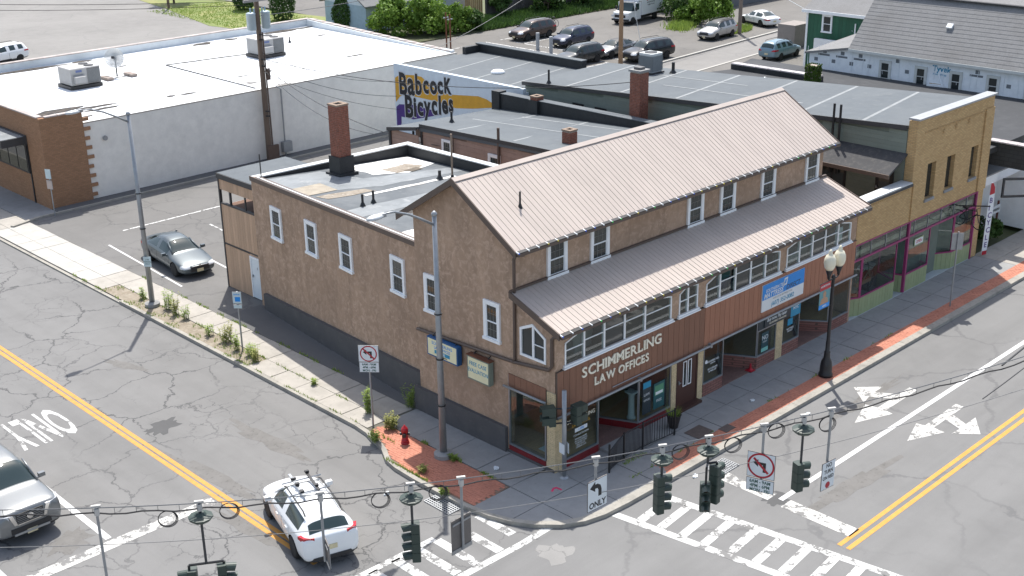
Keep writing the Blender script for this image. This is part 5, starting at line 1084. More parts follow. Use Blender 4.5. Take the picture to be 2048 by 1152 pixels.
# ---------------------------------------------------------------- wrapped house and green house beyond
th = thing('wrapped_house', 'long house in pale blue house wrap with steep grey shingle roof', 'house', (46,8,0))
TX = 42.0
MB().box(TX,-8,0,TX+9,15.3,6.55).prism([(TX,15.3),(TX+9,15.3),(TX+9,18.1),(TX,18.1)], 0, [6.4,6.4,5.85,5.85]).build('wall', WRAP, th)
MB().prism([(TX-.3,-8),(TX+2.6,-8),(TX+2.6,15.2),(TX-.3,15.2)], [6.28,9.3,9.3,6.28], [6.42,9.45,9.45,6.42]).prism([(TX+2.6,-8),(TX+16,-8),(TX+16,14.6),(TX+2.6,14.9)], [9.3,11.8,11.8,9.3], [9.43,12.0,12.0,9.43]).prism([(TX-.25,15.22),(TX+9,15.22),(TX+9,18.3),(TX-.25,18.3)], [6.35,7.4,6.2,5.75], [6.47,7.6,6.4,5.87]).build('roof', SHING, th)
MB().box(TX+2.4,-8,9.46,TX+2.75,14.9,9.52).build('roof_ridge', SHINGD, th)
sh_ = MB()
for r in range(15):
    f_ = r/15; x_ = TX-.3+2.9*f_; z_ = 6.42+3.03*f_
    sh_.prism([(x_,-8),(x_+.24,-8),(x_+.24,15.2),(x_,15.2)], [z_,z_+.25,z_+.25,z_], [z_+.025,z_+.256,z_+.256,z_+.025])
sh_.build('shingle_course', SHING, th, kind='stuff')
for yc, z in ((12.78,4.78),(10.45,4.74),(8.25,4.72),(6.02,4.78),(3.8,4.75)): dh_window(th, SIDE_L(yc, z+.05, TX), .78, 1.12, 'plain', mat('wrap_trim', (.58,.6,.58), .6))
text('wrap_print','Tyvek',.32,STEAL,th,SIDE_L(9.75,5.75,TX-.004),1.0,.001,.012); text('wrap_print','HomeWrap',.12,STEAL,th,SIDE_L(9.7,5.52,TX-.004),1.0,.001,.002)
wp_ = MB()
for j in range(2):
    for i in range(12):
        y_ = 17.6-i*1.25-(.6 if j else 0); z_ = 5.35+(.55 if j else 0)-.0*i
        if all(abs(y_-c_) > .75 for c_ in (12.78,10.45,8.25,6.02,3.8)) and not (8.6 < y_ < 10): wp_.box(TX-.004,y_-.13,z_,TX-.001,y_+.13,z_+.22)
        y2 = y_-.55; z2 = z_+.38
        if z2 < 6.2 and all(abs(y2-c_) > .9 for c_ in (12.78,10.45,8.25,6.02,3.8)) and not (8.6 < y2 < 10): wp_.box(TX-.004,y2-.4,z2,TX-.001,y2+.4,z2+.12)
wp_.build('wrap_print', mat('wrap_print_grey', (.16,.18,.2), .6, .2, 8, 30), th, kind='stuff')
cr = MB()
for i in range(26): y_ = 18-i*.7+random.uniform(-.2,.2); cr.path([(TX-.01,y_,4.9),(TX-.02,y_+random.uniform(-.05,.05),5.5),(TX-.01,y_+random.uniform(-.1,.1),6.2)], .012, 4)
cr.build('wrap_fold', WRAP, th, kind='stuff')
MB().path([(TX-.08,8.9,4.7),(TX-.1,9.0,5.0),(TX-.05,9.3,5.6)], .06, 6).mbox(T((TX-.1,9.2,4.93)) @ RZ(.2), .15, 1.4, .14).build('loose_wrap', WRAP, th, kind='stuff'); MB().box(TX-.012,8.95,4.9,TX-.002,9.85,5.02).build('bare_board', CEDAR, th)
tag(MB().mbox(T((TX+1.3,9.6,8.15)) @ RY(-.8), .3, .35, .22).build('roof_vent', WHITE), 'small white metal vent on the grey shingle slope', 'vent')
MB().box(TX-.36,-8,6.26,TX-.3,15.2,6.42).build('eave_board', mat('wrap_trim', None), th)
gh = thing('green_house', 'dark green board-sided house with grey shingle roof and white trim', 'house', (67,28,0))
MB().box(63.1,14,0,72,31.9,4.6).build('wall', mat('green_board_siding', None), gh)
for k_ in range(54): piece('board', (.04,.32,4.56), T((63.08,31.74-.33*k_,2.3)), SIDEGR, gh)
MB().prism([(62.75,14),(72,14),(72,32.2),(62.75,32.2)], [4.55,8.6,8.6,4.55], [4.72,8.8,8.8,4.72]).prism([(72,14),(81,14),(81,32.2),(72,32.2)], [8.6,4.55,4.55,8.6], [8.8,4.72,4.72,8.8]).build('roof', SHING, gh)
MB().box(62.68,14,4.5,62.75,32.25,4.74).box(63.02,31.8,0,63.1,31.98,4.5).build('white_trim', WHITE, gh); dh_window(gh, SIDE_L(30.0,3.05,63.05), .95, 1.4, 'plain')
MB().tube((63.0,27.4,1.2),(63.0,27.4,4.0),.06,8).build('service_pipe', WHITE, gh)
tag(MB().box(69.5,37.2,0,72,39.0,2.0).build('garden_shed', mat('shed_grey', (.27,.24,.22), .8)), 'low grey shed behind the green house', 'shed')
tag(MB().box(62.2,26.6,0,62.5,30.6,2.6).build('white_board_fence', mat('white_render', None)), 'white panel standing against the green house below its window', 'panel')
# ---------------------------------------------------------------- white flat-roofed building
wb = thing('white_roof_building', 'long low building with white coated roof, brick front and painted side wall', 'building', (16,49,0))
MB().prism([(4.15,40.35),(32.1,40.35),(32.1,57.9),(4.15,57.9)], 0, 4.42).build('wall', WHWALL, wb)
MB().box(1.65,40.25,0,4.12,40.5,4.7).box(1.65,40.5,0,1.95,69,4.7).build('brick_front', OLDBRK, wb); MB().box(1.96,40.51,0,4.14,57.59,4.4).build('inner_wall', WHWALL, wb)
MB().box(1.65,40.25,4.7,1.95,69,5.12).box(1.95,40.25,4.7,4.12,40.5,5.12).build('brick_parapet', OLDBRK, wb)
br_ = MB()
for i in range(17):
    if i % 2 == 0: br_.box(4.121,40.245,.25+i*.27,4.42+.05*(i % 3),40.345,.25+i*.27+.19)
br_.build('brick_quoin', OLDBRK2, wb, kind='stuff')
MB().box(4.12,40.34,4.4,32.15,40.42,4.47).build('roof_edge', mat('tan_edge', (.4,.37,.33), .7), wb)
MB().quad((1.96,40.43,4.46),(32.1,40.43,4.46),(32.1,57.6,4.56),(1.96,57.6,4.56)).build('roof', WHROOF, wb)
MB().box(1.96,57.6,4.5,32.1,57.9,5.05).box(31.8,40.6,4.4,32.12,57.6,4.62).prism([(31.6,40.6),(32.1,40.6),(32.1,57.6),(31.6,57.6)], 4.4, [4.5,4.5,5.05,5.05]).build('parapet', mat('pale_parapet', (.62,.66,.68), .7, .06), wb)
for i in range(30): piece('coping_tile', (.98,.42,.06), T((2.5+i*1.0,57.75,5.085)), mat('buff_coping', (.42,.36,.33), .5, .2, rnd=.12), wb)
for i in range(17): piece('coping_tile', (.42,.98,.06), T((31.95,41.2+i*1.0,4.56+.032*i)), mat('buff_coping', None), wb)
for i in range(14): piece('coping_tile', (.36,.98,.07), T((1.8,41.0+i*1.0,5.155)), mat('buff_coping', None), wb)
for i in range(3): piece('coping_tile', (.72,.34,.07), T((2.35+i*.75,40.38,5.155)), mat('buff_coping', None), wb)
for a, b in (((4.5,42.2),(31.5,42.6)),((12.5,46.6),(31.5,47.2)),((2.2,50.2),(31.5,52.2)),((2.4,54),(31,55.4))): seams(wb, [((a[0],a[1],4.475+.006*(a[1]-40)),(b[0],b[1],4.475+.006*(b[1]-40)))], mat('faint_seam', (.36,.37,.38), .7, .3), .07, .012)
tag(MB().path([(15.7,40.7,4.52),(15.67,51.4,4.57),(15.7,51.5,4.57),(21.8,50.7,4.57),(21.9,50.6,4.57)], .035, 5).build('roof_cable', CABLE), 'thin black cable lying across the white roof', 'cable')
tr = MB()
random.seed(11)
for (cx_, cy_, rx_, ry_) in ((4.3,44.0,1.9,.62),(6.4,43.5,1.5,.26),(6.5,42.75,1.3,.24),(5.0,41.6,.45,.16),(3.0,56.2,2.4,.5),(8.5,57.0,3.4,.34),(12.4,57.0,.8,.3),(3.2,54.0,1.0,.3),(21.7,56.7,.9,.5),(24.2,56.8,.6,.32),(28.8,56.9,1.7,.42),(31.0,56.9,.8,.3),(11.04,42.76,.3,.2),(12.15,42.6,.55,.22),(13.6,53.5,.3,.16),(17.2,44.6,.5,.1),(19.3,44.8,.4,.15),(26.6,44.8,.8,.16),(29.8,53.2,.4,.2)):
    pts = [(cx_+rx_*(.6+.55*random.random())*cos(a), cy_+ry_*(.6+.55*random.random())*sin(a)) for a in [2*pi*k_/14 for k_ in range(14)]]
    tr.prism(pts, 4.45, 4.485+.006*(cy_-40.4))
tr.build('bare_roof_patch', patchy('bare_tar', (.045,.04,.036), [(3,.5,.65,(.13,.105,.08),.7)]), wb, kind='stuff')
MB().box(1.5,42.2,3.35,1.64,47.5,3.9).box(.2,42.25,3.4,1.5,47.5,3.82).build('awning', DGREY, wb); MB().box(.22,42.3,3.822,1.62,47.5,3.85).build('awning_top', SILVER, wb)
wn = MB().box(1.55,42.3,1.7,1.64,47.3,3.36).build('window', BLACK, wb)
for k_ in range(4): MB().box(1.53,42.42+k_*1.22,1.82,1.545,43.5+k_*1.22,3.3).build('pane', GLASS, wn)
MB().box(1.6,42.2,0,1.64,42.32,3.4).build('downpipe', BLACK, wb)
MB().path([(17.2,40.2,0),(17.2,40.2,4.3),(16.9,40.25,4.5)], .05, 6).build('wall_conduit', GALV, wb); MB().box(16.95,40.0,.3,17.6,40.3,.95).build('meter_box', GALV, wb); MB().box(27.3,40.27,0,27.38,40.34,4.4).build('wall_pipe', WHWALL, wb); MB().lathe([(.14,0),(.14,.1)], (5.3,40.3,3.4), 10, M=RX(pi/2)).build('wall_light', GALV, wb)
def rooftop(label, x, y, z):
    t = thing('rooftop_unit', label, 'air conditioner', (x,y,z)); L, D_, H = 1.95, 1.7, 1.0
    MB().prism(rrect(x+L/2-.03,y+D_/2,L/2+.1,D_/2+.1,.1), z, z+.2).build('curb', BLACK, t)
    MB().box(x,y,z+.24,x+L*.55,y+D_,z+H+.24).build('cabinet', mat('unit_grey', (.33,.33,.325), .55, .05), t); MB().box(x+L*.55,y,z+.24,x+L,y+D_,z+H+.2).build('coil', mat('unit_coil', (.17,.165,.16), .7, .2, 8, 60), t)
    MB().box(x-.03,y-.03,z+H+.22,x+L+.03,y+D_+.03,z+H+.28).build('lid', mat('unit_lid', (.45,.44,.43), .5, .04), t)
    MB().prism([(x+.15,y-.3),(x+.85,y-.3),(x+.85,y),(x+.15,y)], [z+.4,z+.4,z+.35,z+.35], [z+.78,z+.78,z+.86,z+.86]).build('hood', mat('unit_grey', None), t)
    MB().box(x+.35,y-.012,z+H+.02,x+.75,y-.002,z+H+.16).build('badge', mat('badge_blue', (.1,.14,.3), .4), t)
    for sy in (.45,1.2): MB().lathe([(.3,0),(.3,.04),(.08,.06)], (x+1.45,y+sy,z+H+.28), 18).build('fan', BLACK, t)
    fn = MB()
    for k_ in range(20): fn.box(x+L*.55+.03+k_*.042,y-.012,z+.3,x+L*.55+.045+k_*.042,y-.001,z+H+.15)
    fn.build('fins', mat('ac_fin', None), t, kind='stuff')
rooftop('grey rooftop air unit beside the mesh dish on the white roof', 7.7,48.8,4.52); rooftop('grey rooftop air unit behind the utility pole on the white roof', 21.4,48.6,4.52)
t = thing('mesh_dish','round mesh satellite dish on a block ballast frame','satellite dish',(11.6,50.6,4.55))
md = T((11.6,50.5,5.75)) @ Matrix.Rotation(-.785,4,'Z') @ RX(pi/2-.25)
dm = MB(); R_ = .62
for k_ in range(13): r_ = R_*(k_+1)/13; dm.path([tuple(md @ Vector((r_*cos(a), r_*sin(a), .35*r_*r_))) for a in [2*pi*q/24 for q in range(24)]], .016, 4, closed=True)
for k_ in range(28): a = 2*pi*k_/28; dm.path([tuple(md @ Vector((R_*f_*cos(a), R_*f_*sin(a), .35*(R_*f_)**2))) for f_ in (0,.5,1)], .014, 4)
n0 = len(dm.v); dm.build('dish', mat('mesh_grey', (.55,.56,.55), .6, .15), t)
MB().tube((11.6,50.5,4.55),(11.6,50.5,5.7),.05,8).path([tuple(md @ Vector((0,0,0))), tuple(md @ Vector((0,0,.4)))], .03, 6).mbox(md @ T((0,0,.42)), .16,.16,.12).build('mast', DGREY, t)
for dx_, dy_ in ((-.9,-.15),(.75,-.15)): MB().mbox(T((11.6+dx_,50.3+dy_,4.63)), .42, 1.1, .16).build('ballast_block', mat('ballast', (.3,.25,.22), .9, .2), t)
MB().box(10.7,50.0,4.56,12.4,50.06,4.6).build('frame', DGREY, t)
pipe('roof_vent','small dark vent pipe near the far right of the white roof',26.4,52.4,4.55,4.95,.05)
# ---------------------------------------------------------------- far shed, fences
fs = thing('pale_blue_shed','pale blue gabled shed with grey roof behind the white roof','shed',(56,76.5,0))
MB().prism([(49.6,73.2),(63.4,73.2),(63.4,79.9),(49.6,79.9)], 0, 2.5).build('wall', mat('pale_wall', (.42,.48,.52), .8), fs)
MB().plate([(-79.9,2.5),(-73.2,2.5),(-76.55,4.5)], [], ((49.6,0,0),(0,-1,0),(0,0,1)), .2).build('gable', LTBLUE, fs); MB().prism([(49.58,73.2),(49.6,73.2),(49.6,79.9),(49.58,79.9)], 0, 2.5).build('end_wall', mat('blue_siding', (.36,.48,.56), .7), fs)
MB().prism([(49.2,72.8),(63.8,72.8),(63.8,76.55),(49.2,76.55)], [2.4,2.4,4.6,4.6], [2.55,2.55,4.75,4.75]).prism([(49.2,76.55),(63.8,76.55),(63.8,80.3),(49.2,80.3)], [4.6,4.6,2.4,2.4], [4.75,4.75,2.55,2.55]).build('roof', SHING, fs)
fc = thing('board_fence','tall grey board fence behind the rear parking lot','fence',(75,71,0))
for i in range(78):
    a = Vector((63.8+i*.3, 71.2-.025*i, 0)); piece('fence_board', (.29,.04,2.4), T((a.x,a.y,1.2)), FENCEW, fc)
for i in range(11): piece('post', (.12,.12,2.5), T((63.8+i*2.3, 71.12-.19*i, 1.25)), FENCEW, fc)
fc = thing('cedar_fence','short new cedar fence panel beside the pale shed','fence',(62.5,71.6,0))
for i in range(9): piece('fence_board', (.22,.04,2.2), T((61.6+i*.23,71.9-.05*i,1.1)), CEDAR, fc)
tag(MB().box(84,56,0,96,62,3.2).build('far_building', mat('far_grey_wall', (.14,.15,.16), .8)), 'dark grey building at the far edge behind the white car', 'building')
# ---------------------------------------------------------------- street furniture
def street_lamp(label, x, y, h, sign=None):
    t = thing('street_lamp', label, 'street lamp', (x,y,0), 0, 'tall grey street lamps along the side road')
    MB().lathe([(.33,0),(.33,.14),(.26,.17),(.2,.2)], (x,y,0), 20).build('base', CONC_D, t)
    MB().tube((x,y,.1),(x,y,h),.125,12,.075).lathe([(.075,h),(.1,h+.02),(.1,h+.08),(.03,h+.16)], (x,y,0), 12).build('pole', GALV, t, smooth=True)
    pts = [(x-.05,y,h-.28),(x-.55,y-.03,h+.02),(x-1.1,y-.08,h+.32),(x-1.7,y-.14,h+.55),(x-2.15,y-.18,h+.6)]
    MB().path(pts, [.045,.042,.038,.034,.03], 8).build('arm', GALV, t, smooth=True)
    M = T((x-2.5,y-.22,h+.56)) @ RZ(.12)
    MB().lathe([(.02,0),(.17,.03),(.2,.08),(.14,.13),(.03,.16)], (0,0,0), 16, M=M @ T((0,0,-.06)) @ Matrix.Diagonal((1.75,.9,1,1))).build('lamp_head', mat('lamp_grey', (.55,.57,.58), .4, .06), t, smooth=True)
    MB().box(x-2.3,y-.27,h+.52,x-2.1,y-.1,h+.63).build('lamp_bracket', GALV, t)
    for z in (1.9,3.6,5.2): MB().tube((x,y,z),(x,y,z+.04),.135,12).build('band', BLACK, t)
    return t
street_lamp('tall grey street lamp on the weedy strip in front of the parked grey sedan', -1.72, 23.2, 8.65)
street_lamp('tall grey street lamp on the red pavers in front of the stucco side wall', -1.8, 3.5, 8.55)
def post_sign(label, x, y, h, panels, r=.035, facing=0, cat='road sign', name='road_sign', both=False):
    t = thing(name, label, cat, (x,y,0)); MB().tube((x,y,-.05),(x,y,h),r,8).build('post', GALV, t)
    M = T((x,y,0)) @ RZ(facing)
    for (zc, w_, h_, m_, fn) in panels:
        o = link('panel', MB().prism(rrect(0,-.045,w_/2,.012,.008,1), zc-h_/2, zc+h_/2).mesh('panel', GALV), t, M)
        link('face', MB().box(-w_/2+.015,-.062,zc-h_/2+.015,w_/2-.015,-.0585,zc+h_/2-.015).mesh('face', m_), o, local=True)
        if fn: fn(o, M, zc)
    return t
def no_left(o, M, zc, s=.3, yy=-.064):
    r = [2*pi*k/32 for k in range(32)]
    def ring(r0, r1): return MB().plate([(r1*cos(a), r1*sin(a)) for a in r], [[(r0*cos(a), r0*sin(a)) for a in r]], ((0,yy,zc),(1,0,0),(0,0,1)), .002)
    link('arrow', MB().plate([(.12,-.17),(.05,-.17),(.05,.02),(-.07,.02),(-.07,-.04),(-.19,.06),(-.07,.16),(-.07,.09),(.12,.09)], [], ((0,yy-.001,zc),(1,0,0),(0,0,1)), .002).mesh('arrow', CHAR), o, local=True)
    link('red_circle', ring(s*.86, s).mesh('red_circle', SREDD), o, local=True)
    link('red_slash', MB().plate([(-.2,.16),(-.16,.2),(.2,-.16),(.16,-.2)], [], ((0,yy-.003,zc),(1,0,0),(0,0,1)), .002).mesh('red_slash', SREDD), o, local=True)
def lines_fn(lines, h, m, sx=.95):
    def fn(o, M, zc):
        n = len(lines)
        for i, s in enumerate(lines): text('lettering', s, h, m, o, M @ T((0,-.064,zc+(n/2-i-.5)*h*1.55-h*.5)), sx, .001, .003, align='CENTER')
    return fn
F_L = -pi/2+.72
post_sign('no left turn post sign with hours plate at the edge of the red pavers', -2.1, 6.95, 3.1, [(2.85,.72,.62,PLWHITE,no_left),(2.33,.7,.38,PLWHITE,lines_fn(['6AM - 9AM','4PM - 6PM','MON - FRI'],.075,mat('sign_green_print', (.05,.12,.1))))], facing=F_L)
def hc(o, M, zc): link('blue_square', MB().box(-.09,-.066,zc-.16,.13,-.062,zc+.04).mesh('blue_square', SBLUE), o, local=True); text('lettering','RESERVED',.05,SBLUE,o,M @ T((0,-.064,zc+.12)),.8,.001,.001,align='CENTER')
post_sign('reserved parking sign on a thin post among the weeds', -1.62, 16.1, 2.55, [(2.3,.38,.5,mat('pale_sign', (.55,.66,.68), .4),hc),(1.92,.36,.16,mat('pale_sign', None),None)], facing=F_L)
t = thing('small_sign','small pale parking plate strapped to the lamp pole by the parked sedan','road sign',(-1.85,23.2,2.1)); MB().mbox(T((-1.78,23.05,2.13)) @ RZ(F_L), .34, .02, .46).build('panel', mat('pale_sign', None), t)
for s, z in (('2 HR',2.2),('PARKING',2.1),('ONLY',2.0)): text('lettering', s, .06, mat('sign_green_print', None), t, T((-1.78,23.05,z)) @ RZ(F_L) @ T((0,-.012,0)), .9, .001, .001, align='CENTER')
post_sign('thin sign seen edge-on at the alley corner of the brown brick front', 1.3, 39.2, 2.6, [(2.35,.4,.55,mat('pale_sign', None),None),(1.75,.4,.5,mat('sign_red_pale', (.5,.42,.38), .6),None)], facing=-1.2)
post_sign('bus stop pole with narrow grey sign backs on the brick strip', 22.4, -2.25, 3.4, [(2.95,.5,.75,mat('sign_back_grey', (.28,.3,.3), .5),None)], facing=pi-.75)
# hydrant
t = thing('fire_hydrant','red fire hydrant with black caps on the sunlit red pavers','fire hydrant',(-2.12,5.15,0))
MB().lathe([(.15,0),(.15,.05),(.11,.06),(.11,.1),(.13,.1),(.13,.14),(.105,.15),(.1,.42),(.12,.43),(.12,.47),(.13,.48),(.12,.55),(.085,.62),(.04,.65),(.03,.7),(.0,.71)], (-2.12,5.15,0), 18).build('barrel', HYD, t, smooth=True)
MB().tube((-2.12,5.15,.37),(-2.26,5.01,.37),.075,12).tube((-2.12,5.15,.37),(-2.0,5.03,.37),.055,12).tube((-2.12,5.15,.37),(-2.24,5.27,.37),.055,12).build('outlet_cap', BLACK, t)
# decorative lamp
t = thing('twin_globe_lamp','black twin-globe street lamp with acorn globes on the red brick strip','street lamp',(12.6,-2.25,0)); lx, ly = 12.6, -2.25
MB().lathe([(.27,0),(.27,.1),(.24,.14),(.23,.4),(.2,.6),(.13,.75),(.11,.95),(.12,1.0),(.085,1.05),(.08,1.4),(.07,1.45),(.062,3.9),(.08,3.95),(.08,4.05),(.03,4.15)], (lx,ly,0), 16).build('post', BLACK, t, smooth=True)
for sx in (-1,1):
    ex, ey = lx+sx*.33, ly-.0
    a_ = MB().path([(lx,ly,4.0),(lx+sx*.2,ly,3.97),(ex,ey,4.02),(ex,ey,4.15)], .03, 8).lathe([(.05,4.05),(.06,4.15),(.12,4.32),(.14,4.4)], (ex,ey,0), 12).build('lamp_arm', BLACK, t, smooth=True)
    MB().lathe([(.13,4.4),(.19,4.5),(.225,4.65),(.215,4.82),(.15,4.97),(.07,5.02),(.08,5.07),(.05,5.14),(.02,5.2)], (ex,ey,0), 18).build('globe', FLAT_LAMP, a_, smooth=True)
t = thing('lamp_banner','red white and blue hometown banner hung on the twin-globe lamp','banner',(12.2,-2.25,2.9)); MB().box(11.72,-2.262,2.95,12.42,-2.25,3.95).build('cloth', mat('banner_teal', (.12,.28,.30), .6), t)
MB().box(11.72,-2.268,3.68,12.42,-2.263,3.95).build('red_band', SREDD, t); MB().box(11.72,-2.268,2.95,12.42,-2.263,3.12).build('blue_band', SBLUE, t); MB().tube((11.7,-2.255,3.96),(12.58,-2.255,3.96),.018,6).tube((11.7,-2.255,2.93),(12.58,-2.255,2.93),.018,6).build('banner_rod', BLACK, t)
MB().lathe([(.1,0),(.1,.003)], (0,0,0), 16, M=T((12.05,-2.266,3.5)) @ RX(pi/2) @ Matrix.Diagonal((1,1.3,1,1))).plate([(-.28,0),(.28,0),(.2,.2),(.06,.26),(-.06,.26),(-.2,.2)], [], ((12.05,-2.266,3.13),(1,0,0),(0,0,1)), .002).build('portrait', mat('portrait_tan', (.42,.25,.16), .6), t); text('lettering','HOMETOWN',.08,PLWHITE,t,T((12.07,-2.27,3.8)),.85,.001,.001,align='CENTER'); text('lettering','HERO',.08,PLWHITE,t,T((12.07,-2.27,3.0)),.85,.001,.001,align='CENTER')
# rail fence in front of the law office entry
t = thing('iron_railing','curved black iron railing beside the law office entry ramp','railing',(3,-1.2,0))
rp = [(1.25,-1.27),(1.8,-1.14),(2.44,-1.03),(3.05,-1.02),(3.67,-1.05),(4.8,-1.15)]
def rpt(s):
    n = len(rp)-1; k_ = min(int(s*n), n-1); f_ = s*n-k_; return (rp[k_][0]+(rp[k_+1][0]-rp[k_][0])*f_, rp[k_][1]+(rp[k_+1][1]-rp[k_][1])*f_)
def rh(s): return .78+.2*min(1, s/.3)
rl = MB()
for zf in (0,1): rl.path([(*rpt(k_/20), rh(k_/20) if zf else .1) for k_ in range(21)], .018, 6)
rl.build('rail', BLACK, t)
for k_ in range(47): p = rpt(k_/46); s_ = k_/46; piece('baluster', (.016,.016,round(rh(s_)-.1,2)), T((p[0],p[1],.1+(rh(s_)-.1)/2)), BLACK, t)
for s_ in (0,.33,.66,1): p = rpt(s_); piece('post', (.05,.05,1.05), T((p[0],p[1],.52)), BLACK, t)
t = thing('planter','dark round planter with green grass beside the iron railing','planter',(5.25,-.75,0)); MB().lathe([(.16,0),(.2,.2),(.26,.48),(.28,.5),(.24,.5),(.22,.44)], (5.25,-.75,0), 16).build('pot', mat('planter_black', (.03,.025,.025), .6), t, smooth=True)
pl_ = MB(); random.seed(5)
for k_ in range(130):
    a = random.random()*2*pi; r_ = random.random()*.2; l = .12+random.random()*.22; x_, y_ = 5.25+r_*cos(a), -.75+r_*sin(a); dx_, dy_ = cos(a)*l*.7, sin(a)*l*.7
    pl_.quad((x_-.012,y_,.45),(x_+.012,y_,.45),(x_+dx_,y_+dy_,.47+l))
pl_.build('grass', LEAF_W, t)
# pedestrian signal pole at the corner
t = thing('pedestrian_signal_pole','grey corner pole with two dark green pedestrian signals and button signs','signal pole',(0,-.42,0))
MB().tube((0,-.42,-.03),(0,-.42,3.15),.075,12).lathe([(.17,0),(.15,.05),(.09,.1)], (0,-.42,-.03), 12).build('pole', GALV, t, smooth=True)
for a, lb in ((2.6,0),(-.1,1)):
    d = Vector((cos(a-.35),sin(a-.35),0)); c = Vector((0,-.42,0))+d*.42; M = T((c.x,c.y,0)) @ RZ(a+pi/2 if lb == 0 else a+pi/2)
    o = link('signal_housing', MB().box(-.16,-.1,1.9,.16,.12,2.22).box(-.16,-.1,2.24,.16,.12,2.56).mesh('signal_housing', SIGGREEN), t, M)
    link('visor', MB().box(-.17,-.34,2.2,.17,-.1,2.22).box(-.17,-.34,1.98,-.15,-.1,2.2).box(.15,-.34,1.98,.17,-.1,2.2).box(-.17,-.34,2.54,.17,-.1,2.56).box(-.17,-.34,2.32,-.15,-.1,2.54).box(.15,-.34,2.32,.17,-.1,2.54).mesh('visor', SIGGREEN), o, local=True)
    link('lens', MB().box(-.13,-.106,1.93,.13,-.1005,2.19).box(-.13,-.106,2.27,.13,-.1005,2.53).mesh('lens', LENSD), o, local=True)
    MB().tube((0,-.42,2.0),(c.x,c.y,1.95),.03,6).tube((0,-.42,2.5),(c.x,c.y,2.5),.03,6).build('bracket', BLACK, t)
for a in (2.75,-.15): M = T((0,-.42,0)) @ RZ(a+pi/2-pi); MB().mbox(T((.0,-.42,1.1)) @ RZ(a-pi/2) @ T((0,-.1,0)), .26,.015,.36).build('button_sign', PLWHITE, t)
# utility poles
def util_pole(label, x, y, h, m, r0=.17, r1=.12, lean=(0,0), arm=True):
    t = thing('utility_pole', label, 'utility pole', (x,y,0)); MB().tube((x,y,0),(x+lean[0],y+lean[1],h),r0,10,r1).build('pole', m, t); return t
t = util_pole('dark wooden utility pole with two grey transformers beside the white side wall', 15.85, 40.0, 10.6, WOODP, .19, .14)
for dx_ in (-.5,.52):
    o = MB().lathe([(.26,8.2),(.28,8.25),(.28,9.1),(.29,9.12),(.29,9.18),(.2,9.24)], (15.85+dx_,39.95,0), 14).build('transformer', mat('transformer_grey', (.42,.5,.53), .4, .06), t, smooth=True)
    MB().tube((15.85+dx_,39.95,9.2),(15.85+dx_,39.95,9.5),.05,8).tube((15.85+dx_*.55,39.9,9.2),(15.85+dx_*.55,39.9,9.45),.05,8).build('bushing', mat('insulator_blue', (.3,.42,.5), .3), o)
MB().box(14.9,39.85,9.85,16.8,39.97,10.0).build('crossarm', mat('crossarm_wood', (.35,.33,.31), .8), t)
MB().tube((16.05,39.85,0),(16.0,39.85,8),.05,6).box(16.0,39.75,5.1,16.25,39.85,5.8).box(15.6,39.7,0,16.4,39.86,1.0).build('conduit', mat('conduit_brown', (.12,.08,.06), .8), t)
hw = MB()
for z in (7.9,7.6,6.4,6.0,3.2,2.9): MB().tube((15.7,39.8,z),(15.9,39.6,z),.05,6).build('hardware', BLACK, t)
util_pole('tall pale wooden utility pole beside the silver car in the rear lot', 53.73, 43.9, 13, WOODL, .2, .15); util_pole('wooden utility pole in the grass by the white sedan', 72.65, 45.4, 12, mat('pole_grey', (.22,.18,.15), .85), .19, .15)
util_pole('short dark post at the lawn edge by the far lot', 44.9, 103.0, 7, WOODP, .15, .13)
for i, (x_, y_, h_) in enumerate(((54.1,54.1,1.5),(53.45,51.8,1.5))): tag(MB().tube((x_,y_,0),(x_,y_,h_),.17,10).build('bollard', mat('bollard_grey', (.34,.36,.38), .6)), ('grey bollard post in front of the brown suv','grey bollard post in front of the dark blue suv')[i], 'bollard')
for i, (x_, y_) in enumerate(((49.6,61.4),(49.2,60.4))):
    t = thing('rusty_pipe_post', ('rusty pipe post by the hedge, left one','rusty pipe post by the hedge, right one')[i], 'post', (x_,y_,0)); MB().tube((x_,y_,0),(x_,y_,3.1),.07,8).build('post', mat('rust', None), t); MB().box(x_-.3,y_-.05,2.6,x_+.3,y_+.05,2.7).build('bracket', ALU, t)
# span wire with signals
WA_, WB_ = Vector((-20.97,.6,7.35)), Vector((1.55,-13.54,7.6)); wd = (WB_-WA_); wn_ = wd.normalized()
def wp(s, dz=0):
    z = WA_.z+(WB_.z-WA_.z)*s - 4*1.25*s*(1-s); return Vector((WA_.x+wd.x*s, WA_.y+wd.y*s, z+dz))
def s_of(x): return (x-WA_.x)/wd.x
t = thing('span_wire','black signal span wire with messenger cable across the junction','cable',(-9,-7,7))
MB().path([wp(k_/40, .16) for k_ in range(-4,45)], .012, 5).build('messenger', WIREG, t); MB().path([wp(k_/80, .02+.03*sin(k_*1.7)) for k_ in range(-8,89)], .019, 6).build('bundle', CABLE, t); MB().path([wp(k_/40, -.75) for k_ in range(-4,45)], .008, 4).build('tether', WIREG, t)
lash = MB()
for k_ in range(60): a = wp(k_/60,.16); lash.tube(a, a-Vector((0,0,.13)), .006, 4)
lash.build('lashing', WIREG, t, kind='stuff')
def coil(parent, c, r):
    m_ = MB()
    for q in range(3):
        ph = q*.35; m_.path([tuple(c+wn_*(r*(1-.05*q))*cos(a+ph)+Vector((0,0,r*(.95-.04*q)*sin(a+ph)))+Vector((0,.02*q,0))) for a in [2*pi*k_/20 for k_ in range(20)]], .009, 4, closed=True)
    m_.build('cable_coil', CABLE, parent)
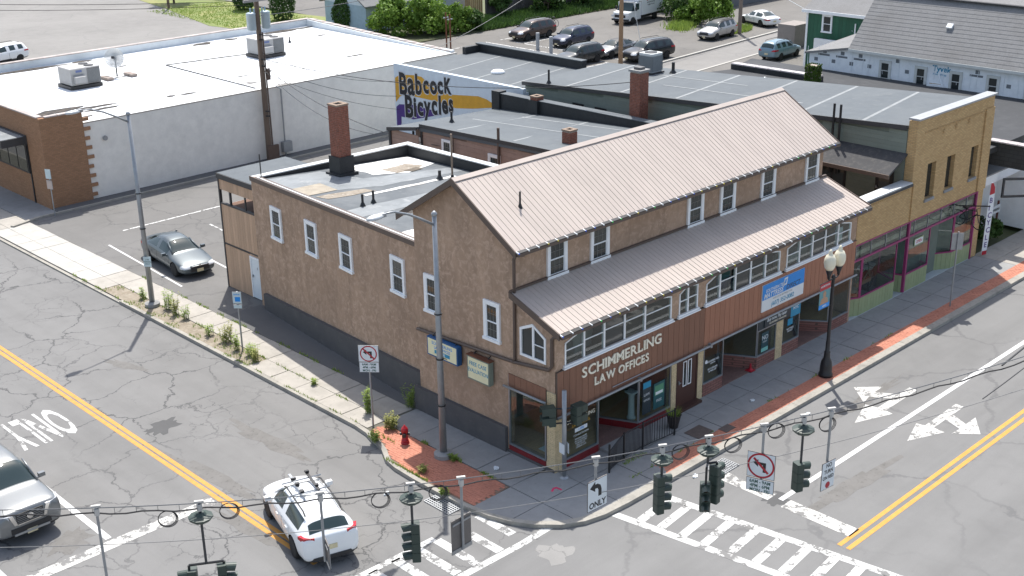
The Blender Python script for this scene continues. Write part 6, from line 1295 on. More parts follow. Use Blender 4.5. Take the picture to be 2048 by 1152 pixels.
def signal_head(parent, x, y, zt, facing, n, m=SIGGREEN):
    """facing: yaw of the direction the lenses look"""
    M = T((x,y,0)) @ RZ(facing+pi/2); H = .25
    for k_ in range(n):
        z = zt-(k_+1)*H; o = link('signal_section', MB().prism(rrect(0,.06,.125,.1,.03,2), z+.005, z+H-.005).mesh('signal_section', m), parent, M)
        link('lens', MB().lathe([(.095,0),(.09,.012),(.05,.025),(.0,.03)], (0,0,0), 14, M=T((0,-.042,z+H/2)) @ RX(pi/2)).mesh('lens', (LENSD)), o, local=True)
        v = MB(); n_ = 10; N0 = len(v.v)
        for k2 in range(n_+1):
            a = -.35+(pi+.7)*k2/n_; c_, s_ = cos(a)*.105, sin(a)*.105
            v.v += [(c_,-.04,z+H/2+s_),(c_*1.0,-.27+.05*(1-max(0,sin(a))),z+H/2+s_-.03)]
        for k2 in range(n_): v.f.append((2*k2,2*k2+1,2*k2+3,2*k2+2)); v.mi.append(0)
        link('visor', v.mesh('visor', m), o, local=True)
def hang(parent, x, zb, s=None, box=True, coils=True, r=.03, m=DGREY):
    s = s_of(x); p = wp(s)
    MB().tube((p.x,p.y,p.z+.2),(p.x,p.y,zb),r,8).build('hanger', m, parent)
    MB().mbox(T((p.x,p.y,p.z+.2)) @ RZ(math.atan2(wn_.y,wn_.x)), .2, .06, .05).mbox(T((p.x,p.y,p.z+.06)), .09,.09,.16).build('wire_clamp', mat('clamp_white', (.5,.48,.45), .5), parent)
    if box: MB().lathe([(.06,-.12),(.2,-.1),(.27,-.03),(.27,.0),(.14,.04),(.08,.1)], (p.x,p.y,p.z-.16), 10).build('terminal_box', SIGGREEN, parent)
    if coils:
        for d in (-.68,.62): coil(parent, p+wn_*d-Vector((0,0,.13)), .21)
    return p
def tsig(label, x, zt, heads, coils=True):
    p = wp(s_of(x)); t = thing('traffic_signal', label, 'traffic signal', (p.x,p.y,0)); hang(t, x, zt, coils=coils)
    for (dx_, dy_, f_, n, dz) in heads:
        signal_head(t, p.x+dx_, p.y+dy_, zt-dz, f_, n)
        if dx_ or dy_: MB().tube((p.x,p.y,zt),(p.x+dx_,p.y+dy_,zt),.03,6).tube((p.x+dx_,p.y+dy_,zt),(p.x+dx_,p.y+dy_,zt-dz),.03,6).build('bracket', BLACK, t)
    return t
tsig('green four-section traffic signal facing away over the crosswalk nearest the white hatchback', -10.72, 5.42, [(0,0,pi*.78,4,0)])
tsig('four-section traffic signal over the crosswalk right of the only sign', -5.72, 5.85, [(0,0,-.35,4,0)], coils=False)
tsig('double traffic signal with two back-to-back heads over the crosswalk', -4.76, 6.0, [(-.2,-.12,-2.4,3,.42),(.2,-.12,.1,4,.05)])
tsig('three-section traffic signal hanging before the turn arrows', -2.75, 5.72, [(0,0,-.35,3,0)])
tsig('low double traffic signal cut by the bottom edge of the picture', -14.61, 5.05, [(-.32,.2,2.5,4,.1),(.32,-.2,-.5,4,.05)])
def hang_sign(label, x, zt, zb, w_, face_rz, face, fn, back=False, plate=None, off=0):
    p = wp(s_of(x)); t = thing('hanging_sign', label, 'road sign', (p.x,p.y,0)); hang(t, x, zb+.05 if not plate else plate[0], box=False, coils=False, r=.032, m=GALV)
    M = T((p.x,p.y,0)) @ RZ(face_rz) @ T((0,-.03,0)); zc = (zt+zb)/2
    o = link('panel', MB().prism(rrect(0,-.02,w_/2,.01,.006,1), zb, zt).mesh('panel', mat('sign_back_dark', (.15,.135,.125), .5, .15)), t, M)
    link('face', MB().box(-w_/2+.012,-.036,zb+.012,w_/2-.012,-.031,zt-.012).mesh('face', face), o, local=True)
    bd = MB().box(-w_/2,-.034,zb,w_/2,-.0305,zb+.012).box(-w_/2,-.034,zt-.012,w_/2,-.0305,zt); link('border', bd.mesh('border', CHAR), o, local=True)
    if back: link('back_rail', MB().box(-w_/2+.03,-.008,zt-.14,w_/2-.03,.012,zt-.09).box(-w_/2,-.009,zb,w_/2,.006,zb+.1).mesh('back_rail', ALU), o, local=True)
    if plate:
        z0, z1, lines = plate; q = link('panel', MB().prism(rrect(0,-.02,w_/2,.01,.006,1), z0, z1).mesh('panel', mat('sign_back_dark', None)), t, M); link('face', MB().box(-w_/2+.012,-.036,z0+.012,w_/2-.012,-.031,z1-.012).mesh('face', face), q, local=True)
        for i, s_ in enumerate(lines): text('lettering', s_, .085, mat('sign_green_print', None), q, M @ T((0,-.038,z1-.12-i*.115)), .88, .001, .003, align='CENTER')
    if fn: fn(o, M, zc)
    return t
def only_fn(o, M, zc):
    pts = [(.14,-.12),(.14,.05),(.10,.16),(.0,.22),(-.08,.22),(-.08,.3),(-.26,.16),(-.08,.03),(-.08,.11),(.0,.105),(.03,.05),(.03,-.12)]
    link('arrow', MB().plate([(x_*.95,z_) for x_,z_ in pts], [], ((0,-.038,zc+.05),(1,0,0),(0,0,1)), .002).mesh('arrow', CHAR), o, local=True); text('lettering','ONLY',.15,CHAR,o,M @ T((0,-.039,zc-.33)),.92,.001,.006,align='CENTER')
hang_sign('white left turn only sign hanging over the corner of the pavement', -7.08, 5.98, 5.2, .64, -.05, PLWHITE, only_fn)
def nl2(o, M, zc): no_left(o, M, zc, .33, -.04)
hang_sign('no left turn sign with hours plate hanging above the stop line', -3.6, 6.12, 5.45, .68, -1.25, PLWHITE, nl2, plate=(5.07,5.42,['6AM - 9AM','4PM - 6PM','MON - FRI']))
def ntr(o, M, zc):
    for s_, z_, h_ in (('NO',.22,.11),('TURN',.06,.1),('ON RED',-.1,.09)): text('lettering', s_, h_, CHAR, o, M @ T((0,-.038,zc+z_)), .85, .001, .003, align='CENTER')
    link('red_dot', MB().lathe([(.085,0),(.085,.003)], (0,0,0), 16, M=T((0,-.038,zc-.27)) @ RX(pi/2)).mesh('red_dot', SREDD), o, local=True)
hang_sign('no turn on red sign on a long hanger at the right of the wire', -2.17, 5.68, 4.93, .5, -.1, PLWHITE, ntr)
hang_sign('grey back of a large road sign hanging over the left crosswalk', -9.75, 5.38, 4.5, .64, pi+.05, PLWHITE, None, back=True)
hang_sign('pale sign back seen at an angle in front of the white hatchback', -12.42, 5.25, 4.65, .6, 1.15, PLWHITE, None, back=True)
hang_sign('long grey hanger pole in front of the silver suv with a sign below the picture', -16.4, 4.2, 3.6, .6, .2, PLWHITE, None, back=True)
# overhead service wires
def wire(label, pts, r=.018, sag=.5, m=CABLE):
    out = []
    for a, b in zip(pts, pts[1:]):
        A, B = Vector(a), Vector(b)
        for k_ in range(14): f_ = k_/14; q = A.lerp(B, f_); q.z -= 4*sag*f_*(1-f_); out.append(q)
    out.append(Vector(pts[-1])); tag(MB().path(out, r, 4).build('overhead_wire', m), label, 'overhead wire', 'overhead service wires')
P1 = (15.85,39.9)
wire('thick service cable from the transformer pole toward the tan roof buildings', [(P1[0],P1[1],6.4),(21.3,14.9,7.6)], .022, .9); wire('service cable from the transformer pole to the painted wall', [(P1[0],P1[1],6.1),(21.6,34.2,4.0)], .018, .5); wire('service cable from the transformer pole to the brown siding', [(P1[0],P1[1],6.0),(12.9,20.2,5.0)], .018, .8)
wire('low service cable from the pole to the painted white wall', [(P1[0],P1[1],5.6),(21.6,34.0,3.2)], .014, .4); wire('thin service cable sagging to the back corner of the painted building', [(P1[0],P1[1],6.8),(21.7,33.8,5.0)], .014, .6); wire('twin service wire sagging to the porch of the brown building', [(P1[0],P1[1],5.8),(12.9,23.8,4.9)], .014, 1.0)
wire('long wire running from the white roof edge past the rear lot poles', [(31,41,4.9),(53.7,43.9,11.6)], .02, .7, WIREG); wire('upper wire from the transformer pole to the pole in the rear lot', [(P1[0],P1[1],9.0),(53.73,43.9,12.2)], .02, 1.2, WIREG)
wire('wire between the two poles beyond the rear lot', [(53.73,43.9,9.6),(72.65,45.4,7.2)], .03, .6, WIREG); wire('second wire between the two poles beyond the rear lot', [(53.73,43.9,9.0),(72.65,45.4,6.6)], .025, .8, WIREG); wire('white wire crossing the green house wall', [(72.65,45.4,6.0),(63,27.6,3.4)], .02, .4, PLWHITE)
wire('topmost of three wires over the far parking lot', [(-10,60,11.5),(15.85,40.0,9.9)], .02, .5); wire('middle one of three wires over the far parking lot', [(-10,61,11.0),(15.2,40.0,9.7)], .02, .5)
wire('white insulated cable loop hanging from the rear lot pole to the big chimney roof', [(53.73,43.9,10.6),(57.0,44.2,.2)], .02, .1, PLWHITE)
wire('single cable crossing the right hand lanes', [(1.55,-13.54,7.7),(26,-9.5,6.3)], .022, .5); wire('lower cable crossing the right hand lanes', [(1.5,-13.2,6.7),(26,-9.9,5.2)], .014, .5)
# litter
for i, (x_, y_, lb) in enumerate(((-1.15,1.6,'white paper scrap on the pavement near the red pavers'),(8.9,-1.5,'small pale scrap on the shaded pavement by the brick strip'),(-4.6,3.1,'white paper cup scrap on the road beside the bumped-out kerb'),(3.2,-3.3,'small white scrap on the road by the straight kerb'),(9.6,-3.45,'white paper scrap on the road near the turn arrow'))):
    z_ = .008 if y_ > -2.9 and x_ > -3 else RZ0+.008
    pts = [(x_+.16*(.5+random.random()*.5)*cos(a), y_+.12*(.4+random.random()*.6)*sin(a)) for a in [2*pi*k_/9 for k_ in range(9)]]; tag(MB().prism(pts, z_, [z_+.01+random.random()*.05 for _ in pts]).build('litter', PLWHITE), lb, 'litter')
tag(MB().prism([(-.95,-.72),(-.75,-.62),(-.62,-.66),(-.6,-.9),(-.68,-.93),(-.7,-.72),(-.8,-.72),(-.92,-.8)], .004, .0075).build('spray_mark', mat('pink_spray', (.62,.04,.12), .8, .3)), 'pink spray paint mark on the corner pavement', 'paint mark', kind='structure')
# ---------------------------------------------------------------- vehicles
TYRE = mat('tyre_rubber', (.018,.018,.018), .85, .2); RIM = mat('alloy_rim', (.50,.51,.52), .35, .1, metal=.1); RIMD = mat('dark_rim', (.05,.05,.055), .35, .1, metal=.6)
CGLASS = glass_mat('car_glass', (.03,.048,.05), .03); HEADL = mat('headlight_glass', (.62,.64,.66), .12, .1); TAILL = mat('taillight_glass', (.42,.012,.02), .2, .15); CPLAST = mat('black_plastic', (.022,.022,.024), .55, .15); CHROME = mat('chrome', (.6,.6,.6), .15, .05, metal=1.); PLATE = mat('number_plate', (.62,.55,.35), .5, .15)
def paint(name, c, metal=.25, rough=.36): return mat('paint_'+name, c, rough, .03, 1, 4, metal=metal, coat=.45)
PROF = {  # x (0 front..1 rear), z bottom, z belt, z top, width, roof width, flag of the segment that starts here
 'sedan': (1.45, [(0,.32,.50,.58,.72,.55,'b'),(.025,.22,.60,.68,.88,.6,'b'),(.1,.2,.70,.78,.97,.66,'b'),(.25,.19,.80,.92,1,.72,'b'),(.29,.19,.82,.95,1,.74,'w'),(.355,.19,.84,1.17,1,.665,'W'),(.43,.19,.86,1.38,1,.60,'g'),(.545,.19,.88,1.44,1,.60,'p'),(.565,.19,.88,1.44,1,.60,'g'),(.70,.19,.90,1.38,1,.6,'R'),(.775,.19,.91,1.22,1,.63,'r'),(.855,.2,.92,1.03,.99,.70,'b'),(.95,.24,.90,.98,.94,.66,'b'),(.985,.3,.84,.92,.86,.6,'b'),(1,.4,.74,.80,.76,.55,'b')]),
 'suv': (1.72, [(0,.38,.62,.74,.74,.6,'b'),(.02,.27,.76,.90,.9,.66,'b'),(.09,.25,.88,1.0,.98,.72,'b'),(.235,.25,.96,1.1,1,.76,'b'),(.265,.25,.98,1.13,1,.78,'w'),(.32,.25,1.0,1.38,1,.725,'W'),(.385,.25,1.02,1.62,1,.68,'g'),(.535,.25,1.03,1.70,1,.68,'p'),(.555,.25,1.03,1.70,1,.68,'g'),(.73,.25,1.05,1.69,1,.68,'p'),(.75,.25,1.05,1.69,1,.68,'g'),(.9,.25,1.07,1.66,.99,.68,'p'),(.935,.26,1.07,1.62,.97,.68,'r'),(.985,.34,1.05,1.14,.93,.76,'b'),(1,.45,.92,.98,.86,.7,'b')]),
 'big': (1.92, [(0,.42,.78,1.0,.88,.74,'b'),(.012,.30,1.0,1.14,.96,.78,'b'),(.05,.27,1.08,1.2,1,.8,'b'),(.2,.27,1.13,1.26,1,.82,'b'),(.23,.27,1.14,1.29,1,.83,'w'),(.295,.27,1.16,1.6,1,.77,'W'),(.35,.27,1.17,1.84,1,.72,'g'),(.5,.27,1.18,1.91,1,.72,'p'),(.52,.27,1.18,1.91,1,.72,'g'),(.7,.27,1.19,1.91,1,.72,'p'),(.72,.27,1.19,1.91,1,.72,'g'),(.9,.28,1.2,1.88,.99,.72,'p'),(.94,.3,1.2,1.84,.97,.72,'r'),(.985,.36,1.18,1.26,.94,.78,'b'),(1,.46,1.0,1.08,.88,.72,'b')]),
 'hatch': (1.5, [(0,.30,.52,.62,.72,.55,'b'),(.03,.2,.62,.74,.89,.62,'b'),(.11,.18,.74,.83,.98,.68,'b'),(.235,.18,.83,.96,1,.74,'b'),(.265,.18,.85,.99,1,.76,'w'),(.335,.18,.875,1.215,1,.70,'W'),(.41,.18,.90,1.44,1,.64,'g'),(.55,.18,.92,1.5,1,.64,'p'),(.57,.18,.92,1.5,1,.64,'g'),(.76,.18,.96,1.47,.99,.63,'g'),(.87,.19,.985,1.43,.98,.63,'p'),(.905,.2,.99,1.40,.97,.63,'r'),(.972,.24,1.0,1.07,.95,.74,'b'),(.988,.3,.97,1.04,.93,.72,'b'),(1,.38,.86,.93,.88,.68,'b')]),
}
SEC = lambda w, wr, zb, zl, zt: [(0,zb),(.8*w,zb),(.965*w,zb+.1),(w,zb+.55*(zl-zb)),(.985*w,zl-.05),(.93*w,zl+.015),(max(wr,.3)*w,zt-.045 if zt-zl > .2 else zl+(zt-zl)*.75),(.5*wr*w,zt),(0,zt+.012)]
def vehicle(label, kind, loc, heading, L, W_, H, pm, cat='car', trim=True, name='parked_car', rails=True, roof_m=None, group=None, plate_front=True, wheel_r=None, rim=RIM, chrome=False, detail=2, wb=.58, fx=.195):
    hz, P = PROF[kind]; sz = H/hz; hw = W_/2; J = 9
    t = thing(name, label, cat, loc, heading, group)
    bm = bmesh.new(); rows = []
    for (fx_, zb, zl, zt, ws, wr, fl) in P:
        x = L/2-fx_*L; half = SEC(hw*ws, wr, zb*sz, zl*sz, zt*sz)
        rows.append([bm.verts.new((x, y, z)) for y, z in half] + [bm.verts.new((x, -y, z)) for y, z in half[-2:0:-1]])
    n = len(rows[0]); MI = {'b':0,'ws':1,'rw':2,'sl':3,'sr':4}
    for i in range(len(rows)-1):
        fl = P[i][6]
        for j in range(n):
            f = bm.faces.new((rows[i][j], rows[i+1][j], rows[i+1][(j+1)%n], rows[i][(j+1)%n])); jj = j if j < 8 else n-1-j
            if fl in 'wW' and jj in (6,7): f.material_index = 1
            elif fl in 'rR' and jj in (6,7): f.material_index = 2
            elif fl in 'gWR' and jj == 5: f.material_index = 3 if j < 8 else 4
            elif fl == 'w' and jj == 5: f.material_index = 0
            elif fl == 'r' and jj == 5 and kind == 'sedan': f.material_index = 0
            elif fl in 'gp' and jj in (6,7) and roof_m: f.material_index = 5
    for r in (rows[0], rows[-1]): bm.faces.new(r if r is rows[0] else r[::-1])
    bmesh.ops.recalc_face_normals(bm, faces=bm.faces)
    me = bpy.data.meshes.new('body_tmp'); bm.to_mesh(me); bm.free()
    for k_ in range(8): me.materials.append(bpy.data.materials.get('shell%d' % k_) or bpy.data.materials.new('shell%d' % k_))
    ob = bpy.data.objects.new('body_tmp', me); COL.objects.link(ob)
    ss = ob.modifiers.new('s', 'SUBSURF'); ss.levels = detail; ss.render_levels = detail
    R = wheel_r or .335*sz; xa, xb = L/2-fx*L, L/2-fx*L-wb*L
    cut = MB()
    for x in (xa, xb): cut.tube((x,-W_,R*.98),(x,W_,R*.98),R*1.16,20,m=6)
    cm = cut.mesh('cut_tmp', [bpy.data.materials['shell%d' % k_] for k_ in range(8)]); co = bpy.data.objects.new('cut_tmp', cm); COL.objects.link(co)
    bo = ob.modifiers.new('b', 'BOOLEAN'); bo.operation = 'DIFFERENCE'; bo.object = co; bo.solver = 'EXACT'
    dg = bpy.context.evaluated_depsgraph_get(); ev = bpy.data.meshes.new_from_object(ob.evaluated_get(dg))
    bpy.data.objects.remove(ob); bpy.data.objects.remove(co)
    V = [v.co.copy() for v in ev.vertices]; groups = {}
    dx0, dx1, dx2 = xa-R*1.35, L/2-.555*L if kind != 'suv' else L/2-.545*L, xb+R*.75
    pil = [q[0] for q in P if q[6] == 'p']; xpil = L/2-(pil[0]+.01)*L; xpil2 = L/2-(pil[1]+.005)*L if len(pil) > 1 and kind != 'hatch' else -99
    for p in ev.polygons:
        c = p.center; k_ = p.material_index; key = 'body'
        if k_ == 1: key = 'windscreen'
        elif k_ == 2: key = 'rear_window'
        elif k_ in (3,4): key = ('side_window_l' if k_ == 3 else 'side_window_r') + ('f' if c.x > xpil else 'b' if c.x > xpil2 else 'q')
        elif k_ == 5: key = 'roof_panel'
        elif k_ == 6: key = 'wheel_arch'
        else:
            fx_ = (L/2-c.x)/L; zz = c.z/sz; ay = abs(c.y)/hw
            zl = {'suv':.8,'big':1.02}.get(kind,.62)
            if kind != 'big' and fx_ < .13 and ay > .5 and zl-.10 < zz < zl+.06 and fx_ < .015+.13*(ay-.45): key = 'headlight_l' if c.y > 0 else 'headlight_r'
            elif name != 'moving_car' and fx_ > .88 and ay > .55 and zl+.1 < zz < zl+(.26 if kind != 'sedan' else .22) and abs(p.normal.z) < .85 and (ay > .62 or zz < zl+.2): key = 'taillight_l' if c.y > 0 else 'taillight_r'
            elif kind != 'big' and fx_ < .045 and ay < (.6 if kind == 'big' else .52) and zl-(.36 if kind == 'big' else .26) < zz < zl-.015: key = 'grille'
            elif trim and zz < (.42 if kind in ('suv','big') else .3) : key = 'lower_trim'
            elif ay > .9 and zz > .3 and p.normal.y*c.y > 0 and abs(p.normal.y) > .6 and c.z < P[6][2]*sz-.03:
                if dx1 < c.x < dx0: key = 'door_fl' if c.y > 0 else 'door_fr'
                elif dx2 < c.x <= dx1: key = 'door_rl' if c.y > 0 else 'door_rr'
        groups.setdefault(key, []).append(p)
    mm = {'body':pm,'windscreen':CGLASS,'rear_window':CGLASS,'side_window':CGLASS,'roof_panel':roof_m,'wheel_arch':CPLAST,'headlight':HEADL,'taillight':TAILL,'grille':CPLAST,'lower_trim':CPLAST,'door':pm}
    for key, ps in groups.items():
        b = MB(); idx = {}
        bn = key.rsplit('_',1)[0] if key.rsplit('_',1)[-1] in ('l','r','fl','fr','rl','rr','lf','lb','lq','rf','rb','rq') else key
        cen = sum((p.center for p in ps), Vector())/len(ps)
        edge = {}
        if bn == 'door':
            for p in ps:
                vs_ = list(p.vertices)
                for a, c in zip(vs_, vs_[1:]+vs_[:1]): edge[frozenset((a,c))] = edge.get(frozenset((a,c)), 0)+1
            rim_ = {v for e, q in edge.items() if q == 1 for v in e}
        for p in ps:
            f = []
            for v in p.vertices:
                if v not in idx:
                    idx[v] = len(b.v); co_ = V[v].copy()
                    if bn == 'door' and v in rim_:
                        d = cen-co_; d.y = 0
                        if d.length > 0: co_ += d.normalized()*.012
                    b.v.append(tuple(co_))
                f.append(idx[v])
            b.f.append(tuple(f)); b.mi.append(0)
        o = link(bn, b.mesh(bn, mm[bn] or pm, True), t, local=True)
        if bn == 'door': link('handle', MB().box(cen.x-.22*L/5-.1,cen.y-.015+(.02 if cen.y > 0 else -.02),P[6][2]*sz-.16,cen.x-.22*L/5+.06,cen.y+.015+(.02 if cen.y > 0 else -.02),P[6][2]*sz-.13).mesh('handle', pm), o, local=True)
    bpy.data.meshes.remove(ev)
    ty = MB().lathe([(R*.62,-.11),(R*.93,-.115),(R,-.075),(R,.075),(R*.93,.115),(R*.62,.11)], (0,0,0), 22).mesh('tyre', TYRE, True)
    rm = MB().lathe([(R*.66,-.09),(R*.66,.085),(R*.55,.06),(R*.16,.075),(R*.12,.1),(.01,.1)], (0,0,0), 22)
    for k_ in range(5): a = 2*pi*k_/5; rm.mbox(Matrix.Rotation(a,4,'Z') @ T((R*.38,0,.085)), R*.5, R*.15, .03)
    rme = rm.mesh('rim', rim)
    for x in (xa, xb):
        for s in (1,-1):
            w = link('wheel', ty, t, T((x,s*(hw-.125),R)) @ RX(-pi/2 if s > 0 else pi/2), local=True); link('rim', rme, w, local=True)
            well = None
    zm = P[4][2]*sz+.1*sz; xm = L/2-(P[4][0]+.055)*L
    for s in (1,-1): link('mirror', MB().mbox(T((xm,s*(hw+.08),zm)), .14,.2,.13).mbox(T((xm+.02,s*(hw-.02),zm-.05)), .08,.16,.05).mesh('mirror', pm), t, local=True)
    for nm, xx, zz in (('number_plate', L/2-.002*L+.012, .40*sz), ('number_plate', -L/2-.008, (.66 if kind != 'sedan' else .62)*sz)):
        if nm and (plate_front or xx < 0): link(nm, MB().box(xx-.012,-.16,zz-.07,xx+.012,.16,zz+.08).mesh(nm, PLATE), t, local=True)
    if rails and kind in ('suv','hatch'):
        for s in (1,-1): link('roof_rail', MB().path([(L/2-.42*L,s*hw*.6,H-.06),(L/2-.46*L,s*hw*.6,H+.03),(L/2-.82*L,s*hw*.6,H+.03),(L/2-.86*L,s*hw*.6,H-.06)], .022, 6).mesh('roof_rail', CPLAST), t, local=True)
    for s in (1,-1):            # windscreen and rear pillars follow the roof edge
        for fls in ('wW','Rr') if kind == 'sedan' else ('wW',):
            ii = [i for i, q in enumerate(P) if q[6] in fls]; ii.append(ii[-1]+1)
            pp = [(L/2-P[i][0]*L, s*SEC(hw*P[i][4], P[i][5], P[i][1]*sz, P[i][2]*sz, P[i][3]*sz)[6][0]*.985, SEC(hw*P[i][4], P[i][5], P[i][1]*sz, P[i][2]*sz, P[i][3]*sz)[6][1]-.005) for i in ii]
            link('pillar', MB().path(pp, .032, 6).mesh('pillar', pm, True), t, local=True)
    link('wiper', MB().mbox(T((L/2-(P[4][0]+.01)*L,.2,P[4][3]*sz+.035)) @ RZ(.1), .02,.6,.02).mbox(T((L/2-(P[4][0]+.01)*L,-.45,P[4][3]*sz+.03)) @ RZ(.1), .02,.5,.02).mesh('wiper', CPLAST), t, local=True)
    if chrome: link('grille_bar', MB().box(L/2-.06,-.4,.60*sz,L/2-.008,.4,.625*sz).mesh('grille_bar', CHROME), t, local=True)
    return t
SILVER_P = paint('silver', (.20,.21,.215), .55); WHITE_P = paint('white', (.78,.80,.81), 0); GREY_P = paint('grey', (.085,.105,.115), .35); DARKG = paint('dark_grey', (.045,.05,.053), .4)
RDZ = RZ0
v = vehicle('grey sedan parked alone between white lines beside the board annex', 'sedan', (1.93,27.25,-.015), RAD(-95.3), 5.0, 1.86, 1.47, GREY_P, chrome=True, trim=False, detail=3)
link('badge', MB().lathe([(.05,0),(.05,.01)], (0,0,0), 12, M=T((2.5,0,.66)) @ RY(pi/2)).mesh('badge', CHROME), v, local=True)
v = vehicle('silver full-size suv at the stop line, partly cut by the left edge', 'big', (-13.85,11.35,RDZ), RAD(-90), 5.4, 2.08, 1.96, SILVER_P, chrome=False, name='moving_car', wheel_r=.41, detail=3)
link('badge', MB().lathe([(.1,0),(.1,.012),(.07,.014)], (0,0,0), 20, M=T((2.715,0,.92)) @ RY(pi/2)).box(2.715,-.11,.91,2.732,.11,.935).mesh('badge', CHROME), v, local=True)
FX = 2.7
link('grille', MB().box(FX-.12,-.42,.74,FX+.005,.42,1.08).box(FX-.25,-.62,.47,FX+.012,.62,.64).box(FX-.3,-.92,.5,FX-.1,-.72,.66).box(FX-.3,.72,.5,FX-.1,.92,.66).mesh('grille', CPLAST), v, local=True)
for sy in (1,-1): link('chrome_strip', MB().plate([(sy*.40,.74),(sy*.5,.74),(sy*.64,1.1),(sy*.52,1.1)][::sy], [], ((FX+.012,0,0),(0,1,0),(0,0,1)), .1).mesh('chrome_strip', CHROME), v, local=True)
link('chrome_strip', MB().box(FX-.08,-.4,.72,FX+.013,.4,.755).mesh('chrome_strip', CHROME), v, local=True)
for k_ in range(5): link('grille_bar', MB().box(FX,-.4,.79+k_*.058,FX+.01,.4,.8+k_*.058).mesh('grille_bar', ALU), v, local=True)
for sy in (1,-1): link('headlight', MB().prism([(FX-.02,sy*.64),(FX-.15,sy*.93),(FX-.4,sy*1.035),(FX-.42,sy*.95),(FX-.25,sy*.66)], [.86,.86,.9,.9,.86], [1.09,1.1,1.12,1.12,1.09]).mesh('headlight', HEADL), v, local=True)
link('bumper_bar', MB().box(FX-.1,-.55,.4,FX+.03,.55,.47).mesh('bumper_bar', ALU), v, local=True)
v = vehicle('white hatchback with bicycle roof rack driving over the yellow lines', 'hatch', (-7.62,3.15,RDZ), RAD(73), 4.45, 1.82, 1.56, WHITE_P, name='moving_car', rim=RIMD, rails=True, detail=3)
for sy in (1,-1): link('taillight', MB().prism([(-2.2,sy*.50),(-2.13,sy*.80),(-1.86,sy*.9),(-1.86,sy*.80),(-2.05,sy*.50)], [.97,.93,.99,.99,.97], [1.08,1.1,1.08,1.08,1.08]).mesh('taillight', TAILL), v, local=True)
link('bumper_trim', MB().prism([(-2.24,-.5),(-2.1,-.8),(-2.0,-.8),(-2.0,.8),(-2.1,.8),(-2.24,.5)], .3, .42).mesh('bumper_trim', CPLAST), v, local=True)
t = thing('bicycle_roof_rack','black and silver bicycle rack on the white hatchback roof','roof rack',(-7.62,3.15,RDZ),RAD(73))
RB = MB()
for x in (.35,-.45): RB.tube((x,-.62,1.6),(x,.62,1.6),.022,6)
RB.mesh('x', BLACK); link('crossbar', RB.mesh('crossbar', ALU), t, local=True)
link('rack_tray', MB().box(-.75,.22,1.62,.75,.3,1.66).mesh('rack_tray', ALU), t, local=True); link('rack_tray', MB().box(-.6,-.28,1.63,.7,-.2,1.67).mesh('rack_tray', BLACK), t, local=True)
for b_ in ((-.1,.2,1.66,.0,.32,1.75),(.3,.18,1.66,.36,.34,1.73),(-.55,.2,1.66,-.42,.32,1.72),(.5,-.3,1.67,.58,-.18,1.75),(-.4,-.3,1.67,-.3,-.18,1.73)): link('rack_clamp', MB().box(*b_).mesh('rack_clamp', BLACK), t, local=True)
Z0 = -.014
v = vehicle('brown suv with orange plates and a bicycle on its rear, by the bollards', 'suv', (58.1,58.75,Z0), pi, 4.95, 1.93, 1.75, paint('brown', (.07,.05,.045), .5))
for k_ in range(2): pass
bike('black bicycle on the tail rack of the brown suv', (60.85,58.8,.75), pi/2, BLACK, 1.0)
vehicle('dark blue suv facing the grey bollard', 'suv', (57.95,53.45,Z0), pi+.05, 4.55, 1.85, 1.66, paint('navy', (.010,.018,.05), .3))
vehicle('dark grey suv nearest the grey roofs', 'suv', (51.95,47.0,Z0), pi-.03, 4.7, 1.86, 1.66, DARKG)
vehicle('silver sedan with dark roof behind the pale utility pole', 'sedan', (56.8,47.15,Z0), pi, 4.9, 1.84, 1.44, paint('silver_grey', (.2,.205,.205), .6), roof_m=CPLAST)
vehicle('black three-row suv beside the lane kerb', 'suv', (57.1,43.75,Z0), pi-.12, 5.0, 1.96, 1.76, paint('black', (.015,.017,.021), .3))
vehicle('silver crossover with black roof near the grass patch', 'suv', (69.6,45.75,Z0), pi+.08, 4.65, 1.84, 1.68, paint('warm_silver', (.36,.355,.35), .4), roof_m=CPLAST)
vehicle('white sedan parked beyond the far utility pole', 'sedan', (78.3,47.1,Z0), RAD(72), 4.85, 1.86, 1.46, WHITE_P)
vehicle('pale blue crossover half hidden by the green house', 'suv', (65.2,35.75,Z0), .05, 4.47, 1.8, 1.62, paint('pale_blue', (.16,.25,.31), .3))
vehicle('white suv on the far lot, cut by the left edge', 'suv', (18.3,85.35,-.018), pi+.2, 4.6, 1.86, 1.69, WHITE_P)
# box van
t = thing('box_van','white box van with red and blue lettering at the back of the rear lot','van',(72.5,57.9,Z0),pi+.16)
cab = MB().prism([(1.05,-.98),(3.3,-.9),(3.45,-.6),(3.45,.6),(3.3,.9),(1.05,.98)], .42, 1.18).prism([(1.05,-.98),(2.2,-.98),(2.2,.98),(1.05,.98)], 1.18, 2.1)
cab.prism([(2.2,-.96),(3.35,-.88),(3.35,.88),(2.2,.96)], 1.17, [1.32,1.2,1.2,1.32]).prism([(1.3,-.86),(2.25,-.92),(2.25,.92),(1.3,.86)], 2.1, [2.15,2.06,2.06,2.15]); link('cab', cab.mesh('cab', WHITE_P), t, local=True)
link('windscreen', MB().quad((2.62,-.86,1.3),(2.62,.86,1.3),(2.2,.8,2.06),(2.2,-.8,2.06)).quad((2.62,-.86,1.3),(2.2,-.8,2.06),(2.2,-.98,1.3)).quad((2.62,.86,1.3),(2.2,.98,1.3),(2.2,.8,2.06)).mesh('windscreen', CGLASS), t, local=True)
link('side_window', MB().box(1.45,-.99,1.36,2.1,-.982,1.98).mesh('side_window', CGLASS), t, local=True); link('side_window', MB().box(1.45,.982,1.36,2.1,.99,1.98).mesh('side_window', CGLASS), t, local=True)
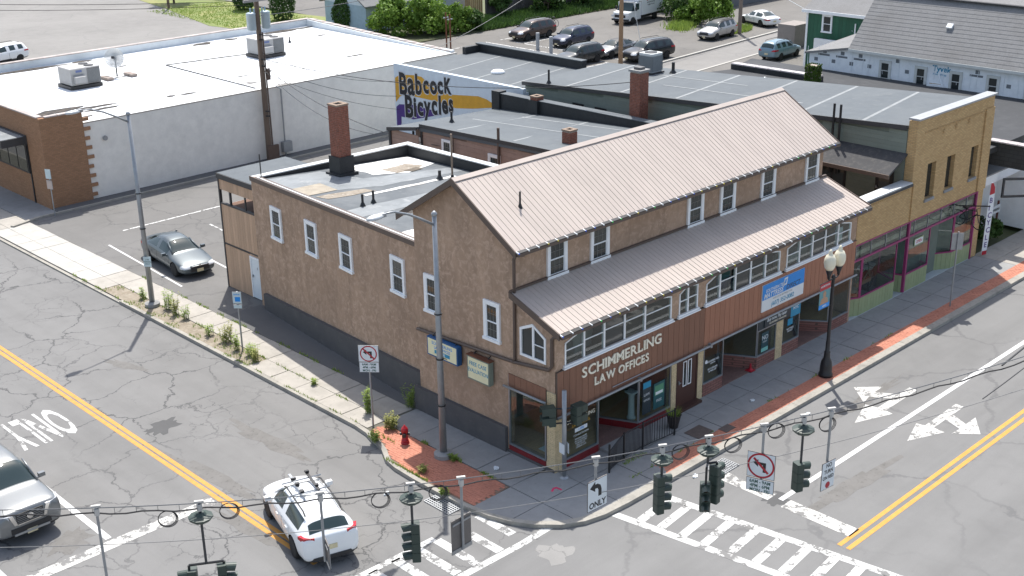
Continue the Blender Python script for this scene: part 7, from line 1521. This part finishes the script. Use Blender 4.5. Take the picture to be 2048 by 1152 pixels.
link('box_body', MB().prism([(-3.4,-1.1),(1.0,-1.1),(1.0,1.1),(-3.4,1.1)], .75, 3.0).prism([(1.0,-1.1),(1.55,-.95),(1.55,.95),(1.0,1.1)], 2.16, [3.0,2.6,2.6,3.0]).mesh('box_body', WHITE_P), t, local=True)
link('grille', MB().box(3.44,-.62,.72,3.47,.62,1.0).box(3.3,-.95,.42,3.52,.95,.6).mesh('grille', CPLAST), t, local=True)
for s in (1,-1): link('headlight', MB().box(3.43,s*.85-.16,.78,3.46,s*.85+.16,.98).mesh('headlight', HEADL), t, local=True); link('mirror', MB().mbox(T((2.3,s*1.16,1.5)), .12,.18,.32).mesh('mirror', CPLAST), t, local=True)
tyv = MB().lathe([(.22,-.12),(.35,-.12),(.37,-.08),(.37,.08),(.35,.12),(.22,.12)], (0,0,0), 20).mesh('tyre', TYRE, True); rmv = MB().lathe([(.23,-.1),(.23,.1),(.05,.06)], (0,0,0), 16).mesh('rim', RIM)
for x in (2.55,-1.7):
    for s in (1,-1): w = link('wheel', tyv, t, T((x,s*.93,.37)) @ RX(-pi/2 if s > 0 else pi/2), local=True); link('rim', rmv, w, local=True)
link('chassis', MB().box(-3.4,-.8,.42,3.2,.8,.75).mesh('chassis', CPLAST), t, local=True)
VM = wmat(t)
text('lettering','BODEK',.52,SREDD,t,VM @ T((0.1,1.108,2.1)) @ RZ(pi) @ T((-.1,0,0)),.92,.001,.03); text('lettering','INCORPORATED',.14,CHAR,t,VM @ T((0.1,1.108,1.82)) @ RZ(pi),1.0,.001,.002); text('lettering','PLUMBING HEATING',.1,CHAR,t,VM @ T((.0,1.108,1.6)) @ RZ(pi),1.0,.001,.002)
link('logo', MB().plate([(.25,2.45),(.75,2.95),(.75,2.45)], [], ((0,1.106,0),(1,0,0),(0,0,1)), .002).mesh('logo', SREDD), t, local=True); link('logo', MB().plate([(.2,2.4),(.2,2.9),(-.2,2.4),(.1,2.05)], [], ((0,1.105,0),(1,0,0),(0,0,1)), .002).mesh('logo', SBLUE), t, local=True)
text('lettering','4',.3,SREDD,t,VM @ T((1.6,.35,2.3)) @ RZ(pi/2),1,.001,.01)
# ---------------------------------------------------------------- vegetation
def leaves(n, samp, size, up=.3, elong=1.0):
    b = MB()
    for _ in range(n):
        p, nr = samp(); d = Vector((random.gauss(0,1),random.gauss(0,1),random.gauss(0,1)))
        nn = (nr*1.2+d*.8+Vector((0,0,up))).normalized(); u = nn.orthogonal().normalized(); u.rotate(Matrix.Rotation(random.random()*6.28,3,nn)); w = nn.cross(u)
        s = size*(.6+.8*random.random()); p = Vector(p)
        b.quad(p-u*s*.5*elong, p-w*s*.32, p+u*s*.5*elong, p+w*s*.32)
    return b
def clumps(c, rad, k, seed, zmin=.1):
    rnd = random.Random(seed); out = []
    for _ in range(k):
        a = rnd.random()*2*pi; e = math.acos(1-2*rnd.random()*.92); r = .45+.55*rnd.random()
        q = Vector((c[0]+rad[0]*r*sin(e)*cos(a), c[1]+rad[1]*r*sin(e)*sin(a), max(zmin, c[2]+rad[2]*r*cos(e)))); out.append((q, min(rad)*(.28+.25*rnd.random())))
    return out
def crown_mesh(c, rad, k, n, size, seed, m):
    cl = clumps(c, rad, k, seed); random.seed(seed+1)
    def s():
        q, r = random.choice(cl); d = Vector((random.gauss(0,1),random.gauss(0,1),random.gauss(0,1))).normalized(); return q+d*r*(.55+.5*random.random()), d
    return leaves(n, s, size)
def tree(label, x, y, h, rad, k, n, size, m, seed, trunk=.14, name='tree', cat='tree', group=None):
    t = thing(name, label, cat, (x,y,0), 0, group); zc = h-rad[2]
    tb = MB().tube((x,y,-.05),(x,y,zc),trunk,8,trunk*.6)
    rnd = random.Random(seed)
    for q, r in clumps((x,y,zc), rad, min(k,9), seed): tb.path([(x,y,max(.2,zc*.6)), ((x+q.x)/2+rnd.uniform(-.2,.2),(y+q.y)/2,(zc*.6+q.z)/2+.1), tuple(q)], [trunk*.5,trunk*.3,.02], 5)
    tb.build('trunk', BARK, t); crown_mesh((x,y,zc), rad, k, n, size, seed, m).build('crown', m, t); return t
def arbor(label, x, y, h, r, seed, n=4500, z0=.1):
    t = thing('arborvitae', label, 'tree', (x,y,0), 0, 'clipped arborvitae trees'); MB().tube((x,y,0),(x,y,h*.8),.1,8,.03).build('trunk', BARK, t); random.seed(seed)
    def s():
        f = random.random()**.8; z = z0+(h-z0)*f; rr = r*(math.sin(pi*min(1,.18+.82*f*1.0))**.55 if f < .9 else .55*(1-f)/.1+.1); a = random.random()*2*pi
        rr *= 1+.12*noise.noise(Vector((cos(a)*2,sin(a)*2,z*1.3+seed))); q = rr*(.72+.3*random.random()); return (x+q*cos(a), y+q*sin(a), z), Vector((cos(a),sin(a),.4))
    leaves(n, s, .2, .5, 1.3).build('crown', LEAF_A, t); return t
arbor('cone-shaped arborvitae against the pale blue gable', 50.1, 77.0, 3.4, 1.5, 3); arbor('rounded tall arborvitae behind the corner of the white roof', 48.7, 86.2, 4.6, 1.35, 5); arbor('arborvitae behind the transformers at the top edge', 50.0, 95.6, 4.4, 1.25, 8)
tree('dark tree over the lawn at the top edge', 47.3, 106, 5.2, (2.2,2.2,2.2), 20, 2500, .3, LEAF_D, 4)
# hedge behind white roof
for i, (x_, y_, h_, r_, lb, mm, n_) in enumerate(((50.2,69.6,3.5,(2.5,1.9,1.85),'leafy bright green bush left of the hedge behind the white roof',LEAF_T,5200),(52.9,68.0,3.4,(2.4,1.9,1.8),'bright green bush in the middle of the hedge behind the white roof',LEAF_T,5200),(55.3,66.6,2.6,(1.7,1.4,1.4),'smaller green bush at the right end of the hedge',LEAF_T,3600),(57.2,66.3,2.0,(1.3,1.1,1.05),'low dark shrub between the hedge and the cedar fence',LEAF_D,2200))):
    tree(lb, x_, y_, h_, r_, 26, n_, .3, mm, 20+i, .1, 'hedge_bush', 'bush')
tree('dark ivy-covered shrub in front of the board fence', 65.0, 70.2, 4.2, (1.5,1.2,2.0), 22, 3600, .22, LEAF_D, 31, .12, 'ivy_shrub', 'shrub')
for i, (x_, y_, h_, r_, lb, mm, n_) in enumerate(((75.0,50.2,4.2,(2.1,1.9,2.0),'bright green rounded tree behind the silver crossover',LEAF_T,4800),(76.5,55.0,3.6,(2.4,2.2,1.8),'dark green shrub beside the box van',LEAF_D,3600),(74.8,53.0,2.0,(1.7,1.5,1.0),'weedy shrub with yellow flowers at the edge of the rear lot',LEAF_T,2600),(79.6,59.6,4.4,(2.5,2.3,2.2),'dark tree behind the box van',LEAF_D,3600),(70.2,68.4,3.4,(2.3,1.4,1.7),'dark shrub in front of the fence above the brown suv',LEAF_D,3000),(76.2,68.0,4.2,(2.8,1.7,2.1),'dark leafy tree in front of the fence behind the van',LEAF_D,3800),(82.5,66,5.2,(3,2.2,2.6),'tall dark tree at the top edge behind the van',LEAF_D,3800))):
    tree(lb, x_, y_, h_, r_, 24, n_, .28, mm, 50+i, .12, 'shrub' if 'shrub' in lb else 'tree', 'shrub' if 'shrub' in lb else 'tree')
# rough ground cover
def blades(name, label, pts_fn, n, h, m, w=.05, kind='stuff'):
    b = MB()
    for _ in range(n):
        x_, y_, z_ = pts_fn(); a = random.random()*6.28; hh = h*(.4+.8*random.random()); lx_, ly_ = random.gauss(0,.35)*hh, random.gauss(0,.35)*hh; wx_, wy_ = cos(a)*w, sin(a)*w
        b.quad((x_-wx_,y_-wy_,z_),(x_+wx_,y_+wy_,z_),(x_+lx_,y_+ly_,z_+hh))
    return tag(b.build(name, m), label, 'ground cover', kind=kind)
random.seed(77)
blades('weeds', 'weeds and ivy covering the bank below the board fence', lambda: (random.uniform(57.5,86),random.uniform(64.9,70.5),.05), 9000, .55, LEAF_D, .09)
def patchfn(): a = random.random()*6.28; r = random.random()**.5; return (73.3+3.2*r*cos(a), 47.3+1.9*r*sin(a), 0)
blades('grass', 'rough sunlit grass round the far utility pole', patchfn, 2600, .4, LEAF_W, .05)
blades('weeds', 'weeds along the back edge of the rear lot beside the van', lambda: (lambda f: (70.5+8*f+random.gauss(0,.5), 51.2+4.0*f+random.gauss(0,.6), 0))(random.random()), 3200, .5, LEAF_W, .06)
blades('grass', 'mown grass of the lawn beyond the white roof', lambda: (random.uniform(42.2,51.5),random.uniform(84,103),0), 5000, .12, LEAF_W, .05)
# kerb and joint weeds
jw = []
for _ in range(5200):
    r = random.random()
    if r < .12: y_ = random.uniform(7.5,27); p = (-1.46+random.gauss(0,.03), y_)
    elif r < .3: p = (random.uniform(-2.4,-1.45), random.uniform(14.6,26.8))
    elif r < .55: y_ = random.uniform(4,30); p = (-2.36+random.gauss(0,.03), y_)
    elif r < .7: y_ = random.uniform(11,27); p = (-.2+random.gauss(0,.04), y_)
    elif r < .82: p = (-1.66+random.gauss(0,.04), random.uniform(.3,4.8))
    elif r < .9: p = (random.uniform(1.5,18), -2.02+random.gauss(0,.03))
    elif r < .95: p = (-3.3+random.gauss(0,.03), random.uniform(1.8,4.8))
    else: p = (random.uniform(1.2,4.8), -1.25+random.gauss(0,.06))
    if noise.noise(Vector((p[0]*1.3,p[1]*1.1,3))) > .02: jw.append(p)
it = iter(jw)
blades('joint_weeds', 'short weeds in the pavement joints and along the kerb', lambda: (*next(it), -.005), len(jw), .11, LEAF_W, .02)
LEAF_DRY = leaf_mat('dry_weed_leaf', (.26,.29,.07), (.34,.34,.11), (.42,.36,.18), 7)
def weed(label, x, y, h, r, n, seed, name='weed_clump'):
    t = thing(name, label, 'weed', (x,y,0), 0, 'weeds along the side pavement'); random.seed(seed); stm, lf = MB(), MB()
    for _ in range(n):
        a = random.random()*6.28; q = r*random.random()**.6; bx_, by_ = x+q*cos(a)*.6, y+q*sin(a)*.6; hh = h*(.45+.6*random.random()); tx_, ty_ = bx_+random.gauss(0,.12)*hh, by_+random.gauss(0,.12)*hh
        stm.tube((bx_,by_,-.02),(tx_,ty_,hh),.008,3,.003)
        for k_ in range(int(6+hh*13)):
            f = .12+.88*random.random(); p = Vector((bx_+(tx_-bx_)*f, by_+(ty_-by_)*f, hh*f)); b_ = random.random()*6.28; l = .06+.08*random.random(); d = Vector((cos(b_),sin(b_),.25)); w = Vector((-sin(b_),cos(b_),0))*.022
            lf.quad(p, p+d*l*.5+w, p+d*l, p+d*l*.5-w)
    stm.build('stem', mat('weed_stem', (.16,.2,.05), .8), t, kind='stuff'); lf.build('leaf', LEAF_W if seed % 3 else LEAF_DRY, t, kind='stuff'); return t
ws = [(-1.6,24.3,.5,.22,10,'low weed clump left of the far lamp pole'),(-1.4,22.3,.85,.28,14,'tall weed clump just right of the far lamp pole'),(-1.55,21.5,.95,.24,12,'tall narrow weed second from the far lamp pole'),(-1.5,20.7,.6,.2,9,'small weed clump third from the far lamp pole'),(-1.75,18.4,.5,.25,9,'low weeds midway along the weedy strip'),(-1.6,17.3,.8,.34,16,'bushy weed clump left of the reserved parking sign'),(-1.75,16.3,.75,.22,10,'weed clump at the foot of the reserved parking sign'),(-1.65,15.3,.5,.35,14,'wide low weed clump right of the reserved parking sign'),(-1.9,14.8,.55,.25,11,'weed clump at the end of the weedy strip'),(-1.5,11.3,.25,.2,8,'tiny weeds in the pavement joint of the side walk'),(-1.55,7.9,.95,.2,14,'tall bright weed beside the no left turn sign'),(-1.75,6.35,.55,.32,20,'bushy weed between the hydrant and the no left turn sign'),(-.2,7.15,.85,.2,12,'tall shaded weed at the foot of the stucco wall corner'),(-2.75,6.05,.35,.28,16,'weeds at the kink in the kerb'),(-2.98,3.2,.25,.25,12,'weeds on the kerb edge of the red pavers'),(-1.75,3.1,.2,.25,10,'weeds at the foot of the near lamp pole'),(-3.45,1.6,.3,.2,10,'weeds growing over the corner storm grate')]
for i, (x_, y_, h_, r_, n_, lb) in enumerate(ws): weed(lb, x_, y_, h_*1.05, r_*1.15, int(n_*1.7), 100+i)
tree('low green ground shrub beside the post sign at the right edge', 31.7, .75, 1.1, (1.5,.7,.5), 22, 2200, .16, LEAF_D, 91, .04, 'low_shrub', 'shrub')
# ivy-clad chimney on the dark roof
t = thing('ivy_chimney','moss and ivy covered chimney on the dark flat roof','chimney',(36.2,14.1,4.8)); MB().box(35.9,13.8,4.8,36.5,14.4,6.35).build('shaft', REDMOR, t); random.seed(13)
def ivs(): k_ = random.random(); z = random.uniform(4.85,6.4); s = random.choice(((1,0),(-1,0),(0,1),(0,-1))); u = random.uniform(-.33,.33); return (36.2+s[0]*.34+s[1]*u, 14.1+s[1]*.34+s[0]*u, z), Vector((*s,.2))
leaves(1500, ivs, .14).build('ivy', MOSS, t)
